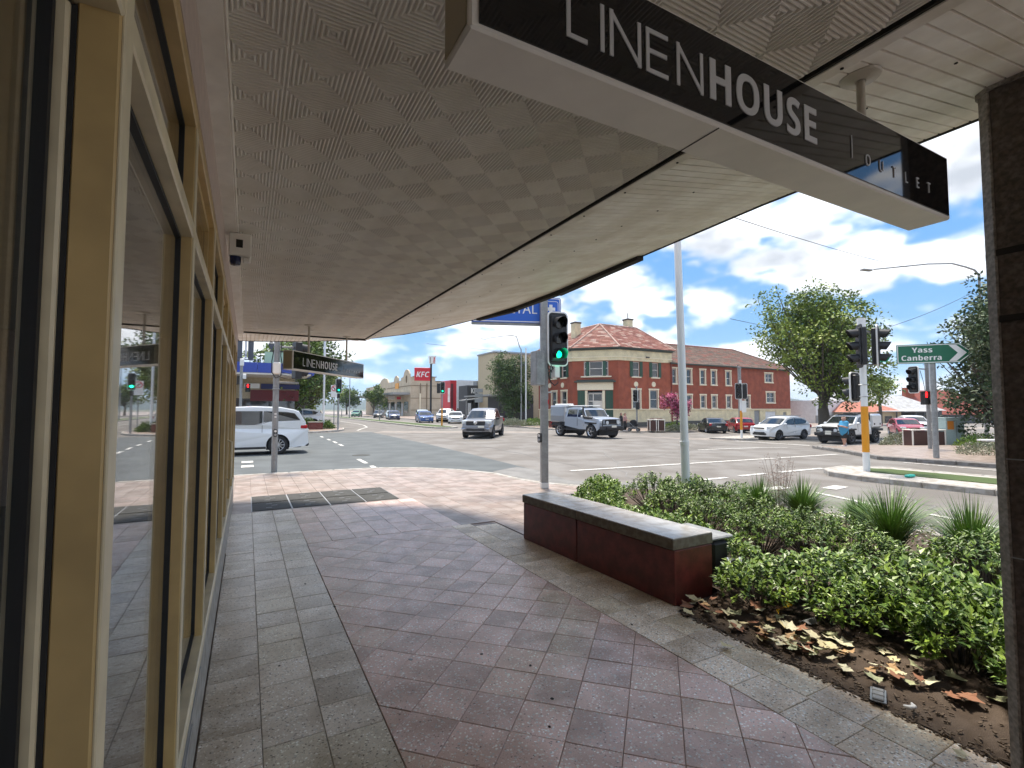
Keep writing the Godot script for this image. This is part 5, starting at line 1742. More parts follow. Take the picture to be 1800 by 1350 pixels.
	# plinth, string course, frieze, eaves round the three faces
	for k in [[R, 0.0, 8.2], [C, 0.0, 5.25], [L, 0.0, 7.49]]:
		var xf: Transform3D = k[0]
		var l: float = k[2]
		var bs := xf.basis
		for q in [["plinth", M.plinth, -0.23, 0.7, 0.05], ["string_course", M.trim_cream, 1.6, 0.1, 0.09], ["frieze", M.render_cream, 7.82, 1.24, 0.12], ["frieze_band", M.trim_cream, 7.62, 0.1, 0.19], ["cornice", M.green_trim, 8.5, 0.16, 0.3], ["gutter", M.green_trim, 8.63, 0.13, 0.48]]:
			if q[0] == "plinth" and xf == C:
				for e in [0.36, 4.7]:
					s = S()
					box(s, xf * V(e, q[2], q[4] / 2), V(0.72, q[3], q[4]), bs)
					obj(q[0], s, q[1], t)
				continue
			s = S()
			var ext: float = q[4] * 0.82
			box(s, xf * V(l / 2, q[2] + (0.003 if xf == C else 0.0), q[4] / 2 - 0.05), V(l + ext, q[3], q[4] + 0.1), bs)
			obj(q[0], s, q[1], t)
	for k in [[2.6, 4.5], [5.35, 4.55]]:
		s = S()
		lathe(s, R * Transform3D(Basis(Vector3.RIGHT, PI / 2), V(k[0], k[1], 0)), [Vector2(0.32, 0), Vector2(0.3, 0.05), Vector2(0.2, 0.06), Vector2(0.18, 0.03), Vector2(0, 0.03)], 18)
		obj("medallion", s, M.trim_cream, t)
	for k in [[5.4, 4.5], [2.6, 4.55]]:
		s = S()
		lathe(s, L * Transform3D(Basis(Vector3.RIGHT, PI / 2), V(k[0], k[1], 0)), [Vector2(0.32, 0), Vector2(0.3, 0.05), Vector2(0, 0.06)], 18)
		obj("medallion", s, M.trim_cream, t)
	part_box("block_end_wall", t, brick, V(45.15, 5.5, -47), V(0.1, 6.2, 7.5))
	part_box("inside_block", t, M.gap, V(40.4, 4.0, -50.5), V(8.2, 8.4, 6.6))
	# main roof
	var A := V(37.5, 11.9, -46.9)
	var B := V(43.3, 11.9, -46.9)
	var D := V(37.5, 11.9, -51.5)
	var E1 := V(45.6, 8.68, -42.5)
	var E2 := V(36.8, 8.68, -42.5)
	var E3 := V(32.8, 8.68, -46.5)
	var E4 := V(32.5, 8.68, -55.2)
	var mr: Array = M.roof_tiles
	roof_courses(t, E2, E1, B, A, mr, 17, 11)
	roof_courses(t, E3, E2, A, A, mr, 17, 12)
	roof_courses(t, E4, E3, A, D, mr, 17, 13)
	roof_courses(t, E1, V(45.75, 8.68, -52), B, B, mr, 17, 14)
	roof_courses(t, V(45.75, 8.68, -52), V(40.5, 8.68, -55.2), D, B, mr, 8, 15)
	roof_courses(t, V(42, 8.68, -55.2), E4, D, D, mr, 12, 16)
	part_box("back_wall", t, M.hotel_brick_1, V(37.4, 4.0, -54.25), V(8.2, 9.2, 0.1))
	for k in [[A, B], [A, E2], [A, E3], [B, E1], [A, D], [D, E4]]: ridge(t, k[0], k[1], M.roof_tile_3)
	for k in [[V(42.6, 11.9, -47.6), 1.5], [V(35.6, 10.9, -49.2), 2.0]]:
		var ch := part_box("chimney", t, M.render_cream, k[0] + V(0, 0.3, 0), V(0.9, k[1], 0.9), 0.04)
		part_box("chimney_cap", ch, M.plinth, k[0] + V(0, 0.3 + k[1] / 2 + 0.08, 0), V(1.05, 0.2, 1.05), 0.04)
		if k[1] < 1.8: pole_part(ch, "flue", M.plinth, k[0].y + 1.0, k[0].y + 2.0, 0.06, k[0].x, k[0].z)
	part_box("roof_lamp", t, M.plinth, V(41.2, 7.7, -42.7), V(0.5, 0.16, 0.2), 0.04)

func gable_house(n: String, label: String, c: Vector3, w: float, d: float, wall_h: float, roof_h: float, turn: float, wm: Material, rm: Material, hip := 0.0) -> Node3D:
	var t := thing(n, label, "house", c, turn)
	part_box("walls", t, wm, V(0, wall_h / 2, 0), V(w, wall_h, d))
	var s := S()
	var e := 0.4
	var A := V(-w / 2 - e, wall_h, d / 2 + e)
	var B := V(w / 2 + e, wall_h, d / 2 + e)
	var C := V(w / 2 + e, wall_h, -d / 2 - e)
	var D := V(-w / 2 - e, wall_h, -d / 2 - e)
	var P := V(-w / 2 + hip, wall_h + roof_h, 0)
	var Q := V(w / 2 - hip, wall_h + roof_h, 0)
	quad(s, A, P, Q, B); quad(s, C, Q, P, D); tri(s, A, D, P); tri(s, B, Q, C); quad(s, A, B, C, D)
	obj("roof", s, rm, t)
	for x in [-w * 0.27, w * 0.27]:
		var wn := part_box("window", t, M.win_glass, V(x, wall_h * 0.5, d / 2 + 0.02), V(1.1, 1.2, 0.06))
		part_box("window_frame", wn, M.win_frame, V(x, wall_h * 0.5 - 0.65, d / 2 + 0.04), V(1.3, 0.1, 0.1))
	return t

func build_other_buildings() -> void:
	# --- sandstone parade with scalloped parapet
	var t := thing("stone_parade", "tan stone shop row with curved parapets far up the highway", "building")
	var s := S()
	var prof := poly([0, 0, 0, 9.1, 1.2, 9.1, 1.3, 9.9, 2.0, 10.6, 3.3, 11.0, 4.6, 10.9, 5.6, 10.3, 6.2, 9.4, 8.2, 9.2, 8.3, 8.6, 11, 8.6, 11.2, 9.4, 12.2, 10.0, 13.4, 10.0, 14.6, 9.4, 15, 8.6, 20.5, 8.6, 20.8, 8.9, 22, 9.7, 25, 10.1, 28, 9.8, 30.5, 8.7, 31, 8.4, 48, 8.2, 48, 0])
	var fx := Transform3D(Basis(V(0, 0, -1), Vector3.UP, V(-1, 0, 0)), V(33, 0, -110))
	extr(s, prof, -0.35, 0.0, fx)
	obj("street_front", s, M.sandstone, t)
	s = S()
	extr(s, poly([0.36, 0, 0.36, 9.1, 5.9, 9.1, 5.9, 8.1, 12, 8.1, 12, 0]), -0.3, 0.0, Transform3D(Basis(V(1, 0, 0), Vector3.UP, V(0, 0, 1)), V(33, 0, -109.99)))
	obj("side_wall", s, M.sandstone, t)
	for y in [7.05, 4.15, 1.4]: part_box("string_course", t, M.sandstone_dark, V(39.0, y, -109.96), V(11.9, 0.14, 0.1))
	part_box("string_course", t, M.sandstone_dark, V(32.96, 7.05, -121), V(0.1, 0.16, 21.8))
	for x in [35.3, 36.8]: part_box("downpipe", t, M.sandstone_dark, V(x, 4.0, -109.9), V(0.2, 7.2, 0.12))
	part_box("pipe", t, M.trim_cream, V(35.2, 3.0, -109.85), V(0.3, 4.5, 0.14))
	s = S()
	lathe(s, Transform3D(Basis(Vector3.BACK, PI / 2), V(33.0, 8.7, -113.4)) * Transform3D(Basis.from_scale(V(1, 1, 0.5)), Vector3.ZERO), [Vector2(0.9, 0), Vector2(0.9, 0.1), Vector2(0.7, 0.12), Vector2(0.7, 0.04), Vector2(0, 0.04)], 18)
	obj("oval_panel", s, M.sandstone_dark, t)
	part_box("coping", t, M.sandstone_dark, V(36.3, 9.16, -109.9), V(5.7, 0.16, 0.6))
	part_box("coping", t, M.sandstone_dark, V(42.0, 8.16, -109.9), V(6.0, 0.16, 0.6))
	part_box("shop_awning", t, M.wall_grey, V(31.0, 5.2, -131.5), V(4.0, 0.5, 42))
	for k in 6: part_box("shop_window", t, M.win_glass, V(32.94, 2.1, -113.5 - k * 6), V(0.1, 2.6, 3.4))
	for k in 5: part_box("shop_door", t, M.wall_white, V(32.92, 1.5, -116.6 - k * 6), V(0.12, 3.0, 1.2))
	part_box("shop_sign", t, M.sign_white, V(30.4, 4.3, -117), V(1.6, 0.8, 0.1), 0.02)
	part_box("shop_sign", t, M.sign_red, V(32.2, 4.3, -117.1), V(1.0, 0.7, 0.1), 0.02)
	part_box("yellow_board", t, M.pole_orange, V(32.9, 7.4, -121.5), V(0.1, 1.4, 3.0))
	# --- takeaway: red tower, white wall, dark front
	t = thing("takeaway", "takeaway restaurant with red tower, white wall and dark fascia", "building")
	part_box("red_tower", t, M.kfc_red, V(33.2, 3.45, -86.5), V(1.2, 6.9, 5.0))
	part_box("tower_recess", t, M.wall_maroon, V(32.9, 3.6, -83.96), V(0.5, 5.4, 0.1))
	var ban := part_box("banner", t, M.sign_white, V(32.56, 4.2, -84.6), V(0.06, 2.6, 1.0))
	text_part("lettering", "KFC", 0.5, 0.02, M.kfc_red, ban, V(32.5, 4.2, -84.6), 700, Basis(V(0, 0, 1), -PI / 2) * Basis(Vector3.UP, -PI / 2))
	part_box("white_wall", t, M.wall_white, V(37.3, 3.48, -84.2), V(7.0, 6.96, 0.4))
	part_box("dark_front", t, M.wall_dark, V(39.4, 2.8, -78.2), V(13.4, 5.7, 4.0))
	var fs := part_box("fascia", t, M.wall_dark, V(37.5, 4.75, -76.05), V(10.0, 1.6, 0.3), 0.02)
	text_part("lettering", "KFC", 0.85, 0.06, M.sign_white, fs, V(33.95, 4.72, -75.88), 700, Basis.from_scale(V(0.78, 1, 1)))
	for k in 5: part_box("stripe", fs, M.sign_red, V(35.7 + k * 0.75, 4.8, -75.88), V(0.4, 1.3, 0.06))
	part_box("roof_plant", t, M.wall_grey, V(35.6, 6.1, -78), V(1.5, 0.8, 1.5), 0.02)
	part_box("roof_plant", t, M.wall_white, V(37.8, 6.0, -78.5), V(1.7, 0.7, 1.5), 0.02)
	part_box("canopy", t, M.wall_grey, V(35.2, 3.55, -74.8), V(8.8, 0.14, 2.6), 0.0, Basis(Vector3.BACK, 0.12))
	for x in [31.4, 34.6, 38.0]: part_box("canopy_post", t, M.wall_grey, V(x, 1.7, -73.7), V(0.14, 3.4, 0.14))
	for x in [34.4, 36.8, 39.6]: part_box("shop_window", t, M.win_glass, V(x, 1.8, -76.15), V(1.7, 2.4, 0.08))
	for k in [[31.9, 2.2], [36.9, 2.3]]: part_box("menu_board", t, M.wall_white, V(k[0], 1.5, -73.6), V(0.5, k[1], 0.1))
	# tall sign
	t = thing("pylon_sign", "red takeaway pylon sign with white letters and bucket on a black pole", "sign", V(25.9, 0, -75.3), deg_to_rad(-12))
	pole_part(t, "pole", M.black_plastic, 0, 9.0, 0.16)
	var pn := part_box("panel", t, M.sign_red, V(-1.4, 7.2, 0.15), V(2.5, 2.1, 0.25), 0.05)
	text_part("lettering", "KFC", 0.85, 0.05, M.sign_white, pn, V(-1.38, 7.15, 0.29), 700, Basis(V(0.95, 0, 0), V(0.22, 1, 0), V(0, 0, 1)))
	s = S()
	lathe(s, Transform3D(Basis(), V(0.2, 8.9, 0)), [Vector2(0.0, 0), Vector2(0.5, 0.0), Vector2(0.62, 1.15), Vector2(0.66, 1.2), Vector2(0, 1.2)], 18)
	var bk := obj("bucket", s, M.sign_white, t)
	for k in 3:
		s = S()
		var a0 := deg_to_rad(58 + k * 62)
		for i in 3:
			var b0 := a0 + i * 0.11
			var b1 := b0 + 0.11
			quad(s, V(0.2 + cos(b0) * 0.518, 9.02, sin(b0) * 0.518), V(0.2 + cos(b1) * 0.518, 9.02, sin(b1) * 0.518), V(0.2 + cos(b1) * 0.612, 9.92, sin(b1) * 0.612), V(0.2 + cos(b0) * 0.612, 9.92, sin(b0) * 0.612))
		obj("stripe", s, M.sign_red if k != 1 else M.pole_grey, bk)
	# --- pale two-storey block behind the street tree
	t = thing("pale_block", "pale flat-roofed block half hidden behind the street tree", "building")
	part_box("walls", t, M.wall_buff, V(38.8, 5.3, -72.5), V(9.0, 10.6, 6.0))
	part_box("parapet", t, M.wall_grey, V(38.8, 10.7, -72.5), V(9.3, 0.25, 6.3))
	part_box("shopfront", t, M.wall_dark, V(36.5, 1.9, -68.0), V(6.0, 3.8, 4.0))
	part_box("shop_awning", t, M.wall_grey, V(31.6, 3.6, -66.6), V(3.4, 0.2, 9.0))
	for k in 4: part_box("window", t, M.win_glass, V(35.6 + k * 2.1, 8.6, -69.46), V(1.2, 1.6, 0.1))
	# --- blue awning shop across the side street
	t = thing("blue_awning_shop", "shop with deep blue awning across the side street", "building")
	part_box("walls", t, M.wall_buff, V(-7.0, 2.6, -50.0), V(21.0, 5.2, 10.0))
	part_box("awning_soffit", t, M.plaster, V(-6.0, 4.28, -42.9), V(20.6, 0.12, 4.2))
	for k in 5: part_box("awning_fascia", t, M.awning_blue, V(2.6 - k * 4.0, 4.72, -40.78 - 0.002 * k), V(3.98, 0.74, 0.12))
	part_box("awning_end", t, M.awning_blue, V(4.44, 4.6, -42.8), V(0.12, 0.74, 4.2))
	part_box("awning_top", t, M.awning_blue, V(-6.0, 4.98, -42.9), V(20.4, 0.06, 4.0))
	part_box("shop_window", t, M.win_glass, V(-1.0, 1.4, -44.95), V(9.0, 2.2, 0.1))
	part_box("maroon_panel", t, M.wall_maroon, V(2.0, 2.75, -44.9), V(3.6, 0.9, 0.12))
	part_box("maroon_panel", t, M.wall_maroon, V(-2.6, 2.75, -44.9), V(3.6, 0.9, 0.12))
	part_box("shop_sign", t, M.sign_white, V(0.3, 3.52, -44.85), V(1.1, 0.4, 0.1))
	part_box("shop_sign", t, mt("sign_navy", lin(0.012, 0.02, 0.11), 0.5), V(2.4, 3.5, -44.85), V(2.9, 0.42, 0.1))
	part_box("corner_tower", t, M.wall_slate, V(-0.95, 6.2, -44.1), V(1.0, 5.2, 1.2))
	part_box("tower_window", t, M.win_frame, V(-0.2, 7.2, -43.9), V(0.14, 3.0, 0.5))
	part_box("tower_column", t, M.wall_slate, V(0.15, 7.4, -44.4), V(0.4, 3.6, 0.8))
	var pb := part_box("rooftop_hoarding", t, mt("hoarding_green", lin(0.40, 0.55, 0.36), 0.6), V(2.05, 5.55, -42.5), V(1.9, 1.1, 0.1))
	part_box("hoarding_rail", pb, M.wall_dark, V(2.2, 6.18, -42.5), V(1.5, 0.1, 0.12))
	s = S()
	lathe(s, Transform3D(Basis(), V(1.55, 6.2, -42.5)), [Vector2(0.05, 0), Vector2(0.05, 0.12), Vector2(0.1, 0.15), Vector2(0.2, 0.5), Vector2(0.24, 0.52), Vector2(0.06, 0.74), Vector2(0.02, 0.9), Vector2(0, 0.92)], 6)
	obj("lantern", s, M.wall_slate, pb)
	s = S()
	for x in [-0.6, 0.1, 0.8]: box(s, V(x, 5.35, -41.6), V(0.05, 0.7, 0.05))
	for y in [5.68, 5.35]: box(s, V(0.1, y, -41.6), V(1.5, 0.05, 0.05))
	obj("railing", s, M.wall_slate, t)
	# --- houses and sheds past the hotel
	t = thing("grey_shed", "pale grey shed beyond the hotel end behind the big tree", "shed", V(78.5, -1.0, -45.5))
	part_box("walls", t, M.wall_white, V(0, 1.6, 0), V(12, 4.6, 8))
	part_box("dado", t, M.wall_grey, V(-0.1, 0.4, 4.02), V(12, 2.6, 0.1))
	part_box("fence", t, M.wall_white, V(-4.5, 0.3, 6), V(9, 1.4, 0.1))
	gable_house("cottage", "cottage with pale grey iron roof and dark verandah", V(89.8, -1.1, -40.1), 10, 8, 2.5, 2.4, -0.5, M.wall_slate, M.iron_grey, 3.0)
	var ve := gable_house("cottage", "cottage with rusty red iron roof and brick chimney", V(98.3, -1.2, -37.8), 13, 9, 2.0, 3.9, -0.62, M.wall_slate, M.iron_red, 4.0)
	part_box("chimney", ve, M.hotel_brick_0, V(-4.0, 5.0, 1.0), V(1.3, 2.6, 1.0), 0.03)
	gable_house("cottage", "low cottage with faded pink roof behind the white utility truck", V(81.7, -1.2, -41.1), 9, 7, 2.4, 1.7, -0.4, M.wall_buff, M.iron_pink, 2.5)
	gable_house("cottage", "cottage with bright grey iron roof behind the red-roofed one", V(97, -0.6, -49), 11, 9, 3.4, 3.0, -0.5, M.wall_white, M.iron_grey, 3.5)
	t = thing("verandah", "flat grey iron verandah roof on dark posts by the cottages", "verandah", V(85.2, -0.9, -36.6), -0.5)
	part_box("roof", t, M.iron_grey, V(0, 2.35, 0), V(9, 0.12, 3.0), 0.0, Basis(Vector3.RIGHT, 0.12))
	for x in [-4, -1.4, 1.4, 4]: part_box("post", t, M.wall_slate, V(x, 1.1, 1.2), V(0.14, 2.3, 0.14))
	part_box("back_wall", t, M.wall_dark, V(0, 1.1, -1.2), V(9, 2.2, 0.2))
	t = thing("buff_hall", "cream hall wall beyond the red-roofed cottage", "building", V(122, -1.0, -42))
	part_box("walls", t, M.wall_buff, V(0, 2.6, 0), V(10, 5.2, 8))
	part_box("parapet", t, M.trim_cream, V(0, 5.3, 0), V(10.3, 0.25, 8.3))

# ------------------------------------------------------------------ vehicles
# local axes: +x forward, +z to the vehicle's right, origin on the ground under the middle
func wheel(p: Node, c: Vector3, r: float, w: float, side: float, rim: Material, spokes := 8) -> void:
	var b := Basis(Vector3.RIGHT, PI / 2 * side)    # local y -> outwards
	var s := S()
	lathe(s, Transform3D(b, c), [Vector2(r * 0.64, -w / 2), Vector2(r * 0.93, -w / 2), Vector2(r, -w * 0.34), Vector2(r, w * 0.34), Vector2(r * 0.94, w / 2), Vector2(r * 0.68, w / 2), Vector2(r * 0.62, w * 0.3), Vector2(r * 0.6, -w * 0.2), Vector2(0, -w * 0.2)], 22)
	var t := obj("wheel", s, M.tyre, p)
	s = S()
	lathe(s, Transform3D(b, c), [Vector2(r * 0.6, w * 0.3), Vector2(r * 0.67, w * 0.44), Vector2(r * 0.64, w * 0.46), Vector2(r * 0.56, w * 0.3)], 22)
	lathe(s, Transform3D(b, c), [Vector2(r * 0.16, w * 0.12), Vector2(r * 0.14, w * 0.4), Vector2(0, w * 0.42)], 12)
	for k in spokes:
		var q := Basis(Vector3.UP, TAU * k / spokes)
		box(s, Transform3D(b, c) * (q * V(r * 0.36, w * 0.3, 0)), V(r * 0.5, w * 0.14, r * 0.09), b * q)
	obj("rim", s, rim, t)

func car(d: Dictionary) -> Node3D:
	var t := thing(d.name, d.label, d.cat, d.at, d.turn, d.get("group", ""))
	var sc: float = d.get("scale", 1.0)
	t.scale = Vector3.ONE * sc
	var paint: Material = M["paint_" + d.paint]
	var L: float = d.L
	var W: float = d.W
	var wr: float = d.wr
	var ax: Array = d.axles            # x of front and rear axle
	var up: Array = d.up               # top outline of the lower body, nose to tail: x, y pairs
	var cab: Array = d.cab             # cabin outline: base front, roof front, [more roof], roof rear, base rear
	var belt: float = d.belt
	var clear: float = d.clear
	var low: Material = M.car_plastic
	# outline with wheel arches, from the nose bottom up and over to the tail, back along the sill
	var P := PackedVector2Array()
	for i in range(0, up.size(), 2): P.append(Vector2(up[i], up[i + 1]))
	var arch := wr * 1.16
	for k in [1, 0]:
		var cx: float = ax[k]
		if cx - arch < up[up.size() - 2]: continue
		var a0 := asin(clampf((clear - wr) / arch, -1, 1))
		for i in 13:
			var a := lerpf(PI - a0, a0, i / 12.0)
			P.append(Vector2(cx + cos(a) * arch, wr + sin(a) * arch))
	# half width along the body: narrower at nose and tail, and above the belt
	var half := func(x: float, y: float) -> float:
		var u: float = absf(x) / (L / 2)
		var nose := 1.0 - 0.15 * pow(clampf((u - 0.72) / 0.28, 0, 1), 2.0)
		var tum: float = 1.0 - d.get("tumble", 0.17) * clampf((y - belt) / (d.H - belt), 0, 1) - 0.045 * clampf((clear + 0.28 - y) / 0.28, 0, 1) - 0.02 * clampf((y - belt + 0.3) / 0.3, 0, 1)
		return W / 2 * nose * tum
	var s := S()
	var hull := func(st: SurfaceTool, poly2: PackedVector2Array, top_n: int, bev: float) -> void:
		# sides
		var tr := Geometry2D.triangulate_polygon(poly2)
		for sd in [-1.0, 1.0]:
			st.set_smooth_group(-1)
			for i in range(0, tr.size(), 3):
				var q: Array[Vector3] = []
				for k in 3:
					var v := poly2[tr[i + k]]
					q.append(V(v.x, v.y, sd * half.call(v.x, v.y)))
				if (q[1] - q[0]).cross(q[2] - q[0]).z * sd > 0: tri(st, q[0], q[2], q[1])
				else: tri(st, q[0], q[1], q[2])
		# over the top, nose to tail, with rounded shoulders
		var fr := [-1.0, -0.97, -0.9, -0.6, 0.0, 0.6, 0.9, 0.97, 1.0]
		sg += 1
		st.set_smooth_group(sg)
		for i in top_n - 1:
			var a := poly2[i]
			var b := poly2[i + 1]
			var na := Vector2.ZERO
			for e in [[i - 1, i], [i, i + 1]]:
				if e[0] >= 0 and e[1] < top_n: na += (poly2[e[1]] - poly2[e[0]]).normalized().orthogonal()
			var nb := Vector2.ZERO
			for e in [[i, i + 1], [i + 1, i + 2]]:
				if e[0] >= 0 and e[1] < top_n: nb += (poly2[e[1]] - poly2[e[0]]).normalized().orthogonal()
			na = na.normalized(); nb = nb.normalized()
			if na.dot(a - Vector2(0, belt * 0.6)) < 0: na = -na
			if nb.dot(b - Vector2(0, belt * 0.6)) < 0: nb = -nb
			for k in fr.size() - 1:
				var v: Array[Vector3] = []
				for e in [[a, na, fr[k]], [a, na, fr[k + 1]], [b, nb, fr[k + 1]], [b, nb, fr[k]]]:
					var lift: float = bev * (1.0 - pow(absf(e[2]), 6.0)) + bev * 0.5 * (1.0 - e[2] * e[2])
					var q: Vector2 = e[0] + e[1] * lift
					v.append(V(q.x, q.y, e[2] * half.call(e[0].x, e[0].y)))
				quad(st, v[0], v[1], v[2], v[3])
	hull.call(s, P, up.size() / 2, d.get("bev", 0.035))
	var body := obj("body", s, paint, t)
	# underside pan and wheel wells
	part_box("underbody", t, low, V(0, clear + 0.1, 0), V(L * 0.9, 0.2, W * 0.8), 0.04)
	for k in 2: part_box("wheel_well", t, low, V(ax[k], wr + 0.12, 0), V(arch * 1.9, arch * 1.5, W * 0.72))
	# cabin
	var Q := PackedVector2Array()
	for i in range(0, cab.size(), 2): Q.append(Vector2(cab[i], cab[i + 1]))
	s = S()
	hull.call(s, Q, Q.size(), 0.03)
	obj("cabin", s, paint, t)
	# glass: windscreen and rear window follow the cabin's first and last slopes
	var n := Q.size()
	for k in [[0, 1, "windscreen"], [n - 1, n - 2, "rear_window"]]:
		if k[2] == "rear_window" and d.get("no_rear", false): continue
		var a: Vector2 = Q[k[0]]
		var b: Vector2 = Q[k[1]]
		var o := (b - a).orthogonal().normalized()
		if o.dot(Vector2(signf(a.x - b.x) * 1.0, 0.3)) < 0: o = -o
		s = S()
		sg += 1
		s.set_smooth_group(sg)
		var fr := [-0.93, -0.6, 0.0, 0.6, 0.93]
		for i in 4:
			var v: Array[Vector3] = []
			for e in [[0.06, fr[i]], [0.06, fr[i + 1]], [0.93, fr[i + 1]], [0.93, fr[i]]]:
				var q: Vector2 = a.lerp(b, e[0]) + o * (0.012 + 0.03 * (1 - pow(absf(e[1]), 6.0)) + 0.015 * (1 - e[1] * e[1]))
				v.append(V(q.x, q.y, e[1] * half.call(q.x, q.y)))
			quad(s, v[0], v[1], v[2], v[3])
		obj(k[2], s, M.car_glass, t)
	# side windows
	for wn in d.wins:
		for sd in [-1.0, 1.0]:
			s = S()
			var pw := poly(wn)
			var tr := Geometry2D.triangulate_polygon(pw)
			for i in range(0, tr.size(), 3):
				var v: Array[Vector3] = []
				for k in 3: v.append(V(pw[tr[i + k]].x, pw[tr[i + k]].y, sd * (half.call(pw[tr[i + k]].x, pw[tr[i + k]].y) + 0.007)))
				tri(s, v[0], v[1], v[2])
			for i in pw.size():
				var a := pw[i]
				var b := pw[(i + 1) % pw.size()]
				quad(s, V(a.x, a.y, sd * (half.call(a.x, a.y) + 0.007)), V(b.x, b.y, sd * (half.call(b.x, b.y) + 0.007)), V(b.x, b.y, sd * (half.call(b.x, b.y) - 0.01)), V(a.x, a.y, sd * (half.call(a.x, a.y) - 0.01)))
			obj("side_window", s, M.car_glass, t)
	# wheels
	var rim: Material = M[d.get("rim", "alloy")]
	for k in 2:
		for sd in [-1.0, 1.0]: wheel(t, V(ax[k], wr, sd * (W / 2 - 0.115)), wr, d.get("tw", 0.22), sd, rim, d.get("spokes", 8))
	# sills, door seams, handles, mirrors
	for sd in [-1.0, 1.0]:
		part_box("sill", t, low, V((ax[0] + ax[1]) / 2, clear + 0.03, sd * (W / 2 * 0.955)), V(absf(ax[0] - ax[1]) - arch * 2.0, 0.09, 0.05), 0.015)
		for x in d.get("seams", []): part_box("door_seam", t, low, V(x, (belt + clear) / 2 + 0.12, sd * (W / 2 * 0.982)), V(0.012, belt - clear - 0.28, 0.012))
		for x in d.get("handles", []): part_box("door_handle", t, M["chrome"] if d.get("chrome_handles", false) else paint, V(x, belt - 0.1, sd * W / 2 * 0.99), V(0.2, 0.03, 0.04), 0.01)
		var mx: float = d.get("mirror", Q[0].x - 0.35)
		part_box("mirror", t, M[d.get("mirror_mat", "paint_" + d.paint)], V(mx, belt + 0.06, sd * (W / 2 + 0.1)), V(0.12, 0.15, 0.2), 0.04)
	# face and tail
	var fx: float = L / 2
	for sd in [-1.0, 1.0]:
		var hl: Array = d.get("hl", [fx - 0.12, belt - 0.2, W * 0.36, 0.3, 0.16, 0.36])
		part_box("headlight", t, M.headlight, V(hl[0] + 0.05, hl[1], sd * hl[2]), V(hl[3], hl[4], hl[5]), 0.05, Basis(Vector3.UP, sd * 0.35))
		var tl: Array = d.get("tl", [-fx + 0.08, belt - 0.1, W * 0.4, 0.16, 0.22, 0.24])
		part_box("tail_light", t, M.taillight, V(tl[0] - 0.03, tl[1], sd * tl[2]), V(tl[3], tl[4], tl[5]), 0.04)
	var gr: Array = d.get("grille", [fx - 0.03, belt - 0.28, 0.07, 0.16, W * 0.5])
	part_box("grille", t, low, V(gr[0] + 0.06, gr[1], 0), V(gr[2], gr[3], gr[4]), 0.03)
	part_box("lower_grille", t, low, V(fx + 0.005, clear + 0.2, 0), V(0.09, 0.16, W * 0.6), 0.03)
	part_box("number_plate", t, M.plate, V(fx + 0.06, d.get("plate_y", clear + 0.28), d.get("plate_z", 0.0)), V(0.02, 0.12, 0.38), 0.004)
	part_box("rear_bumper", t, low, V(-fx + 0.06, clear + 0.12, 0), V(0.14, 0.16, W * 0.82), 0.04)
	part_box("number_plate", t, M.plate, V(-fx - 0.055, d.get("rplate_y", belt - 0.28), 0), V(0.02, 0.12, 0.38), 0.004)
	return t

func spec(base: Dictionary, over: Dictionary) -> Dictionary:
	var d := base.duplicate(true)
	d.merge(over, true)
	return d

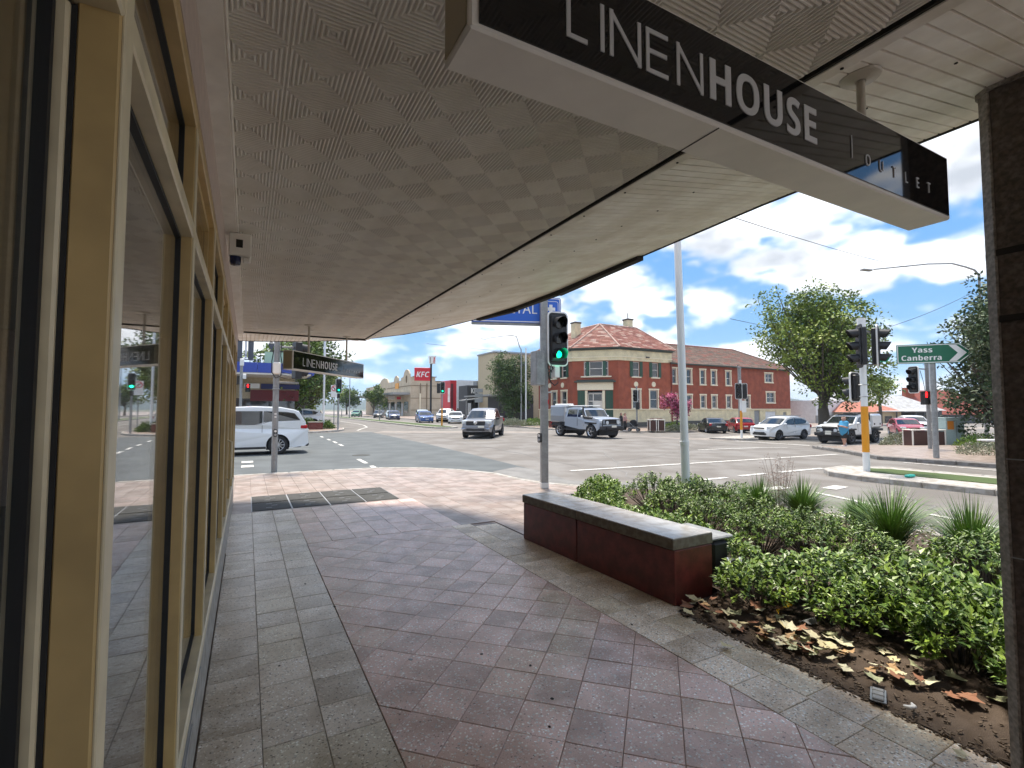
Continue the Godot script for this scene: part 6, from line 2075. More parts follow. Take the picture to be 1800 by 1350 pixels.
func build_cars() -> void:
	var sedan := {"name": "sedan", "cat": "car", "L": 4.8, "W": 1.86, "H": 1.46, "wr": 0.325, "axles": [1.42, -1.4], "belt": 0.94, "clear": 0.2,
		"up": [2.38, 0.24, 2.42, 0.5, 2.36, 0.66, 2.15, 0.76, 1.5, 0.9, 1.0, 0.95, 0.0, 0.94, -1.2, 0.96, -1.75, 1.0, -2.2, 0.99, -2.36, 0.93, -2.4, 0.6, -2.34, 0.26],
		"cab": [1.05, 0.93, 0.3, 1.36, -0.1, 1.44, -0.7, 1.45, -1.15, 1.38, -1.85, 0.98],
		"wins": [[0.72, 0.97, 0.22, 1.29, -0.33, 1.36, -0.33, 0.97], [-0.4, 0.97, -0.4, 1.36, -0.95, 1.34, -1.35, 1.13, -1.42, 1.0]], "seams": [0.55, -0.37, -1.2], "handles": [-0.2, -1.05]}
	var hatch := spec(sedan, {"name": "hatchback", "L": 4.3, "W": 1.78, "H": 1.49, "axles": [1.3, -1.28],
		"up": [2.12, 0.24, 2.16, 0.5, 2.1, 0.68, 1.85, 0.8, 1.3, 0.93, 0.95, 0.98, 0.0, 0.97, -1.2, 1.0, -1.9, 1.02, -2.06, 0.92, -2.12, 0.6, -2.06, 0.26],
		"cab": [1.15, 0.95, 0.35, 1.38, -0.1, 1.48, -0.8, 1.48, -1.5, 1.38, -2.0, 1.0],
		"wins": [[0.78, 1.0, 0.24, 1.31, -0.3, 1.39, -0.3, 1.0], [-0.37, 1.0, -0.37, 1.39, -1.1, 1.36, -1.5, 1.22, -1.35, 1.02]], "seams": [0.55, -0.34], "handles": [-0.2, -1.0]})
	var suv := spec(hatch, {"name": "suv", "L": 4.45, "W": 1.84, "H": 1.66, "wr": 0.35, "axles": [1.36, -1.3], "belt": 1.06, "clear": 0.24,
		"up": [2.18, 0.28, 2.24, 0.56, 2.18, 0.8, 1.95, 0.93, 1.4, 1.04, 1.05, 1.09, 0.0, 1.07, -1.2, 1.12, -1.9, 1.16, -2.14, 1.02, -2.2, 0.66, -2.14, 0.3],
		"cab": [1.22, 1.06, 0.42, 1.52, -0.1, 1.63, -0.9, 1.64, -1.6, 1.52, -2.12, 1.14],
		"wins": [[0.85, 1.1, 0.3, 1.44, -0.28, 1.54, -0.28, 1.1], [-0.35, 1.1, -0.35, 1.54, -1.2, 1.5, -1.68, 1.34, -1.5, 1.16]], "rim": "dark_alloy", "spokes": 10})
	var ute := spec(suv, {"name": "pickup_truck", "cat": "truck", "L": 5.35, "W": 1.88, "H": 1.82, "wr": 0.385, "axles": [1.72, -1.5], "belt": 1.14, "clear": 0.36, "tumble": 0.2,
		"up": [2.6, 0.42, 2.68, 0.62, 2.64, 0.86, 2.5, 1.0, 1.9, 1.1, 1.35, 1.17, 0.4, 1.14, -0.75, 1.14, -0.78, 1.24, -2.0, 1.26, -2.6, 1.28, -2.66, 1.2, -2.66, 0.5],
		"cab": [1.4, 1.12, 0.62, 1.66, 0.2, 1.79, -0.35, 1.81, -0.7, 1.74, -0.95, 1.2],
		"wins": [[1.02, 1.17, 0.52, 1.56, 0.16, 1.67, 0.16, 1.17], [0.08, 1.17, 0.08, 1.68, -0.45, 1.68, -0.72, 1.24]], "seams": [0.85, 0.12, -0.78], "handles": [0.3, -0.45], "tw": 0.26, "rim": "dark_alloy", "spokes": 6})
	var road := func(x: float, z: float) -> Vector3: return V(x, gh(x, z) + 0.004, z)
	# white people mover in the side street
	var van := spec(sedan, {"name": "van", "cat": "van", "label": "white people mover with tinted windows turning into the side street", "at": road.call(-0.42, -22.3), "turn": head(-1, 0), "paint": "white", "L": 5.3, "W": 1.98, "H": 1.85, "wr": 0.365, "axles": [1.55, -1.52], "belt": 1.16, "clear": 0.24, "tumble": 0.13,
		"up": [2.5, 0.28, 2.64, 0.55, 2.58, 0.8, 2.35, 0.95, 1.7, 1.08, 1.5, 1.14, 0.0, 1.14, -0.9, 1.16, -1.2, 1.28, -2.3, 1.32, -2.5, 1.2, -2.6, 0.95, -2.62, 0.7, -2.64, 0.4, -2.5, 0.3],
		"cab": [1.75, 1.1, 0.85, 1.66, 0.4, 1.8, -0.6, 1.85, -1.6, 1.82, -2.1, 1.72, -2.26, 1.66, -2.52, 1.22],
		"wins": [[1.2, 1.2, 0.75, 1.55, 0.35, 1.68, 0.35, 1.2], [0.28, 1.18, 0.28, 1.69, -0.95, 1.69, -0.95, 1.24, -0.7, 1.18], [-1.0, 1.27, -1.0, 1.69, -1.8, 1.66, -2.1, 1.6, -2.32, 1.32]], "seams": [0.32, -0.95], "handles": [0.12], "tl": [-2.42, 1.06, 0.815, 0.28, 0.17, 0.16], "chrome_handles": true, "spokes": 10, "rim": "alloy"})
	car(van)
	# grey dual-cab coming towards the corner
	var g := car(spec(ute, {"label": "dark grey dual-cab pickup driving towards the corner", "at": road.call(13.6, -28.9), "turn": head(-0.6, 0.8), "paint": "grey", "plate_z": -0.35, "plate_y": 0.72, "mirror_mat": "car_plastic", "grille": [2.62, 0.93, 0.1, 0.26, 1.15], "hl": [2.42, 0.98, 0.72, 0.4, 0.24, 0.34]}))
	part_box("bumper", g, M.paint_grey, V(2.62, 0.62, 0), V(0.2, 0.24, 1.7), 0.07)
	part_box("skid_plate", g, M.paint_silver, V(2.6, 0.45, 0), V(0.12, 0.07, 0.8), 0.02)
	var em := S()
	lathe(em, Transform3D(Basis(Vector3.BACK, -PI / 2), V(2.74, 0.96, 0)), [Vector2(0.12, 0), Vector2(0.1, 0.02), Vector2(0, 0.03)], 14)
	obj("emblem", em, M.chrome, g)
	part_box("sports_bar", g, M.car_plastic, V(-1.0, 1.45, 0), V(0.1, 0.1, 1.5), 0.04)
	for z in [-0.75, 0.75]: part_box("fog_lamp_trim", g, M.chrome, V(2.7, 0.58, z), V(0.08, 0.06, 0.26), 0.02)
	part_box("yellow_label", g, M.yellow_tag, V(-1.3, 1.5, 0.72), V(0.34, 0.36, 0.03), 0.0)
	# silver four-wheel drive with tray canopy
	var lc := car(spec(ute, {"name": "four_wheel_drive", "label": "silver four-wheel drive with aluminium canopy, snorkel and bull bar", "at": road.call(19.15, -25.5), "turn": head(0.05, 1.0), "paint": "silver", "L": 5.2, "W": 1.86, "H": 1.88, "wr": 0.42, "axles": [1.6, -1.55], "belt": 1.25, "clear": 0.45, "tumble": 0.1,
		"up": [2.3, 0.6, 2.32, 0.95, 2.26, 1.16, 1.9, 1.22, 1.2, 1.28, 0.2, 1.26, -0.85, 1.26, -0.95, 1.2, -0.98, 0.7],
		"cab": [1.2, 1.22, 0.86, 1.74, 0.5, 1.84, -0.3, 1.87, -0.78, 1.84, -0.95, 1.24],
		"wins": [[0.98, 1.28, 0.74, 1.7, 0.36, 1.74, 0.36, 1.28], [0.28, 1.28, 0.28, 1.75, -0.62, 1.76, -0.72, 1.28]], "seams": [0.95, 0.3], "handles": [0.45, -0.5], "rim": "alloy", "spokes": 5, "tw": 0.28, "mirror_mat": "paint_white", "mirror": 0.95,
		"hl": [2.3, 1.02, 0.66, 0.1, 0.22, 0.34], "grille": [2.31, 1.02, 0.08, 0.24, 0.9], "tl": [-2.5, 0.85, 0.8, 0.08, 0.12, 0.24], "no_rear": true}))
	part_box("tray", lc, M.car_plastic, V(-1.75, 0.78, 0), V(1.7, 0.2, 1.7), 0.03)
	var can := part_box("canopy", lc, M.alum, V(-1.78, 1.46, 0), V(1.62, 1.1, 1.82), 0.06)
	for z in [-0.92, 0.92]: part_box("canopy_door", can, M.paint_silver, V(-1.78, 1.62, z), V(1.4, 0.62, 0.02), 0.01)
	part_box("roof_rack", lc, M.white_trim, V(-0.1, 1.98, 0), V(1.6, 0.05, 1.3), 0.02)
	part_box("awning_roll", lc, M.white_trim, V(-1.7, 2.06, 0.4), V(1.7, 0.12, 0.3), 0.04)
	var sn := S()
	tube(sn, [V(1.75, 1.22, 0.9), V(1.1, 1.26, 0.97), V(0.98, 1.4, 0.97), V(0.82, 1.8, 0.86), V(0.86, 1.92, 0.86)], [0.06, 0.09, 0.075, 0.06, 0.075], 8)
	obj("snorkel", sn, M.car_plastic, lc)
	for z in [-0.93, 0.93]: part_box("fender_flare", lc, M.car_plastic, V(1.6, 0.93, z), V(1.05, 0.09, 0.12), 0.03)
	bull_bar(lc, 2.45, 0.5, 1.12, 1.8)
	part_box("rear_rails", lc, M.car_plastic, V(-1.6, 0.62, 0), V(1.9, 0.16, 0.9), 0.02)
	# white compact SUV
	car(spec(suv, {"label": "white compact SUV with roof rails waiting at the junction", "at": road.call(34.3, -22.2), "turn": head(-1.0, -0.06), "paint": "white", "hl": [1.98, 0.9, 0.7, 0.5, 0.15, 0.22], "grille": [2.22, 0.84, 0.08, 0.11, 0.85]}))
	var sv := get_child(get_child_count() - 1)
	for z in [-0.62, 0.62]: part_box("roof_rail", sv, M.alum, V(-0.55, 1.72, z), V(1.7, 0.04, 0.05), 0.015)
	part_box("air_intake", sv, M.car_plastic, V(2.24, 0.48, 0), V(0.12, 0.26, 0.95), 0.05)
	# white ute with service canopy and bull bar
	var rp := car(spec(ute, {"name": "service_truck", "label": "white lifted pickup with service canopy, bull bar and big tyres", "at": road.call(34.7, -17.75), "turn": head(-1.0, 0.03), "paint": "white", "scale": 0.94, "wr": 0.49, "tw": 0.3, "clear": 0.54, "H": 1.98, "belt": 1.3, "rim": "dark_alloy", "mirror_mat": "paint_white",
		"up": [2.5, 0.6, 2.58, 0.85, 2.54, 1.06, 2.4, 1.18, 1.9, 1.27, 1.35, 1.33, 0.4, 1.3, -0.8, 1.3, -0.9, 0.9, -1.0, 0.6],
		"cab": [1.4, 1.28, 0.62, 1.82, 0.2, 1.94, -0.35, 1.97, -0.75, 1.9, -0.95, 1.3],
		"wins": [[1.02, 1.33, 0.52, 1.72, 0.16, 1.83, 0.16, 1.33], [0.08, 1.33, 0.08, 1.84, -0.45, 1.84, -0.72, 1.4]], "hl": [2.4, 1.1, 0.74, 0.35, 0.2, 0.3], "grille": [2.53, 1.03, 0.1, 0.3, 1.0], "no_rear": true}))
	part_box("tray", rp, M.car_plastic, V(-1.75, 0.9, 0), V(1.9, 0.16, 1.8), 0.03)
	for z in [-0.47, 0.47]:
		var cb := part_box("tool_canopy", rp, M.paint_white, V(-1.8, 1.5, z), V(1.5, 1.0, 0.9), 0.12)
		for x in [-2.2, -1.4]: part_box("latch", cb, M.car_plastic, V(x, 1.3, z * 2.0), V(0.08, 0.12, 0.04), 0.01)
	part_box("water_tank", rp, M.paint_white, V(-2.72, 1.4, 0), V(0.35, 0.4, 0.9), 0.05)
	part_box("headboard", rp, M.car_plastic, V(-0.98, 1.6, 0), V(0.08, 0.9, 1.7), 0.03)
	part_box("roof_rack", rp, M.car_plastic, V(-0.1, 2.08, 0), V(1.5, 0.06, 1.4), 0.02)
	for z in [-0.95, 0.95]: part_box("fender_flare", rp, M.car_plastic, V(1.72, 0.98, z), V(1.15, 0.1, 0.14), 0.04)
	bull_bar(rp, 2.66, 0.55, 1.08, 1.86)
	var an := S()
	tube(an, [V(2.6, 1.1, -0.6), V(2.5, 2.0, -0.55)], 0.008, 5)
	obj("antenna", an, M.cable, rp)
	# parked and queued cars
	car(spec(sedan, {"label": "black sedan parked nose-in beside the hotel, seen from behind", "at": road.call(38.4, -31.6), "turn": head(0.58, -0.81), "paint": "black", "scale": 0.93, "group": "parked cars at the hotel"}))
	car(spec(hatch, {"label": "red hatchback parked nose-in beside the hotel, seen from behind", "at": road.call(40.9, -30.5), "turn": head(0.62, -0.78), "paint": "red", "scale": 0.93, "group": "parked cars at the hotel"}))
	car(spec(hatch, {"label": "dark red hatchback facing left behind the brown bins at right", "at": road.call(47.8, -20.2), "turn": head(-0.8, 0.6), "paint": "maroon", "scale": 0.95}))
	car(spec(suv, {"label": "white SUV parked behind the dark red hatchback", "at": road.call(54.5, -22.4), "turn": head(-0.8, 0.6), "paint": "white", "scale": 0.95}))
	car(spec(suv, {"label": "white SUV at far right behind the dark tree", "at": road.call(60.5, -17.0), "turn": head(-0.95, 0.2), "paint": "white"}))
	car(spec(sedan, {"label": "bright blue sedan first in the queue beyond the far median", "at": road.call(20.55, -62.2), "turn": head(-0.18, 0.98), "paint": "blue", "group": "cars queued on the highway"}))
	car(spec(hatch, {"label": "navy hatchback second in the queue beyond the far median", "at": road.call(21.6, -81.5), "turn": head(-0.18, 0.98), "paint": "navy", "group": "cars queued on the highway"}))
	car(spec(hatch, {"label": "green hatchback far up the highway among the queue", "at": road.call(22.2, -116), "turn": head(-0.4, 0.92), "paint": "green", "group": "cars queued on the highway"}))
	car(spec(hatch, {"label": "black hatchback parked by the stone shop row", "at": road.call(23.2, -99), "turn": head(-0.3, 0.95), "paint": "black", "group": "cars queued on the highway"}))
	car(spec(sedan, {"label": "silver sedan half hidden behind the navy hatchback", "at": road.call(23.0, -88.5), "turn": head(-0.2, 0.98), "paint": "paleblue", "group": "cars queued on the highway"}))
	car(spec(suv, {"label": "pale blue SUV half hidden behind the bright blue sedan", "at": road.call(23.3, -71.5), "turn": head(-0.2, 0.98), "paint": "paleblue", "group": "cars queued on the highway"}))
	car(spec(sedan, {"label": "white sedan parked beside the grey pickup near the takeaway", "at": road.call(23.0, -57.5), "turn": head(-0.35, 0.94), "paint": "white", "group": "cars queued on the highway"}))
	car(spec(ute, {"label": "white pickup parked behind the white sedan near the takeaway", "at": road.call(24.0, -63.5), "turn": head(-0.5, 0.86), "paint": "white", "group": "cars queued on the highway"}))
	car(spec(sedan, {"label": "pale silver car half hidden behind the grey pickup", "at": road.call(23.4, -52.0), "turn": head(-0.3, 0.95), "paint": "paleblue", "group": "cars queued on the highway"}))
	car(spec(suv, {"label": "white SUV parked behind the van under the left trees", "at": V(4.2, 0.0, -50.5), "turn": head(-1, 0.1), "paint": "white", "group": "cars parked under the left trees"}))
	car(spec(hatch, {"label": "silver hatchback parked under the left trees past the white SUV", "at": V(6.2, 0.0, -56.5), "turn": head(-0.2, 0.98), "paint": "paleblue", "group": "cars parked under the left trees"}))

func bull_bar(t: Node3D, x: float, y0: float, y1: float, w: float) -> void:
	var s := S()
	rbox(s, V(x, y0 + 0.12, 0), V(0.22, 0.26, w), 0.05)
	for z in [-0.42, 0.42]: tube(s, [V(x, y0 + 0.1, z * w), V(x + 0.04, y1 - 0.1, z * w), V(x, y1, z * w * 0.92)], 0.032, 8)
	tube(s, [V(x, y1, -w * 0.39), V(x + 0.05, y1 + 0.02, 0), V(x, y1, w * 0.39)], 0.032, 8)
	tube(s, [V(x, (y0 + y1) / 2 + 0.05, -w * 0.42), V(x + 0.05, (y0 + y1) / 2 + 0.07, 0), V(x, (y0 + y1) / 2 + 0.05, w * 0.42)], 0.028, 8)
	var b := obj("bull_bar", s, M.car_plastic, t)
	for z in [-0.24, 0.24]:
		s = S()
		lathe(s, Transform3D(Basis(Vector3.BACK, -PI / 2), V(x + 0.04, y1 - 0.16, z * w)), [Vector2(0.07, 0), Vector2(0.11, 0.06), Vector2(0, 0.075)], 14)
		obj("driving_light", s, M.headlight, b)
	part_box("number_plate", b, M.plate, V(x + 0.12, y0 + 0.14, 0), V(0.02, 0.12, 0.38), 0.004)

# ------------------------------------------------------------------ plants
class Leaves:
	var v := PackedVector3Array()
	var n := PackedVector3Array()
	var c := PackedColorArray()
	func leaf(p: Vector3, dir: Vector3, up: Vector3, l: float, w: float, col: Color) -> void:
		# folded blade: two halves meeting at the midrib, tip drooping a little
		var side := dir.cross(up).normalized()
		var nn := side.cross(dir).normalized()
		var m := p + dir * l * 0.45 - nn * w * 0.12
		var tip := p + dir * l - nn * l * 0.14
		var a := p + dir * l * 0.42 + side * w * 0.5 + nn * w * 0.1
		var b := p + dir * l * 0.42 - side * w * 0.5 + nn * w * 0.1
		for t in [[p, a, m], [a, tip, m], [p, m, b], [m, tip, b]]:
			var k: Vector3 = (t[2] - t[0]).cross(t[1] - t[0]).normalized()
			for q in t:
				v.append(q); n.append(k); c.append(col)
	func card(p: Vector3, dir: Vector3, side: Vector3, l: float, w: float, col: Color) -> void:
		var a := p + side * w * 0.5 + dir * l * 0.5
		var b := p - side * w * 0.5 + dir * l * 0.45
		var tip := p + dir * l
		var k := dir.cross(side).normalized()
		for q in [p, a, tip, p, tip, b]:
			v.append(q); n.append(k); c.append(col)
	func mesh(m: Material) -> ArrayMesh:
		var arr := []
		arr.resize(Mesh.ARRAY_MAX)
		arr[Mesh.ARRAY_VERTEX] = v
		arr[Mesh.ARRAY_NORMAL] = n
		arr[Mesh.ARRAY_COLOR] = c
		var me := ArrayMesh.new()
		me.add_surface_from_arrays(Mesh.PRIMITIVE_TRIANGLES, arr)
		me.surface_set_material(0, m)
		return me

func rdir(r: RandomNumberGenerator) -> Vector3:
	var z := r.randf_range(-1, 1)
	var a := r.randf() * TAU
	return Vector3(cos(a) * sqrt(1 - z * z), z, sin(a) * sqrt(1 - z * z))

func leafy_shrub(sd: int, rad: float, hgt: float, nshoots: int, ll: float, lw: float, pal: Array, whorl: bool) -> Array:
	# returns [foliage mesh, stem mesh]: shoots rising from the base, leaves along their outer ends
	var r := RandomNumberGenerator.new()
	r.seed = sd
	var lv := Leaves.new()
	var st := S()
	for i in nshoots:
		var a := r.randf() * TAU
		var q := sqrt(r.randf())
		var top := V(cos(a) * rad * q, hgt * (1.0 - 0.45 * q * q) * r.randf_range(0.72, 1.08), sin(a) * rad * q)
		var base := V(top.x * 0.25, 0, top.z * 0.25)
		var knee := base.lerp(top, 0.5) + V(top.x * 0.15, 0.02, top.z * 0.15)
		if i % 3 == 0: tube(st, [base, knee, top], [0.006, 0.004, 0.002], 4, false)
		var d := (top - knee).normalized()
		var shade := r.randf()
		var pc: Color = pal[r.randi_range(0, pal.size() - 1)]
		var nl := 9 if whorl else 8
		for k in nl:
			var u := 1.0 - 0.62 * k / float(nl) if not whorl else 1.0 - 0.35 * pow(k / float(nl), 1.6)
			var p := knee.lerp(top, u) if u > 0.0 else knee
			var side := d.cross(rdir(r)).normalized()
			var dd := (side * r.randf_range(0.75, 1.1) + d * (0.75 if k < 3 else 0.35) + V(0, 0.12, 0)).normalized()
			var col := (pc as Color).lerp(pal[r.randi_range(0, pal.size() - 1)], shade * 0.6) * r.randf_range(0.65, 1.2)
			col.a = 1
			lv.leaf(p, dd, (V(0, 1, 0) + rdir(r) * 0.35).normalized(), ll * r.randf_range(0.7, 1.2), lw * r.randf_range(0.8, 1.15), col)
	return [lv.mesh(M.leaf_near), mesh(st, M.bark)]

func grass_clump(sd: int, rad: float, hgt: float, n: int, pal: Array) -> ArrayMesh:
	var r := RandomNumberGenerator.new()
	r.seed = sd
	var lv := Leaves.new()
	for i in n:
		var a := r.randf() * TAU
		var out := pow(r.randf(), 0.7)
		var d := V(cos(a), 0, sin(a))
		var p := d * r.randf() * 0.07
		var h := hgt * r.randf_range(0.65, 1.1)
		var w := r.randf_range(0.005, 0.009)
		var side := V(-sin(a), 0, cos(a))
		var col: Color = pal[r.randi_range(0, pal.size() - 1)] * r.randf_range(0.75, 1.2)
		col.a = 1
		var prev := p
		var pw := w
		for k in 5:
			var u := (k + 1) / 5.0
			var q := p + d * rad * out * pow(u, 1.7) + V(0, h * (u - 0.38 * out * pow(u, 2.6)), 0)
			var qw := w * (1.0 - pow(u, 2.0) * 0.95)
			var nn := (q - prev).cross(side).normalized()
			for v in [prev - side * pw, prev + side * pw, q + side * qw, prev - side * pw, q + side * qw, q - side * qw]:
				lv.v.append(v); lv.n.append(nn); lv.c.append(col)
			prev = q; pw = qw
	return lv.mesh(M.leaf_near)

func tree_at(n: String, label: String, at: Vector3, crown_c: Vector3, crown_r: Vector3, trunk_r: float, clumps: int, per: int, leaf: float, pal: Array, sd: int, opt := {}) -> Node3D:
	var t := thing(n, label, "tree", at, 0, opt.get("group", "street trees"))
	var r := RandomNumberGenerator.new()
	r.seed = sd
	var st := S()
	var fork := V(r.randf_range(-0.1, 0.1), maxf(0.4, crown_c.y - crown_r.y * opt.get("fork", 0.95)), r.randf_range(-0.1, 0.1))
	tube(st, [V(0, -0.1, 0), V(0.02, fork.y * 0.5, 0.02), fork], [trunk_r * 1.25, trunk_r, trunk_r * 0.85], 9, false)
	if opt.get("trunk", true):
		tube(st, [fork, fork.lerp(crown_c, 0.6), crown_c + V(0, crown_r.y * 0.55, 0)], [trunk_r * 0.8, trunk_r * 0.5, trunk_r * 0.12], 7, false)
	var lv := Leaves.new()
	var lobes := []
	var nl: int = opt.get("lobes", 9)
	for i in nl:
		var d := rdir(r)
		lobes.append([crown_c + Vector3(d.x * crown_r.x, d.y * crown_r.y, d.z * crown_r.z) * r.randf_range(0.42, 0.68), r.randf_range(0.38, 0.58)])
	for i in clumps:
		var L: Array = lobes[i % nl]
		var d := rdir(r)
		var cr: float = L[1]
		var c: Vector3 = L[0] + Vector3(d.x * crown_r.x, d.y * crown_r.y, d.z * crown_r.z) * cr * pow(r.randf(), 0.4)
		if i % 5 == 0:
			var midp := fork.lerp(c, 0.5) + V(0, 0.2, 0)
			tube(st, [fork.lerp(crown_c, r.randf() * 0.7), midp, c], [trunk_r * 0.3, trunk_r * 0.16, trunk_r * 0.05], 5, false)
		var pc: Color = pal[r.randi_range(0, pal.size() - 1)]
		var size: float = opt.get("clump", 0.55) * r.randf_range(0.6, 1.25)
		for k in per:
			var e := rdir(r)
			var p := c + e * size * pow(r.randf(), 0.5) * V(1, 0.7, 1)
			var dd := (e + rdir(r) * 0.8 + V(0, -0.15, 0)).normalized()
			var sd2 := dd.cross(V(0, 1, 0) + rdir(r) * 0.7).normalized()
			var col := pc * r.randf_range(0.7, 1.3)
			col.a = 1
			lv.card(p, dd, sd2, leaf * r.randf_range(0.7, 1.25), leaf * r.randf_range(0.55, 0.85), col)
	obj("trunk", st, M.bark, t)
	inst("crown", lv.mesh(M[opt.get("mat", "leaf_far")]), t)
	return t

func mound(sd: int, rad: Vector3, n: int, leaf: float, pal: Array, mat := "leaf_far") -> ArrayMesh:
	# low clipped or spreading bush: leaf faces over a lumpy dome
	var r := RandomNumberGenerator.new()
	r.seed = sd
	var f := FastNoiseLite.new()
	f.seed = sd
	f.frequency = 1.6
	var lv := Leaves.new()
	for i in n:
		var e := rdir(r)
		e.y = absf(e.y)
		var k := (0.86 + 0.3 * f.get_noise_3dv(e * 1.5)) * pow(r.randf(), 0.22)
		var p := Vector3(e.x * rad.x, e.y * rad.y, e.z * rad.z) * k
		var dd := (e + rdir(r) * 0.9 + V(0, 0.25, 0)).normalized()
		var sd2 := dd.cross(rdir(r)).normalized()
		var col: Color = pal[r.randi_range(0, pal.size() - 1)] * r.randf_range(0.7, 1.25)
		col.a = 1
		lv.card(p, dd, sd2, leaf * r.randf_range(0.7, 1.3), leaf * 0.6, col)
	return lv.mesh(M[mat])

func dry_leaf(sd: int, col: Color) -> ArrayMesh:
	# lobed plane-tree leaf, curled
	var r := RandomNumberGenerator.new()
	r.seed = sd
	var p := PackedVector2Array()
	var lob := 5
	for i in lob:
		var a := lerpf(-2.5, 2.5, i / float(lob - 1)) + PI / 2
		var len: float = [0.55, 0.85, 1.0, 0.85, 0.55][i] * r.randf_range(0.85, 1.1)
		p.append(Vector2.from_angle(a - 0.2) * len * 0.74)
		p.append(Vector2.from_angle(a - 0.1) * len * 0.88)
		p.append(Vector2.from_angle(a) * len)
		p.append(Vector2.from_angle(a + 0.12) * len * 0.86)
		p.append(Vector2.from_angle(a + 0.22) * len * 0.72)
		if i < lob - 1: p.append(Vector2.from_angle(a + 0.62) * 0.56)
	p.append(Vector2(0, -0.2))
	var cx := r.randf_range(0.1, 0.5)
	var cy := r.randf_range(-0.25, 0.45)
	var lv := Leaves.new()
	var lift := func(q: Vector2) -> Vector3: return Vector3(q.x * (1 - 0.12 * cx), 0.05 + cx * q.x * q.x * 0.7 + cy * q.y * q.y * 0.35 + 0.05 * sin(q.x * 7 + sd), q.y)
	var o := Vector2(0, 0.05)
	for i in p.size():
		var a := p[i]
		var b := p[(i + 1) % p.size()]
		var m1 := o.lerp(a, 0.5)
		var m2 := o.lerp(b, 0.5)
		for t in [[o, m1, m2], [m1, a, b], [m1, b, m2]]:
			var A: Vector3 = lift.call(t[0])
			var B: Vector3 = lift.call(t[1])
			var C: Vector3 = lift.call(t[2])
			var n := (B - A).cross(C - A).normalized()
			if n.y < 0: n = -n
			for q in [A, B, C]:
				lv.v.append(q); lv.n.append(n); lv.c.append(col)
	for q in [V(-0.02, 0.05, -0.15), V(0.02, 0.05, -0.15), V(0.03, 0.02, -0.7)]:
		lv.v.append(q); lv.n.append(Vector3.UP); lv.c.append(col * 0.8)
	return lv.mesh(M.dry_leaf)

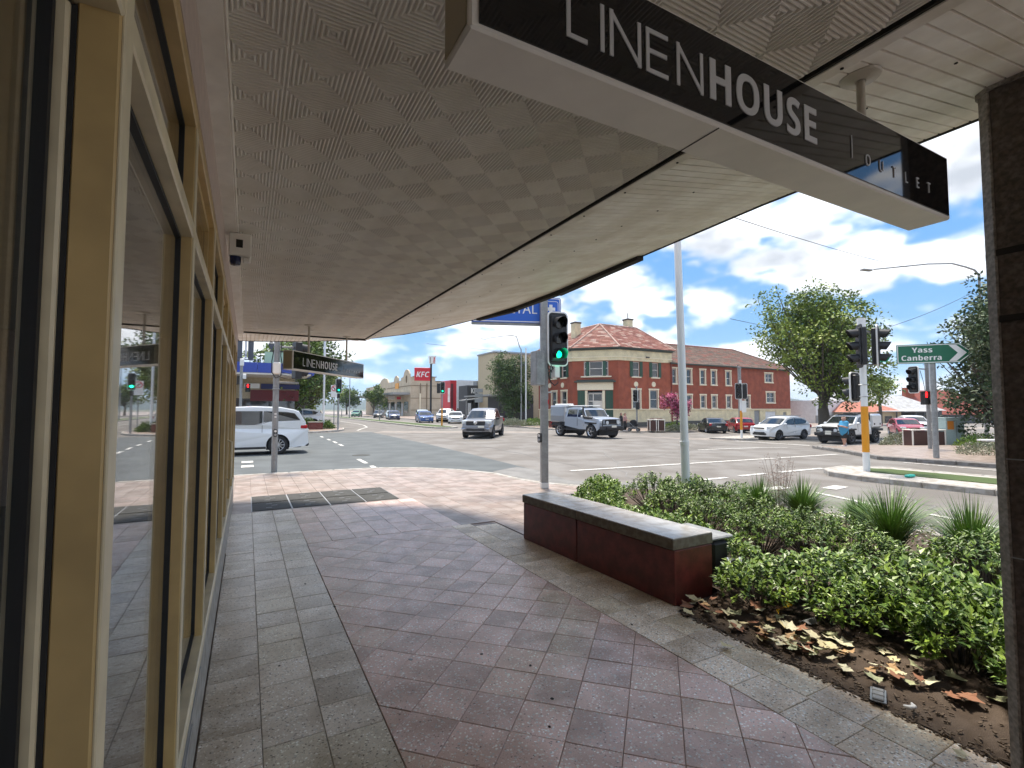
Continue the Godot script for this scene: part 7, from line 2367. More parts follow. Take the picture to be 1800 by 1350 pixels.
func build_plants() -> void:
	var r := RandomNumberGenerator.new()
	r.seed = 77
	var lime := [Color(0.26, 0.37, 0.05), Color(0.12, 0.21, 0.033), Color(0.07, 0.14, 0.027), Color(0.18, 0.285, 0.04)]
	var deep := [Color(0.21, 0.31, 0.042), Color(0.09, 0.17, 0.026), Color(0.065, 0.125, 0.022), Color(0.145, 0.235, 0.032)]
	var broad := []
	for i in 4: broad.append(leafy_shrub(100 + i, 0.40, 0.49, 200, 0.058, 0.03, lime, false))
	var fine := []
	for i in 3: fine.append(leafy_shrub(200 + i, 0.40, 0.48, 220, 0.045, 0.02, deep, true))
	var row := [[3.72, -2.62, 0.9, "against the near bench end"], [4.12, -2.35, 1.12, "second from the bench end"], [3.86, -1.98, 0.78, "beside the largest heap of fallen leaves"], [4.22, -1.7, 1.16, "third back from the soil edge"], [3.9, -1.4, 0.88, "above the grey blister pack"], [4.35, -1.15, 1.12, "left of the timber post in the second rank"], [3.78, -0.98, 0.72, "low in front of the timber post"], [4.05, -0.7, 1.0, "just left of the timber post"], [4.55, -0.65, 1.0, "behind the timber post"],
		[4.1, -3.2, 0.9, "behind the near bench top"], [4.1, -3.75, 0.95, "behind the middle of the bench"], [4.12, -4.3, 0.95, "behind the bench seam"], [4.2, -4.85, 0.95, "behind the far half of the bench"], [4.32, -5.4, 0.95, "behind the far bench end"], [4.7, -5.95, 1.0, "beyond the far bench end"], [5.1, -6.4, 0.95, "near the kerb end of the bed"], [5.5, -6.8, 0.9, "at the tip of the bed by the signal post"], [4.45, -6.1, 0.8, "low at the far footpath edge"]]
	for i in row.size():
		var k: Array = row[i]
		var t := thing("leafy_shrub", "bright green broad-leaved shrub " + k[3], "shrub", V(k[0], 0.03, k[1]), r.randf() * TAU, "bright shrubs edging the planting bed")
		t.scale = V(1, r.randf_range(0.82, 1.15), 1) * k[2]
		var b: Array = broad[i % 4]
		inst("foliage", b[0], t)
		inst("stems", b[1], t)
	var row2 := [[5.25, -2.75, 1.05, "before the nearest grass tussock"], [4.95, -2.3, 0.9, "beside the bare soil patch"], [5.3, -1.75, 1.15, "right of the bare soil patch"], [5.0, -1.2, 1.0, "low near the timber post"], [5.0, -3.5, 0.95, "in the middle of the bed"], [5.5, -3.3, 1.0, "behind the middle of the bed"], [5.1, -4.3, 1.0, "left of the twiggy plant"], [5.75, -4.1, 1.0, "under the twiggy plant"], [5.35, -5.1, 1.0, "in front of the white flagpole"], [5.95, -5.15, 1.1, "right of the white flagpole foot"], [5.7, -5.85, 1.15, "left of the white flagpole foot"], [6.35, -5.75, 1.1, "behind the white flagpole"], [6.45, -4.9, 1.0, "dark one behind the grasses"], [6.4, -1.5, 1.0, "at right before the daisies"], [5.9, -1.9, 0.9, "between the two grass tussocks"]]
	for i in row2.size():
		var k: Array = row2[i]
		var t := thing("whorled_shrub", "dark green fine-leaved shrub " + k[3], "shrub", V(k[0], 0.06, k[1]), r.randf() * TAU, "dark shrubs inside the planting bed")
		t.scale = Vector3.ONE * k[2]
		var b: Array = fine[i % 3]
		inst("foliage", b[0], t)
		inst("stems", b[1], t)
	var gp := [Color(0.12, 0.22, 0.045), Color(0.09, 0.175, 0.035), Color(0.20, 0.28, 0.08), Color(0.145, 0.25, 0.05)]
	var gr := [[6.05, -2.72, 0.86, "largest, above the bare soil patch"], [6.15, -2.1, 0.78, "nearest the timber post"], [6.6, -4.0, 0.72, "beside the twiggy plant"], [6.35, -4.45, 0.68, "left of the twiggy plant"], [7.0, -3.5, 0.5, "small one near the road kerb"]]
	for i in gr.size():
		var k: Array = gr[i]
		var o := inst("grass_tussock", grass_clump(300 + i, k[2] * 0.72, k[2], 520, gp))
		o.position = V(k[0], 0.06, k[1])
		tag(o, "green arching grass tussock, " + k[3], "grass", "grass tussocks in the planting bed")
	# twiggy seed heads
	var tw := thing("twiggy_plant", "dry pinkish twiggy plant with bare stems before the road", "plant", V(6.5, 0.05, -4.25))
	for i in 26:
		var s := S()
		var a := r.randf() * TAU
		var q := r.randf_range(0.05, 0.35)
		var h := r.randf_range(0.55, 0.95)
		var top := V(cos(a) * q, h, sin(a) * q)
		tube(s, [V(cos(a) * 0.03, 0, sin(a) * 0.03), top * V(0.5, 0.5, 0.5) + V(0.01, 0, 0), top], [0.003, 0.0024, 0.0012], 4, false)
		for k in 8:
			var u := r.randf_range(0.45, 1.0)
			var b := V(0, 0, 0).lerp(top, u)
			var e := b + rdir(r) * 0.07 + V(0, 0.03, 0)
			tube(s, [b, e], [0.0015, 0.001], 3, false)
			lathe(s, Transform3D(Basis(), e), [Vector2(0, -0.006), Vector2(0.005, 0), Vector2(0, 0.007)], 5)
		obj("stem", s, mt("twig_%d" % i, lin(0.24, 0.15, 0.12), 0.9) if i == 0 else M.twig_0, tw)
	# daisies: ground cover nobody could count
	var lv := Leaves.new()
	for i in 9000:
		var x := r.randf_range(6.4, 7.75)
		var z := r.randf_range(-6.2, 0.5)
		if i % 4 == 0: x = r.randf_range(5.8, 7.0); z = r.randf_range(-2.2, 0.2)
		if fmod(sin(x * 3.1) * 7.0 + cos(z * 2.3) * 5.0, 1.0) > 0.72: continue
		var y := 0.03 + r.randf() * 0.16
		if r.randf() < 0.13:
			for k in 5:
				var a := TAU * k / 5
				lv.card(V(x, y + 0.05, z), V(cos(a), 0.25, sin(a)).normalized(), V(-sin(a), 0, cos(a)), 0.013, 0.012, Color(0.72, 0.68, 0.62))
		else:
			var e := rdir(r)
			e.y = absf(e.y)
			var col: Color = deep[r.randi_range(0, 3)] * r.randf_range(0.8, 1.5)
			if r.randf() < 0.35: col = Color(0.26, 0.24, 0.10)
			col.a = 1
			lv.card(V(x, y, z), e, e.cross(rdir(r)).normalized(), 0.05, 0.018, col)
	var da := inst("daisy_ground_cover", lv.mesh(M.leaf_near))
	tag(da, "low white daisies and seed heads along the road side of the bed", "ground cover")
	da.set_meta("kind", "stuff")
	# fallen leaves
	var dc := [Color(0.72, 0.63, 0.36), Color(0.66, 0.61, 0.40), Color(0.52, 0.54, 0.32), Color(0.56, 0.36, 0.18), Color(0.34, 0.16, 0.09), Color(0.78, 0.73, 0.50)]
	var dm := []
	for i in 12: dm.append(dry_leaf(400 + i, dc[i % 6]))
	var spots := []
	for i in 34: spots.append(Vector2(3.22 + absf(r.randfn(0.0, 0.16)), r.randf_range(-2.95, -2.0)))
	for i in 36: spots.append(Vector2(3.3 + absf(r.randfn(0.1, 0.14)), r.randf_range(-2.45, -1.65)))
	for i in 16: spots.append(Vector2(3.35 + absf(r.randfn(0.1, 0.16)), r.randf_range(-1.65, -1.15)))
	for i in 8: spots.append(Vector2(r.randf_range(5.4, 6.1), r.randf_range(-2.7, -1.0)))
	spots.append(Vector2(2.93, -2.33)); spots.append(Vector2(3.12, -2.84)); spots.append(Vector2(3.02, -1.1)); spots.append(Vector2(3.3, -1.6))
	for i in spots.size():
		var q: Vector2 = spots[i]
		var o := inst("fallen_leaf", dm[r.randi_range(0, 11)])
		var sc := r.randf_range(0.045, 0.085)
		o.transform = Transform3D(Basis.from_euler(V(r.randf_range(-0.35, 0.35), r.randf() * TAU, r.randf_range(-0.35, 0.35))).scaled(Vector3.ONE * sc), V(q.x, (0.012 if q.x < 3.13 else 0.03 + 0.05 * smooth(3.15, 3.6, q.x)) + 0.012 * (i % 3), q.y))
		if i >= spots.size() - 4: tag(o, ["small pale fallen leaf lying on the beige paving", "pale fallen leaf at the foot of the bench corner", "single curled fallen leaf at the soil edge near the post", "fallen leaf beside the grey blister pack"][i - spots.size() + 4], "leaf", "fallen plane leaves")
		else: tag(o, "dry fallen plane leaf lying in the planting bed soil", "leaf", "fallen plane leaves")
	# bark chips and crumbs on the soil
	var s := S()
	for i in 1100:
		var x := r.randf_range(3.12, 3.75)
		var z := r.randf_range(-2.9, -0.7)
		if i % 3 == 0: x = 3.1 + absf(r.randfn(0.0, 0.05))
		if i % 5 == 0: x = r.randf_range(5.2, 6.2)
		box(s, V(x, (0.004 if x < 3.13 else 0.012) + 0.075 * smooth(3.12, 3.75, x), z), V(r.randf_range(0.006, 0.03), r.randf_range(0.003, 0.009), r.randf_range(0.004, 0.012)), Basis.from_euler(V(r.randf_range(-0.3, 0.3), r.randf() * TAU, r.randf_range(-0.3, 0.3))))
	var ch := obj("mulch", s, tex(mt("mulch", lin(0.15, 0.11, 0.075), 0.9), M.t_fine, 0.02))
	ch.set_meta("kind", "stuff")
	tag(ch, "bark chips and crumbs scattered on the garden soil", "mulch")
	# litter
	var bp := thing("blister_pack", "empty grey plastic blister pack lying on the soil", "litter", V(3.19, 0.028, -1.53), 2.0)
	part_box("tray", bp, mt("blister", lin(0.30, 0.33, 0.36), 0.25), V(0, 0, 0), V(0.075, 0.006, 0.16), 0.002)
	for k in [[-0.052, 0.045], [0.0, 0.045], [0.046, 0.035]]: part_box("cell", bp, M.pole_grey, V(0, 0.008, k[0]), V(0.056, 0.012, k[1]), 0.005)
	part_box("foil", bp, M.wall_slate, V(0, 0.004, 0.068), V(0.06, 0.004, 0.018))
	s = S()
	tube(s, [V(-0.03, 0.01, 0), V(-0.02, 0.012, 0.025), V(0.01, 0.014, 0.035), V(0.035, 0.012, 0.01)], [0.008, 0.012, 0.011, 0.006], 6)
	var ww := obj("paper_scrap", s, M.sign_white)
	ww.position = V(3.2, 0.03, -1.4)
	tag(ww, "twisted white paper scrap beside the blister pack", "litter")
	s = S()
	for i in 5:
		var z := i * 0.03
		quad(s, V(-0.015, 0.02 * sin(i * 1.2) + 0.02, z), V(0.02, 0.015 * cos(i * 1.7) + 0.03, z), V(0.02, 0.015 * cos((i + 1) * 1.7) + 0.03, z + 0.03), V(-0.015, 0.02 * sin((i + 1) * 1.2) + 0.02, z + 0.03))
	var wy := obj("wrapper", s, mt("wrapper_yellow", lin(0.62, 0.40, 0.03), 0.25))
	wy.transform = Transform3D(Basis.from_euler(V(-0.9, 0.4, 0.2)), V(3.62, 0.08, -2.38))
	tag(wy, "shiny yellow wrapper standing among fallen leaves", "litter")
	s = S()
	quad(s, V(0, 0, 0), V(0.12, 0.01, 0.02), V(0.13, 0.035, 0.06), V(0.02, 0.02, 0.05))
	quad(s, V(0.02, 0.02, 0.05), V(0.13, 0.035, 0.06), V(0.09, 0.01, 0.1), V(0.03, 0.005, 0.08))
	var wg := obj("wrapper", s, M.pole_grey)
	wg.position = V(3.6, 0.08, -2.25)
	tag(wg, "flat grey wrapper scrap under the near shrubs", "litter")
	var cup := part_box("teal_litter", null, mt("teal", lin(0.03, 0.42, 0.34), 0.5), V(0, 0.04, 0), V(0.3, 0.06, 0.12), 0.02)
	cup.position = V(14.1, 0.0, -5.9)
	tag(cup, "teal scrap of litter on the median kerb", "litter")
	# --- trees
	var plane := [Color(0.18, 0.25, 0.035), Color(0.125, 0.19, 0.027), Color(0.24, 0.30, 0.05), Color(0.085, 0.14, 0.022), Color(0.20, 0.27, 0.036)]
	tree_at("plane_tree", "large leafy plane tree behind the white SUV and hotel end", V(39.3, -0.45, -21.9), V(0, 7.0, 0), V(5.0, 4.9, 4.8), 0.42, 620, 44, 0.22, plane, 501, {"lobes": 11, "clump": 0.72, "fork": 1.0})
	var dark := [Color(0.045, 0.08, 0.028), Color(0.032, 0.06, 0.02), Color(0.06, 0.10, 0.034), Color(0.08, 0.11, 0.05)]
	tree_at("ornamental_pear", "dense dark green tree at right, overlapping the town sign's arrow", V(23.0, 0.0, -4.9), V(0, 3.7, 0), V(2.9, 3.2, 2.8), 0.16, 900, 50, 0.12, dark, 513, {"lobes": 12, "clump": 0.42})
	tree_at("ornamental_pear", "dark green tree farther off behind the signal cabinet at right", V(33.6, -0.42, -9.6), V(0.9, 5.0, 0.4), V(4.3, 5.2, 4.2), 0.3, 500, 50, 0.2, dark, 502, {"lobes": 10, "clump": 0.62})
	tree_at("ornamental_pear", "dark green tree beyond the right one, behind the timber post", V(38.5, -0.42, -6.5), V(0, 4.6, 0), V(3.8, 4.8, 3.8), 0.3, 420, 40, 0.22, dark, 503, {"lobes": 9, "clump": 0.62})
	var pear := [Color(0.08, 0.135, 0.035), Color(0.05, 0.095, 0.025), Color(0.11, 0.165, 0.045), Color(0.085, 0.13, 0.035)]
	tree_at("street_tree", "dense oval street tree left of the hotel", V(28.3, 0, -51.6), V(0, 5.5, 0), V(3.3, 4.9, 3.3), 0.22, 560, 46, 0.19, pear, 504, {"lobes": 9, "clump": 0.55})
	var left := [Color(0.11, 0.185, 0.03), Color(0.07, 0.13, 0.022), Color(0.16, 0.235, 0.038), Color(0.055, 0.10, 0.018)]
	tree_at("street_tree", "broad green tree behind the small hanging sign at left", V(3.6, 0, -48.5), V(0, 5.0, 0), V(4.0, 4.2, 3.6), 0.28, 300, 28, 0.3, left, 505, {"lobes": 9, "clump": 0.65, "group": "trees along the left footpath"})
	tree_at("street_tree", "lighter green tree just right of the small hanging sign", V(5.9, 0, -66.0), V(1.5, 4.6, 0), V(3.6, 3.6, 3.6), 0.25, 240, 26, 0.34, plane, 506, {"lobes": 8, "clump": 0.65, "group": "trees along the left footpath"})
	tree_at("street_tree", "tall tree at the far left beyond the blue awning", V(5.2, 0, -57.0), V(0, 7.2, 0), V(3.2, 4.2, 3.2), 0.25, 220, 26, 0.32, left, 507, {"lobes": 8, "clump": 0.65, "group": "trees along the left footpath"})
	tree_at("street_tree", "distant rounded tree far up the left footpath", V(6.6, 0, -92), V(3.4, 5.0, 0), V(4.2, 3.9, 4.0), 0.25, 200, 24, 0.42, plane, 508, {"lobes": 8, "clump": 0.8, "group": "trees along the left footpath"})
	tree_at("street_tree", "small round tree before the stone shop row", V(26.0, 0, -116), V(0, 4.2, 0), V(2.7, 3.0, 2.7), 0.2, 150, 24, 0.4, left, 509, {"lobes": 7, "clump": 0.7})
	tree_at("street_tree", "distant tree in front of the far shop roofs", V(25.8, 0, -150), V(0, 5.0, 0), V(4.0, 3.8, 3.8), 0.25, 160, 22, 0.5, left, 510, {"lobes": 7, "clump": 0.9})
	var pink := [Color(0.52, 0.10, 0.22), Color(0.60, 0.17, 0.30), Color(0.40, 0.07, 0.15), Color(0.16, 0.07, 0.06)]
	tree_at("flowering_tree", "small round tree covered in pink flowers before the hotel wing", V(36.6, -0.42, -34.2), V(0, 2.5, 0), V(1.5, 1.45, 1.5), 0.09, 150, 30, 0.17, pink, 511, {"lobes": 7, "clump": 0.36})
	tree_at("background_tree", "light green tree behind the cottages at right", V(74, -0.6, -34), V(0, 4.9, 0), V(2.6, 1.7, 2.4), 0.2, 80, 22, 0.32, plane, 512, {"lobes": 7, "clump": 0.9})
	# --- low bushes across the road
	var sage := [Color(0.30, 0.31, 0.22), Color(0.22, 0.25, 0.16), Color(0.36, 0.36, 0.27), Color(0.16, 0.19, 0.10)]
	var bushes := [["silvery bush beside the brown bins at right", V(32.9, -0.42, -14.2), V(1.5, 0.75, 0.9), sage, 0.11], ["silvery bush hedge along the right kerb", V(24.6, -0.14, -7.9), V(1.6, 0.62, 0.9), sage, 0.08], ["silvery bush hedge at the foot of the dark right tree", V(26.9, -0.3, -7.0), V(1.7, 0.62, 1.0), sage, 0.08], ["clipped green hedge before the dark right tree", V(31.8, -0.42, -10.6), V(1.6, 0.75, 0.9), lime, 0.1], ["clipped green hedge behind the silvery hedge at right", V(34.6, -0.42, -11.2), V(2.0, 0.9, 1.2), lime, 0.1],
		["silvery bush under the pink tree", V(35.6, -0.42, -32.0 - 1.5), V(1.3, 0.62, 0.8), sage, 0.12], ["wide silvery bush right of the flagpole before the hotel", V(38.2, -0.42, -34.3), V(1.7, 0.7, 0.9), sage, 0.12], ["green bush under the pink tree", V(35.0, -0.42, -35.0), V(1.2, 0.7, 0.8), deep, 0.12], ["green hedge behind the silvery bush at the hotel", V(38.0, -0.42, -35.6), V(2.2, 0.85, 0.8), lime, 0.12],
		["silvery bush left of the grey signal post at the far kerb", V(25.6, -0.1, -46.8), V(1.6, 0.75, 1.1), sage, 0.14], ["silvery bush hedge below the street tree", V(26.2, -0.1, -49.4), V(1.7, 0.8, 1.3), sage, 0.14], ["dark green hedge behind the silvery bushes", V(28.4, -0.2, -47.2), V(2.0, 0.9, 1.3), deep, 0.14],
		["green bush in the left corner planter", V(4.3, 0, -44.4), V(1.2, 1.0, 0.9), left, 0.14], ["low green bush at the left corner by the green signal", V(5.6, 0, -43.6), V(1.1, 0.75, 0.8), left, 0.14], ["dark green bush left of the corner planter", V(2.4, 0, -44.0), V(1.3, 0.9, 0.8), deep, 0.14]]
	for i in bushes.size():
		var b: Array = bushes[i]
		var o := inst("bush", mound(600 + i, b[2], 1500, b[4], b[3]))
		o.position = b[1]
		tag(o, b[0], "bush", "bushes across the road")

# ------------------------------------------------------------------ people and street furniture
func nets(bones: Array, cell: float, k: float) -> SurfaceTool:
	# surface nets over a smooth union of tapered capsules [a, b, ra, rb]
	var lo := Vector3.ONE * 99
	var hi := Vector3.ONE * -99
	for b in bones:
		for q in [[b[0], b[2]], [b[1], b[3]]]:
			lo = lo.min(q[0] - Vector3.ONE * (q[1] + 2 * cell))
			hi = hi.max(q[0] + Vector3.ONE * (q[1] + 2 * cell))
	var n := Vector3i(((hi - lo) / cell).ceil()) + Vector3i.ONE
	var f := PackedFloat32Array()
	f.resize(n.x * n.y * n.z)
	for b in bones:
		var a: Vector3 = b[0]
		var e: Vector3 = b[1]
		var ra: float = b[2]
		var rb: float = b[3]
		var m := maxf(ra, rb) + 2.5 * cell
		var l := Vector3i(((a.min(e) - Vector3.ONE * m - lo) / cell).floor()).clamp(Vector3i.ZERO, n - Vector3i.ONE)
		var h := Vector3i(((a.max(e) + Vector3.ONE * m - lo) / cell).ceil()).clamp(Vector3i.ZERO, n - Vector3i.ONE)
		var ab := e - a
		var den := maxf(ab.length_squared(), 0.000001)
		for z in range(l.z, h.z + 1):
			for y in range(l.y, h.y + 1):
				for x in range(l.x, h.x + 1):
					var p := lo + Vector3(x, y, z) * cell
					var t := clampf((p - a).dot(ab) / den, 0, 1)
					var d := (p - a - ab * t).length() - lerpf(ra, rb, t)
					f[(z * n.y + y) * n.x + x] += exp(-k * d)
	var idx := {}
	var s := S()
	var pos: Array[Vector3] = []
	for z in n.z - 1:
		for y in n.y - 1:
			for x in n.x - 1:
				var c := Vector3.ZERO
				var cnt := 0
				var val := PackedFloat32Array()
				for i in 8: val.append(log(maxf(f[((z + (i >> 2 & 1)) * n.y + y + (i >> 1 & 1)) * n.x + x + (i & 1)], 1e-9)) / k)
				for e in [[0, 1], [2, 3], [4, 5], [6, 7], [0, 2], [1, 3], [4, 6], [5, 7], [0, 4], [1, 5], [2, 6], [3, 7]]:
					var v0 := val[e[0]]
					var v1 := val[e[1]]
					if (v0 > 0) != (v1 > 0):
						var t := v0 / (v0 - v1)
						var A := Vector3(e[0] & 1, e[0] >> 1 & 1, e[0] >> 2 & 1)
						var B := Vector3(e[1] & 1, e[1] >> 1 & 1, e[1] >> 2 & 1)
						c += A.lerp(B, t); cnt += 1
				if cnt:
					idx[(z * n.y + y) * n.x + x] = pos.size()
					pos.append(lo + (Vector3(x, y, z) + c / cnt) * cell)
	sg += 1
	s.set_smooth_group(sg)
	var at := func(x: int, y: int, z: int) -> int: return idx.get((z * n.y + y) * n.x + x, -1)
	for key in idx:
		var x: int = key % n.x
		var y: int = (key / n.x) % n.y
		var z: int = key / (n.x * n.y)
		var i0 := (z * n.y + y) * n.x + x
		var o := f[i0] > 1.0
		for ax in 3:
			var st: int = [1, n.x, n.x * n.y][ax]
			if (f[i0 + st] > 1.0) == o: continue
			var q: Array = [[at.call(x, y, z), at.call(x, y - 1, z), at.call(x, y - 1, z - 1), at.call(x, y, z - 1)], [at.call(x, y, z), at.call(x, y, z - 1), at.call(x - 1, y, z - 1), at.call(x - 1, y, z)], [at.call(x, y, z), at.call(x - 1, y, z), at.call(x - 1, y - 1, z), at.call(x, y - 1, z)]][ax]
			if q.has(-1): continue
			if o: quad(s, pos[q[3]], pos[q[2]], pos[q[1]], pos[q[0]])
			else: quad(s, pos[q[0]], pos[q[1]], pos[q[2]], pos[q[3]])
	return s

func person(label: String, at: Vector3, turn: float, d: Dictionary) -> Node3D:
	# faces local +x; +z is the figure's right
	var t := thing("person", label, "person", at, turn)
	t.scale = Vector3.ONE * d.get("scale", 1.0)
	var cell: float = d.get("cell", 0.026)
	var belly: float = d.get("belly", 0.0)
	var hip := 0.9
	var sh := 1.42
	var legs: Array = d.get("stride", [0.06, -0.06])
	var bones := [[V(0, hip + 0.05, 0), V(0.01 + belly * 0.5, 1.12, 0), 0.145 + belly * 0.5, 0.14 + belly], [V(0.01 + belly * 0.4, 1.12, 0), V(0.0, 1.34, 0), 0.14 + belly * 0.8, 0.145], [V(0, sh - 0.03, -0.14), V(0, sh - 0.03, 0.14), 0.075, 0.075], [V(-0.01, 1.42, 0), V(0.01, 1.54, 0), 0.062, 0.056], [V(0.015, 1.62, 0), V(0.03, 1.57, 0), 0.098, 0.07], [V(0.0, 1.66, 0), V(0.01, 1.64, 0), 0.095, 0.095], [V(0.105, 1.61, 0), V(0.125, 1.59, 0), 0.016, 0.018], [V(0.01, 1.61, -0.1), V(0.01, 1.6, 0.1), 0.018, 0.018]]
	var shirt := [[V(0, hip - 0.02 - d.get("long", 0.0), 0), V(0.01 + belly * 0.5, 1.12, 0), 0.185 + belly * 0.5, 0.17 + belly], [V(0.01 + belly * 0.4, 1.12, 0), V(0.0, 1.34, 0), 0.17 + belly * 0.8, 0.165], [V(0, sh - 0.03, -0.14), V(0, sh - 0.03, 0.14), 0.092, 0.092]]
	var pants := [[V(0, hip + 0.06, 0), V(0, hip - 0.02, 0), 0.165 + belly * 0.3, 0.16]]
	var shoes := []
	var fing := S()
	for i in 2:
		var sz: float = [-1.0, 1.0][i]
		var fx: float = legs[i]
		var knee := V(fx * 0.6 + 0.03, 0.49, sz * 0.1)
		var ank := V(fx - 0.02, 0.09, sz * 0.1)
		bones.append([V(0, hip, sz * 0.09), knee, 0.095, 0.062])
		bones.append([knee, ank, 0.06, 0.04])
		bones.append([ank, V(fx + 0.12, 0.04, sz * 0.11), 0.042, 0.034])
		shoes.append([V(fx - 0.05, 0.055, sz * 0.1), V(fx + 0.14, 0.045, sz * 0.115), 0.052, 0.042])
		shoes.append([ank, ank + V(0, d.get("sock", 0.06), 0), 0.05, 0.047])
		var hem: float = d.get("hem", 0.5)
		pants.append([V(0, hip, sz * 0.09), V(0, hip, sz * 0.09).lerp(knee, minf(hem * 2, 1.0)), 0.125, 0.1])
		if hem > 0.5: pants.append([knee, knee.lerp(ank, (hem - 0.5) * 2), 0.085, 0.07])
		var arm: Array = d.get("arms", [[V(0.04, 1.12, -0.25), V(0.24, 1.1, -0.12)], [V(0.04, 1.12, 0.25), V(0.24, 1.1, 0.12)]])[i]
		var s0 := V(0, sh - 0.03, sz * 0.18)
		bones.append([s0, arm[0], 0.058, 0.045])
		bones.append([arm[0], arm[1], 0.044, 0.03])
		shirt.append([s0, s0.lerp(arm[0], d.get("sleeve", 0.75)), 0.088, 0.078])
		if d.get("sleeve", 0.75) >= 1.0: shirt.append([arm[0], arm[0].lerp(arm[1], 0.9), 0.062, 0.048])
		# hand: palm and five bent fingers
		var fd: Vector3 = (arm[1] - arm[0]).normalized()
		var side := fd.cross(V(0, 1, 0)).normalized()
		var palm: Vector3 = arm[1] + fd * 0.05
		bones.append([arm[1], palm + fd * 0.03, 0.032, 0.03])
		for k in 4:
			var b0: Vector3 = palm + fd * 0.045 + side * (k - 1.5) * 0.02
			var l: float = [0.035, 0.042, 0.04, 0.03][k]
			tube(fing, [b0 - fd * 0.03, b0 + fd * l * 0.6, b0 + fd * l - V(0, 0.02, 0), b0 + fd * (l - 0.012) - V(0, 0.045, 0)], [0.0095, 0.009, 0.0085, 0.007], 6)
		var tb: Vector3 = palm + side * 0.03 * -sz
		tube(fing, [tb, tb + fd * 0.03 + side * -sz * 0.025, tb + fd * 0.055 + side * -sz * 0.02 - V(0, 0.015, 0)], [0.011, 0.01, 0.008], 6)
	var bs := nets(bones, cell, 40.0)
	bs.append_from(mesh(fing, M.skin), 0, Transform3D())
	obj("body", bs, M.skin, t)
	obj("top", nets(shirt, cell, 30.0), M[d.top], t)
	obj("trousers", nets(pants, cell, 30.0), M[d.pants], t)
	obj("shoes", nets(shoes, 0.018, 60.0), M[d.shoes], t)
	var hr := [[V(-0.015, 1.675, 0), V(0.02, 1.69, 0), 0.1, 0.085], [V(-0.04, 1.62, 0), V(-0.03, 1.57 - d.get("hair", 0.0), 0), 0.088, 0.07]]
	obj("hair", nets(hr, 0.018, 50.0), M[d.get("hairm", "hair_brown")], t)
	var ey := S()
	for z in [-0.034, 0.034]: lathe(ey, Transform3D(Basis(), V(0.105, 1.625, z)), [Vector2(0, -0.008), Vector2(0.01, 0), Vector2(0, 0.008)], 6)
	box(ey, V(0.108, 1.558, 0), V(0.012, 0.008, 0.045))
	obj("eyes_and_mouth", ey, M.hair_brown, t)
	return t

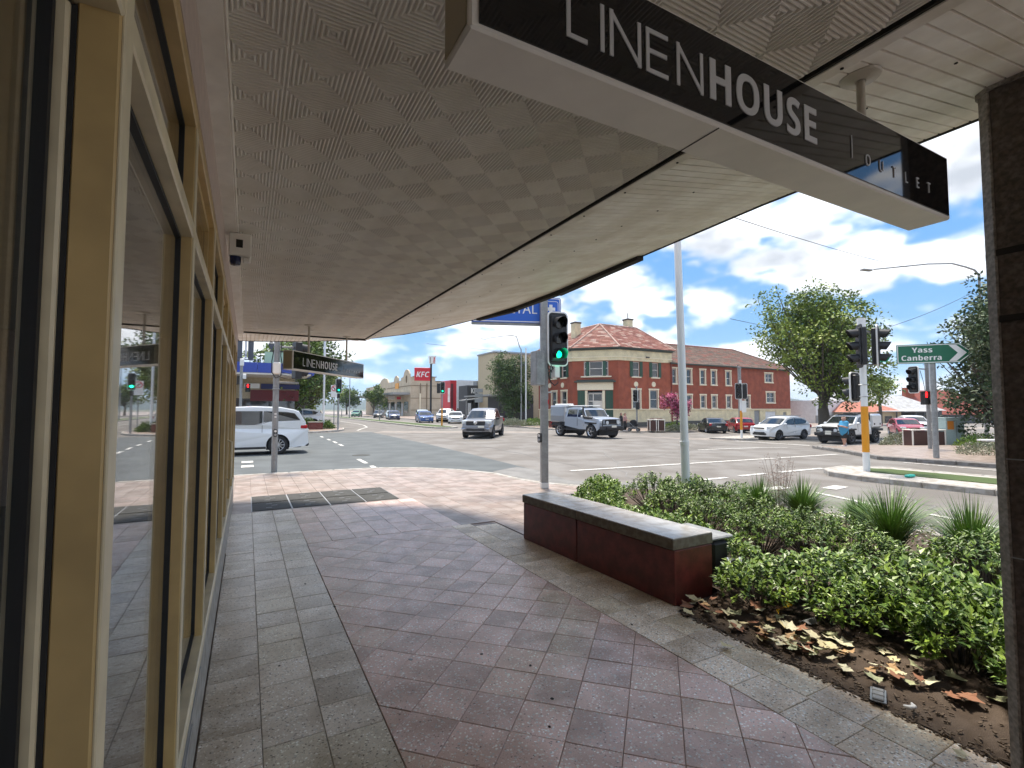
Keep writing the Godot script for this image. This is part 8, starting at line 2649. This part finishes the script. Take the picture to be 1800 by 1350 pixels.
func build_people() -> void:
	var p := person("person in a blue shirt and black shorts looking at a phone on the right corner", V(27.95, -0.42, -14.56) + V(0, gh(27.95, -14.56) + 0.13 + 0.42, 0), head(-0.95, -0.3), {"top": "cloth_blue", "pants": "cloth_black", "shoes": "cloth_white", "belly": 0.06, "long": 0.04, "hem": 0.42, "sock": 0.16, "scale": 0.93, "arms": [[V(0.08, 1.14, -0.27), V(0.3, 1.2, -0.12)], [V(0.08, 1.14, 0.27), V(0.3, 1.2, 0.1)]]})
	var ph := part_box("phone", null, M.black_plastic, V(0, 0, 0), V(0.012, 0.15, 0.075), 0.004, Basis(Vector3.BACK, -0.5))
	ph.transform = p.transform * Transform3D(Basis(), V(0.385, 1.21, 0.0))
	tag(ph, "dark phone held by the person in blue", "phone")
	person("person in dark clothes standing behind the pram by the hotel", V(31.4, -0.42, -36.2), head(0.7, 0.7), {"top": "cloth_black", "pants": "cloth_black", "shoes": "cloth_black", "hem": 0.95, "sleeve": 1.0, "cell": 0.034, "hair": 0.16, "scale": 0.96})
	person("person in a pinkish top pushing the pram by the hotel", V(31.0, -0.42, -35.2), head(0.6, 0.8), {"top": "cloth_pink", "pants": "cloth_black", "shoes": "cloth_white", "hem": 0.95, "cell": 0.034, "hair": 0.14, "scale": 0.96, "arms": [[V(0.1, 1.15, -0.24), V(0.36, 1.02, -0.16)], [V(0.1, 1.15, 0.24), V(0.36, 1.02, 0.16)]]})
	person("person in a white shirt walking by the takeaway", V(26.0, 0, -66.2), head(-0.3, 0.95), {"top": "cloth_white", "pants": "cloth_black", "shoes": "cloth_black", "hem": 0.95, "cell": 0.04, "stride": [0.2, -0.16]})
	person("person in dark clothes walking behind the white shirt at the takeaway", V(26.7, 0, -65.8), head(0.2, -0.95), {"top": "cloth_black", "pants": "cloth_black", "shoes": "cloth_black", "hem": 0.95, "sleeve": 1.0, "cell": 0.04, "stride": [0.2, -0.16]})
	# pram
	var t := thing("pram", "black pram with folding hood beside the hotel wall", "pram", V(31.45, -0.42, -34.55), head(0.6, 0.8))
	var s := S()
	for i in 7:
		var a0 := deg_to_rad(20 + i * 20)
		var a1 := deg_to_rad(20 + (i + 1) * 20)
		for z in [[-0.26, 0.26]]:
			quad(s, V(-cos(a0) * 0.36, 0.66 + sin(a0) * 0.42, z[0]), V(-cos(a1) * 0.36, 0.66 + sin(a1) * 0.42, z[0]), V(-cos(a1) * 0.36, 0.66 + sin(a1) * 0.42, z[1]), V(-cos(a0) * 0.36, 0.66 + sin(a0) * 0.42, z[1]))
			for zz in z: tri(s, V(0, 0.68, zz), V(-cos(a0) * 0.36, 0.66 + sin(a0) * 0.42, zz), V(-cos(a1) * 0.36, 0.66 + sin(a1) * 0.42, zz))
	obj("hood", s, M.cloth_black, t)
	part_box("seat", t, M.cloth_black, V(0.05, 0.6, 0), V(0.7, 0.28, 0.5), 0.08)
	part_box("basket", t, M.wall_slate, V(0, 0.3, 0), V(0.55, 0.16, 0.44), 0.03)
	s = S()
	for z in [-0.26, 0.26]:
		tube(s, [V(0.42, 0.16, z), V(0.0, 0.5, z), V(-0.5, 1.02, z)], 0.014, 6)
		tube(s, [V(-0.36, 0.16, z), V(0.1, 0.55, z)], 0.014, 6)
	tube(s, [V(-0.5, 1.02, -0.26), V(-0.5, 1.02, 0.26)], 0.018, 6)
	obj("frame", s, M.galv, t)
	for x in [0.42, -0.36]:
		for z in [-0.27, 0.27]: wheel(t, V(x, 0.15, z), 0.15, 0.05, signf(z), M.galv, 6)
	# bins
	for k in [["brown litter bin surround, left of the three by the hotel", V(33.3, -0.42, -34.1)], ["brown litter bin surround, middle of the three by the hotel", V(34.0, -0.42, -33.75)], ["brown litter bin surround, right of the three by the hotel", V(34.65, -0.42, -34.9)]]:
		bin_unit(k[0], k[1], deg_to_rad(-25), 0.66, 1.15, "litter bins by the hotel")
	bin_unit("brown panelled litter bin, left of the pair at the right corner", V(31.6, -0.42, -12.9), deg_to_rad(-30), 0.85, 1.02, "litter bins on the right corner")
	bin_unit("brown panelled litter bin, right of the pair at the right corner", V(32.35, -0.42, -12.45), deg_to_rad(-30), 0.85, 1.02, "litter bins on the right corner")
	t = thing("signal_cabinet", "pale green signal cabinet with orange label at the right corner", "cabinet", V(33.5, -0.42, -12.15), deg_to_rad(-20))
	part_box("body", t, M.cabinet_green, V(0, 0.8, 0), V(1.15, 1.5, 0.7), 0.02)
	part_box("roof", t, M.cabinet_green, V(0, 1.58, 0), V(1.22, 0.06, 0.78), 0.015)
	part_box("plinth", t, M.kerb, V(0, 0.03, 0), V(1.15, 0.1, 0.7))
	part_box("door_seam", t, M.plinth, V(0.05, 0.8, 0.352), V(0.015, 1.4, 0.006))
	part_box("label", t, M.label_orange, V(-0.3, 1.2, 0.354), V(0.4, 0.45, 0.006))
	t = thing("corner_planter", "low maroon brick planter on the left corner", "planter", V(4.9, 0, -42.6))
	part_box("wall", t, M.bench_red, V(0, 0.28, 0), V(1.1, 0.56, 0.5), 0.01)
	part_box("coping", t, M.kerb, V(0, 0.59, 0), V(1.2, 0.06, 0.6), 0.01)
	t = thing("corner_planter", "maroon brick planter end beside the silvery bushes behind the signal post", "planter", V(28.6, -0.3, -43.6))
	part_box("wall", t, M.bench_red, V(0, 0.35, 0), V(0.9, 0.7, 0.6), 0.01)
	part_box("coping", t, M.kerb, V(0, 0.73, 0), V(1.0, 0.06, 0.7), 0.01)
	t = thing("street_bench", "pale slab bench among the clipped hedges at right", "bench", V(31.2, -0.42, -9.5), deg_to_rad(-25))
	part_box("slab", t, M.sign_white, V(0, 0.6, 0), V(1.6, 0.08, 0.5), 0.01)
	for x in [-0.6, 0.6]: part_box("leg", t, M.plinth, V(x, 0.28, 0), V(0.12, 0.56, 0.4))
	t = thing("street_name_sign", "pair of pale street plates on a pole before the takeaway", "sign", V(24.9, 0, -54.6), -0.3)
	pole_part(t, "post", M.galv, 0, 4.2, 0.05)
	for y in [3.9, 3.3, 2.7]: part_box("plate", t, M.wall_grey, V(0, y, 0.05), V(1.0, 0.5, 0.04), 0.01)
	for k in [["grey bollard post on the far median, nearer", V(17.0, 0, -72)], ["grey bollard post on the far median, farther", V(16.6, 0, -102)]]:
		t = thing("median_post", k[0], "post", k[1])
		pole_part(t, "post", M.pole_grey, 0, 1.6, 0.08)
		part_box("cap", t, M.galv, V(0, 1.62, 0), V(0.2, 0.06, 0.2), 0.02)

func bin_unit(label: String, at: Vector3, turn: float, w: float, h: float, group: String) -> void:
	var t := thing("litter_bin", label, "bin", at, turn, group)
	for z in [-0.32, 0.32]:
		part_box("panel", t, M.bin_brown, V(0, h * 0.45, z), V(w - 0.08, h * 0.82, 0.03))
	for x in [-w / 2 + 0.03, w / 2 - 0.03]:
		part_box("panel", t, M.bin_brown, V(x * 0.97, h * 0.45, 0), V(0.03, h * 0.82, 0.58))
		for z in [-0.33, 0.33]: part_box("post", t, M.sign_frame, V(x, h * 0.46, z), V(0.06, h * 0.92, 0.06), 0.008)
	part_box("lid", t, M.sign_frame, V(0, h * 0.94, 0), V(w + 0.04, 0.06, 0.74), 0.015)
	var s := S()
	lathe(s, Transform3D(Basis(), V(0, h * 0.96, 0)), [Vector2(0.24, 0), Vector2(0.2, 0.07), Vector2(0.1, 0.1), Vector2(0, 0.11)], 14)
	obj("chute", s, M.bin_brown, t)

func _ready() -> void:
	NR.seed = 1
	set_camera_and_light()
	make_materials()
	build_ground()
	build_footpath()
	build_far_paths()
	build_shop()
	build_awning()
	var big := hanging_sign("large black light box reading LINENHOUSE OUTLET hung close overhead", V(1.575, 2.635, -1.035), 0.0, M.sign_face)
	hanging_sign("smaller-looking light box hung farther along towards the street corner", V(1.22, 2.385, -8.9), atan2(1.76, 1.34), M.sign_face)
	build_bench()
	build_poles()
	build_hotel()
	build_other_buildings()
	build_cars()
	build_plants()
	build_people()
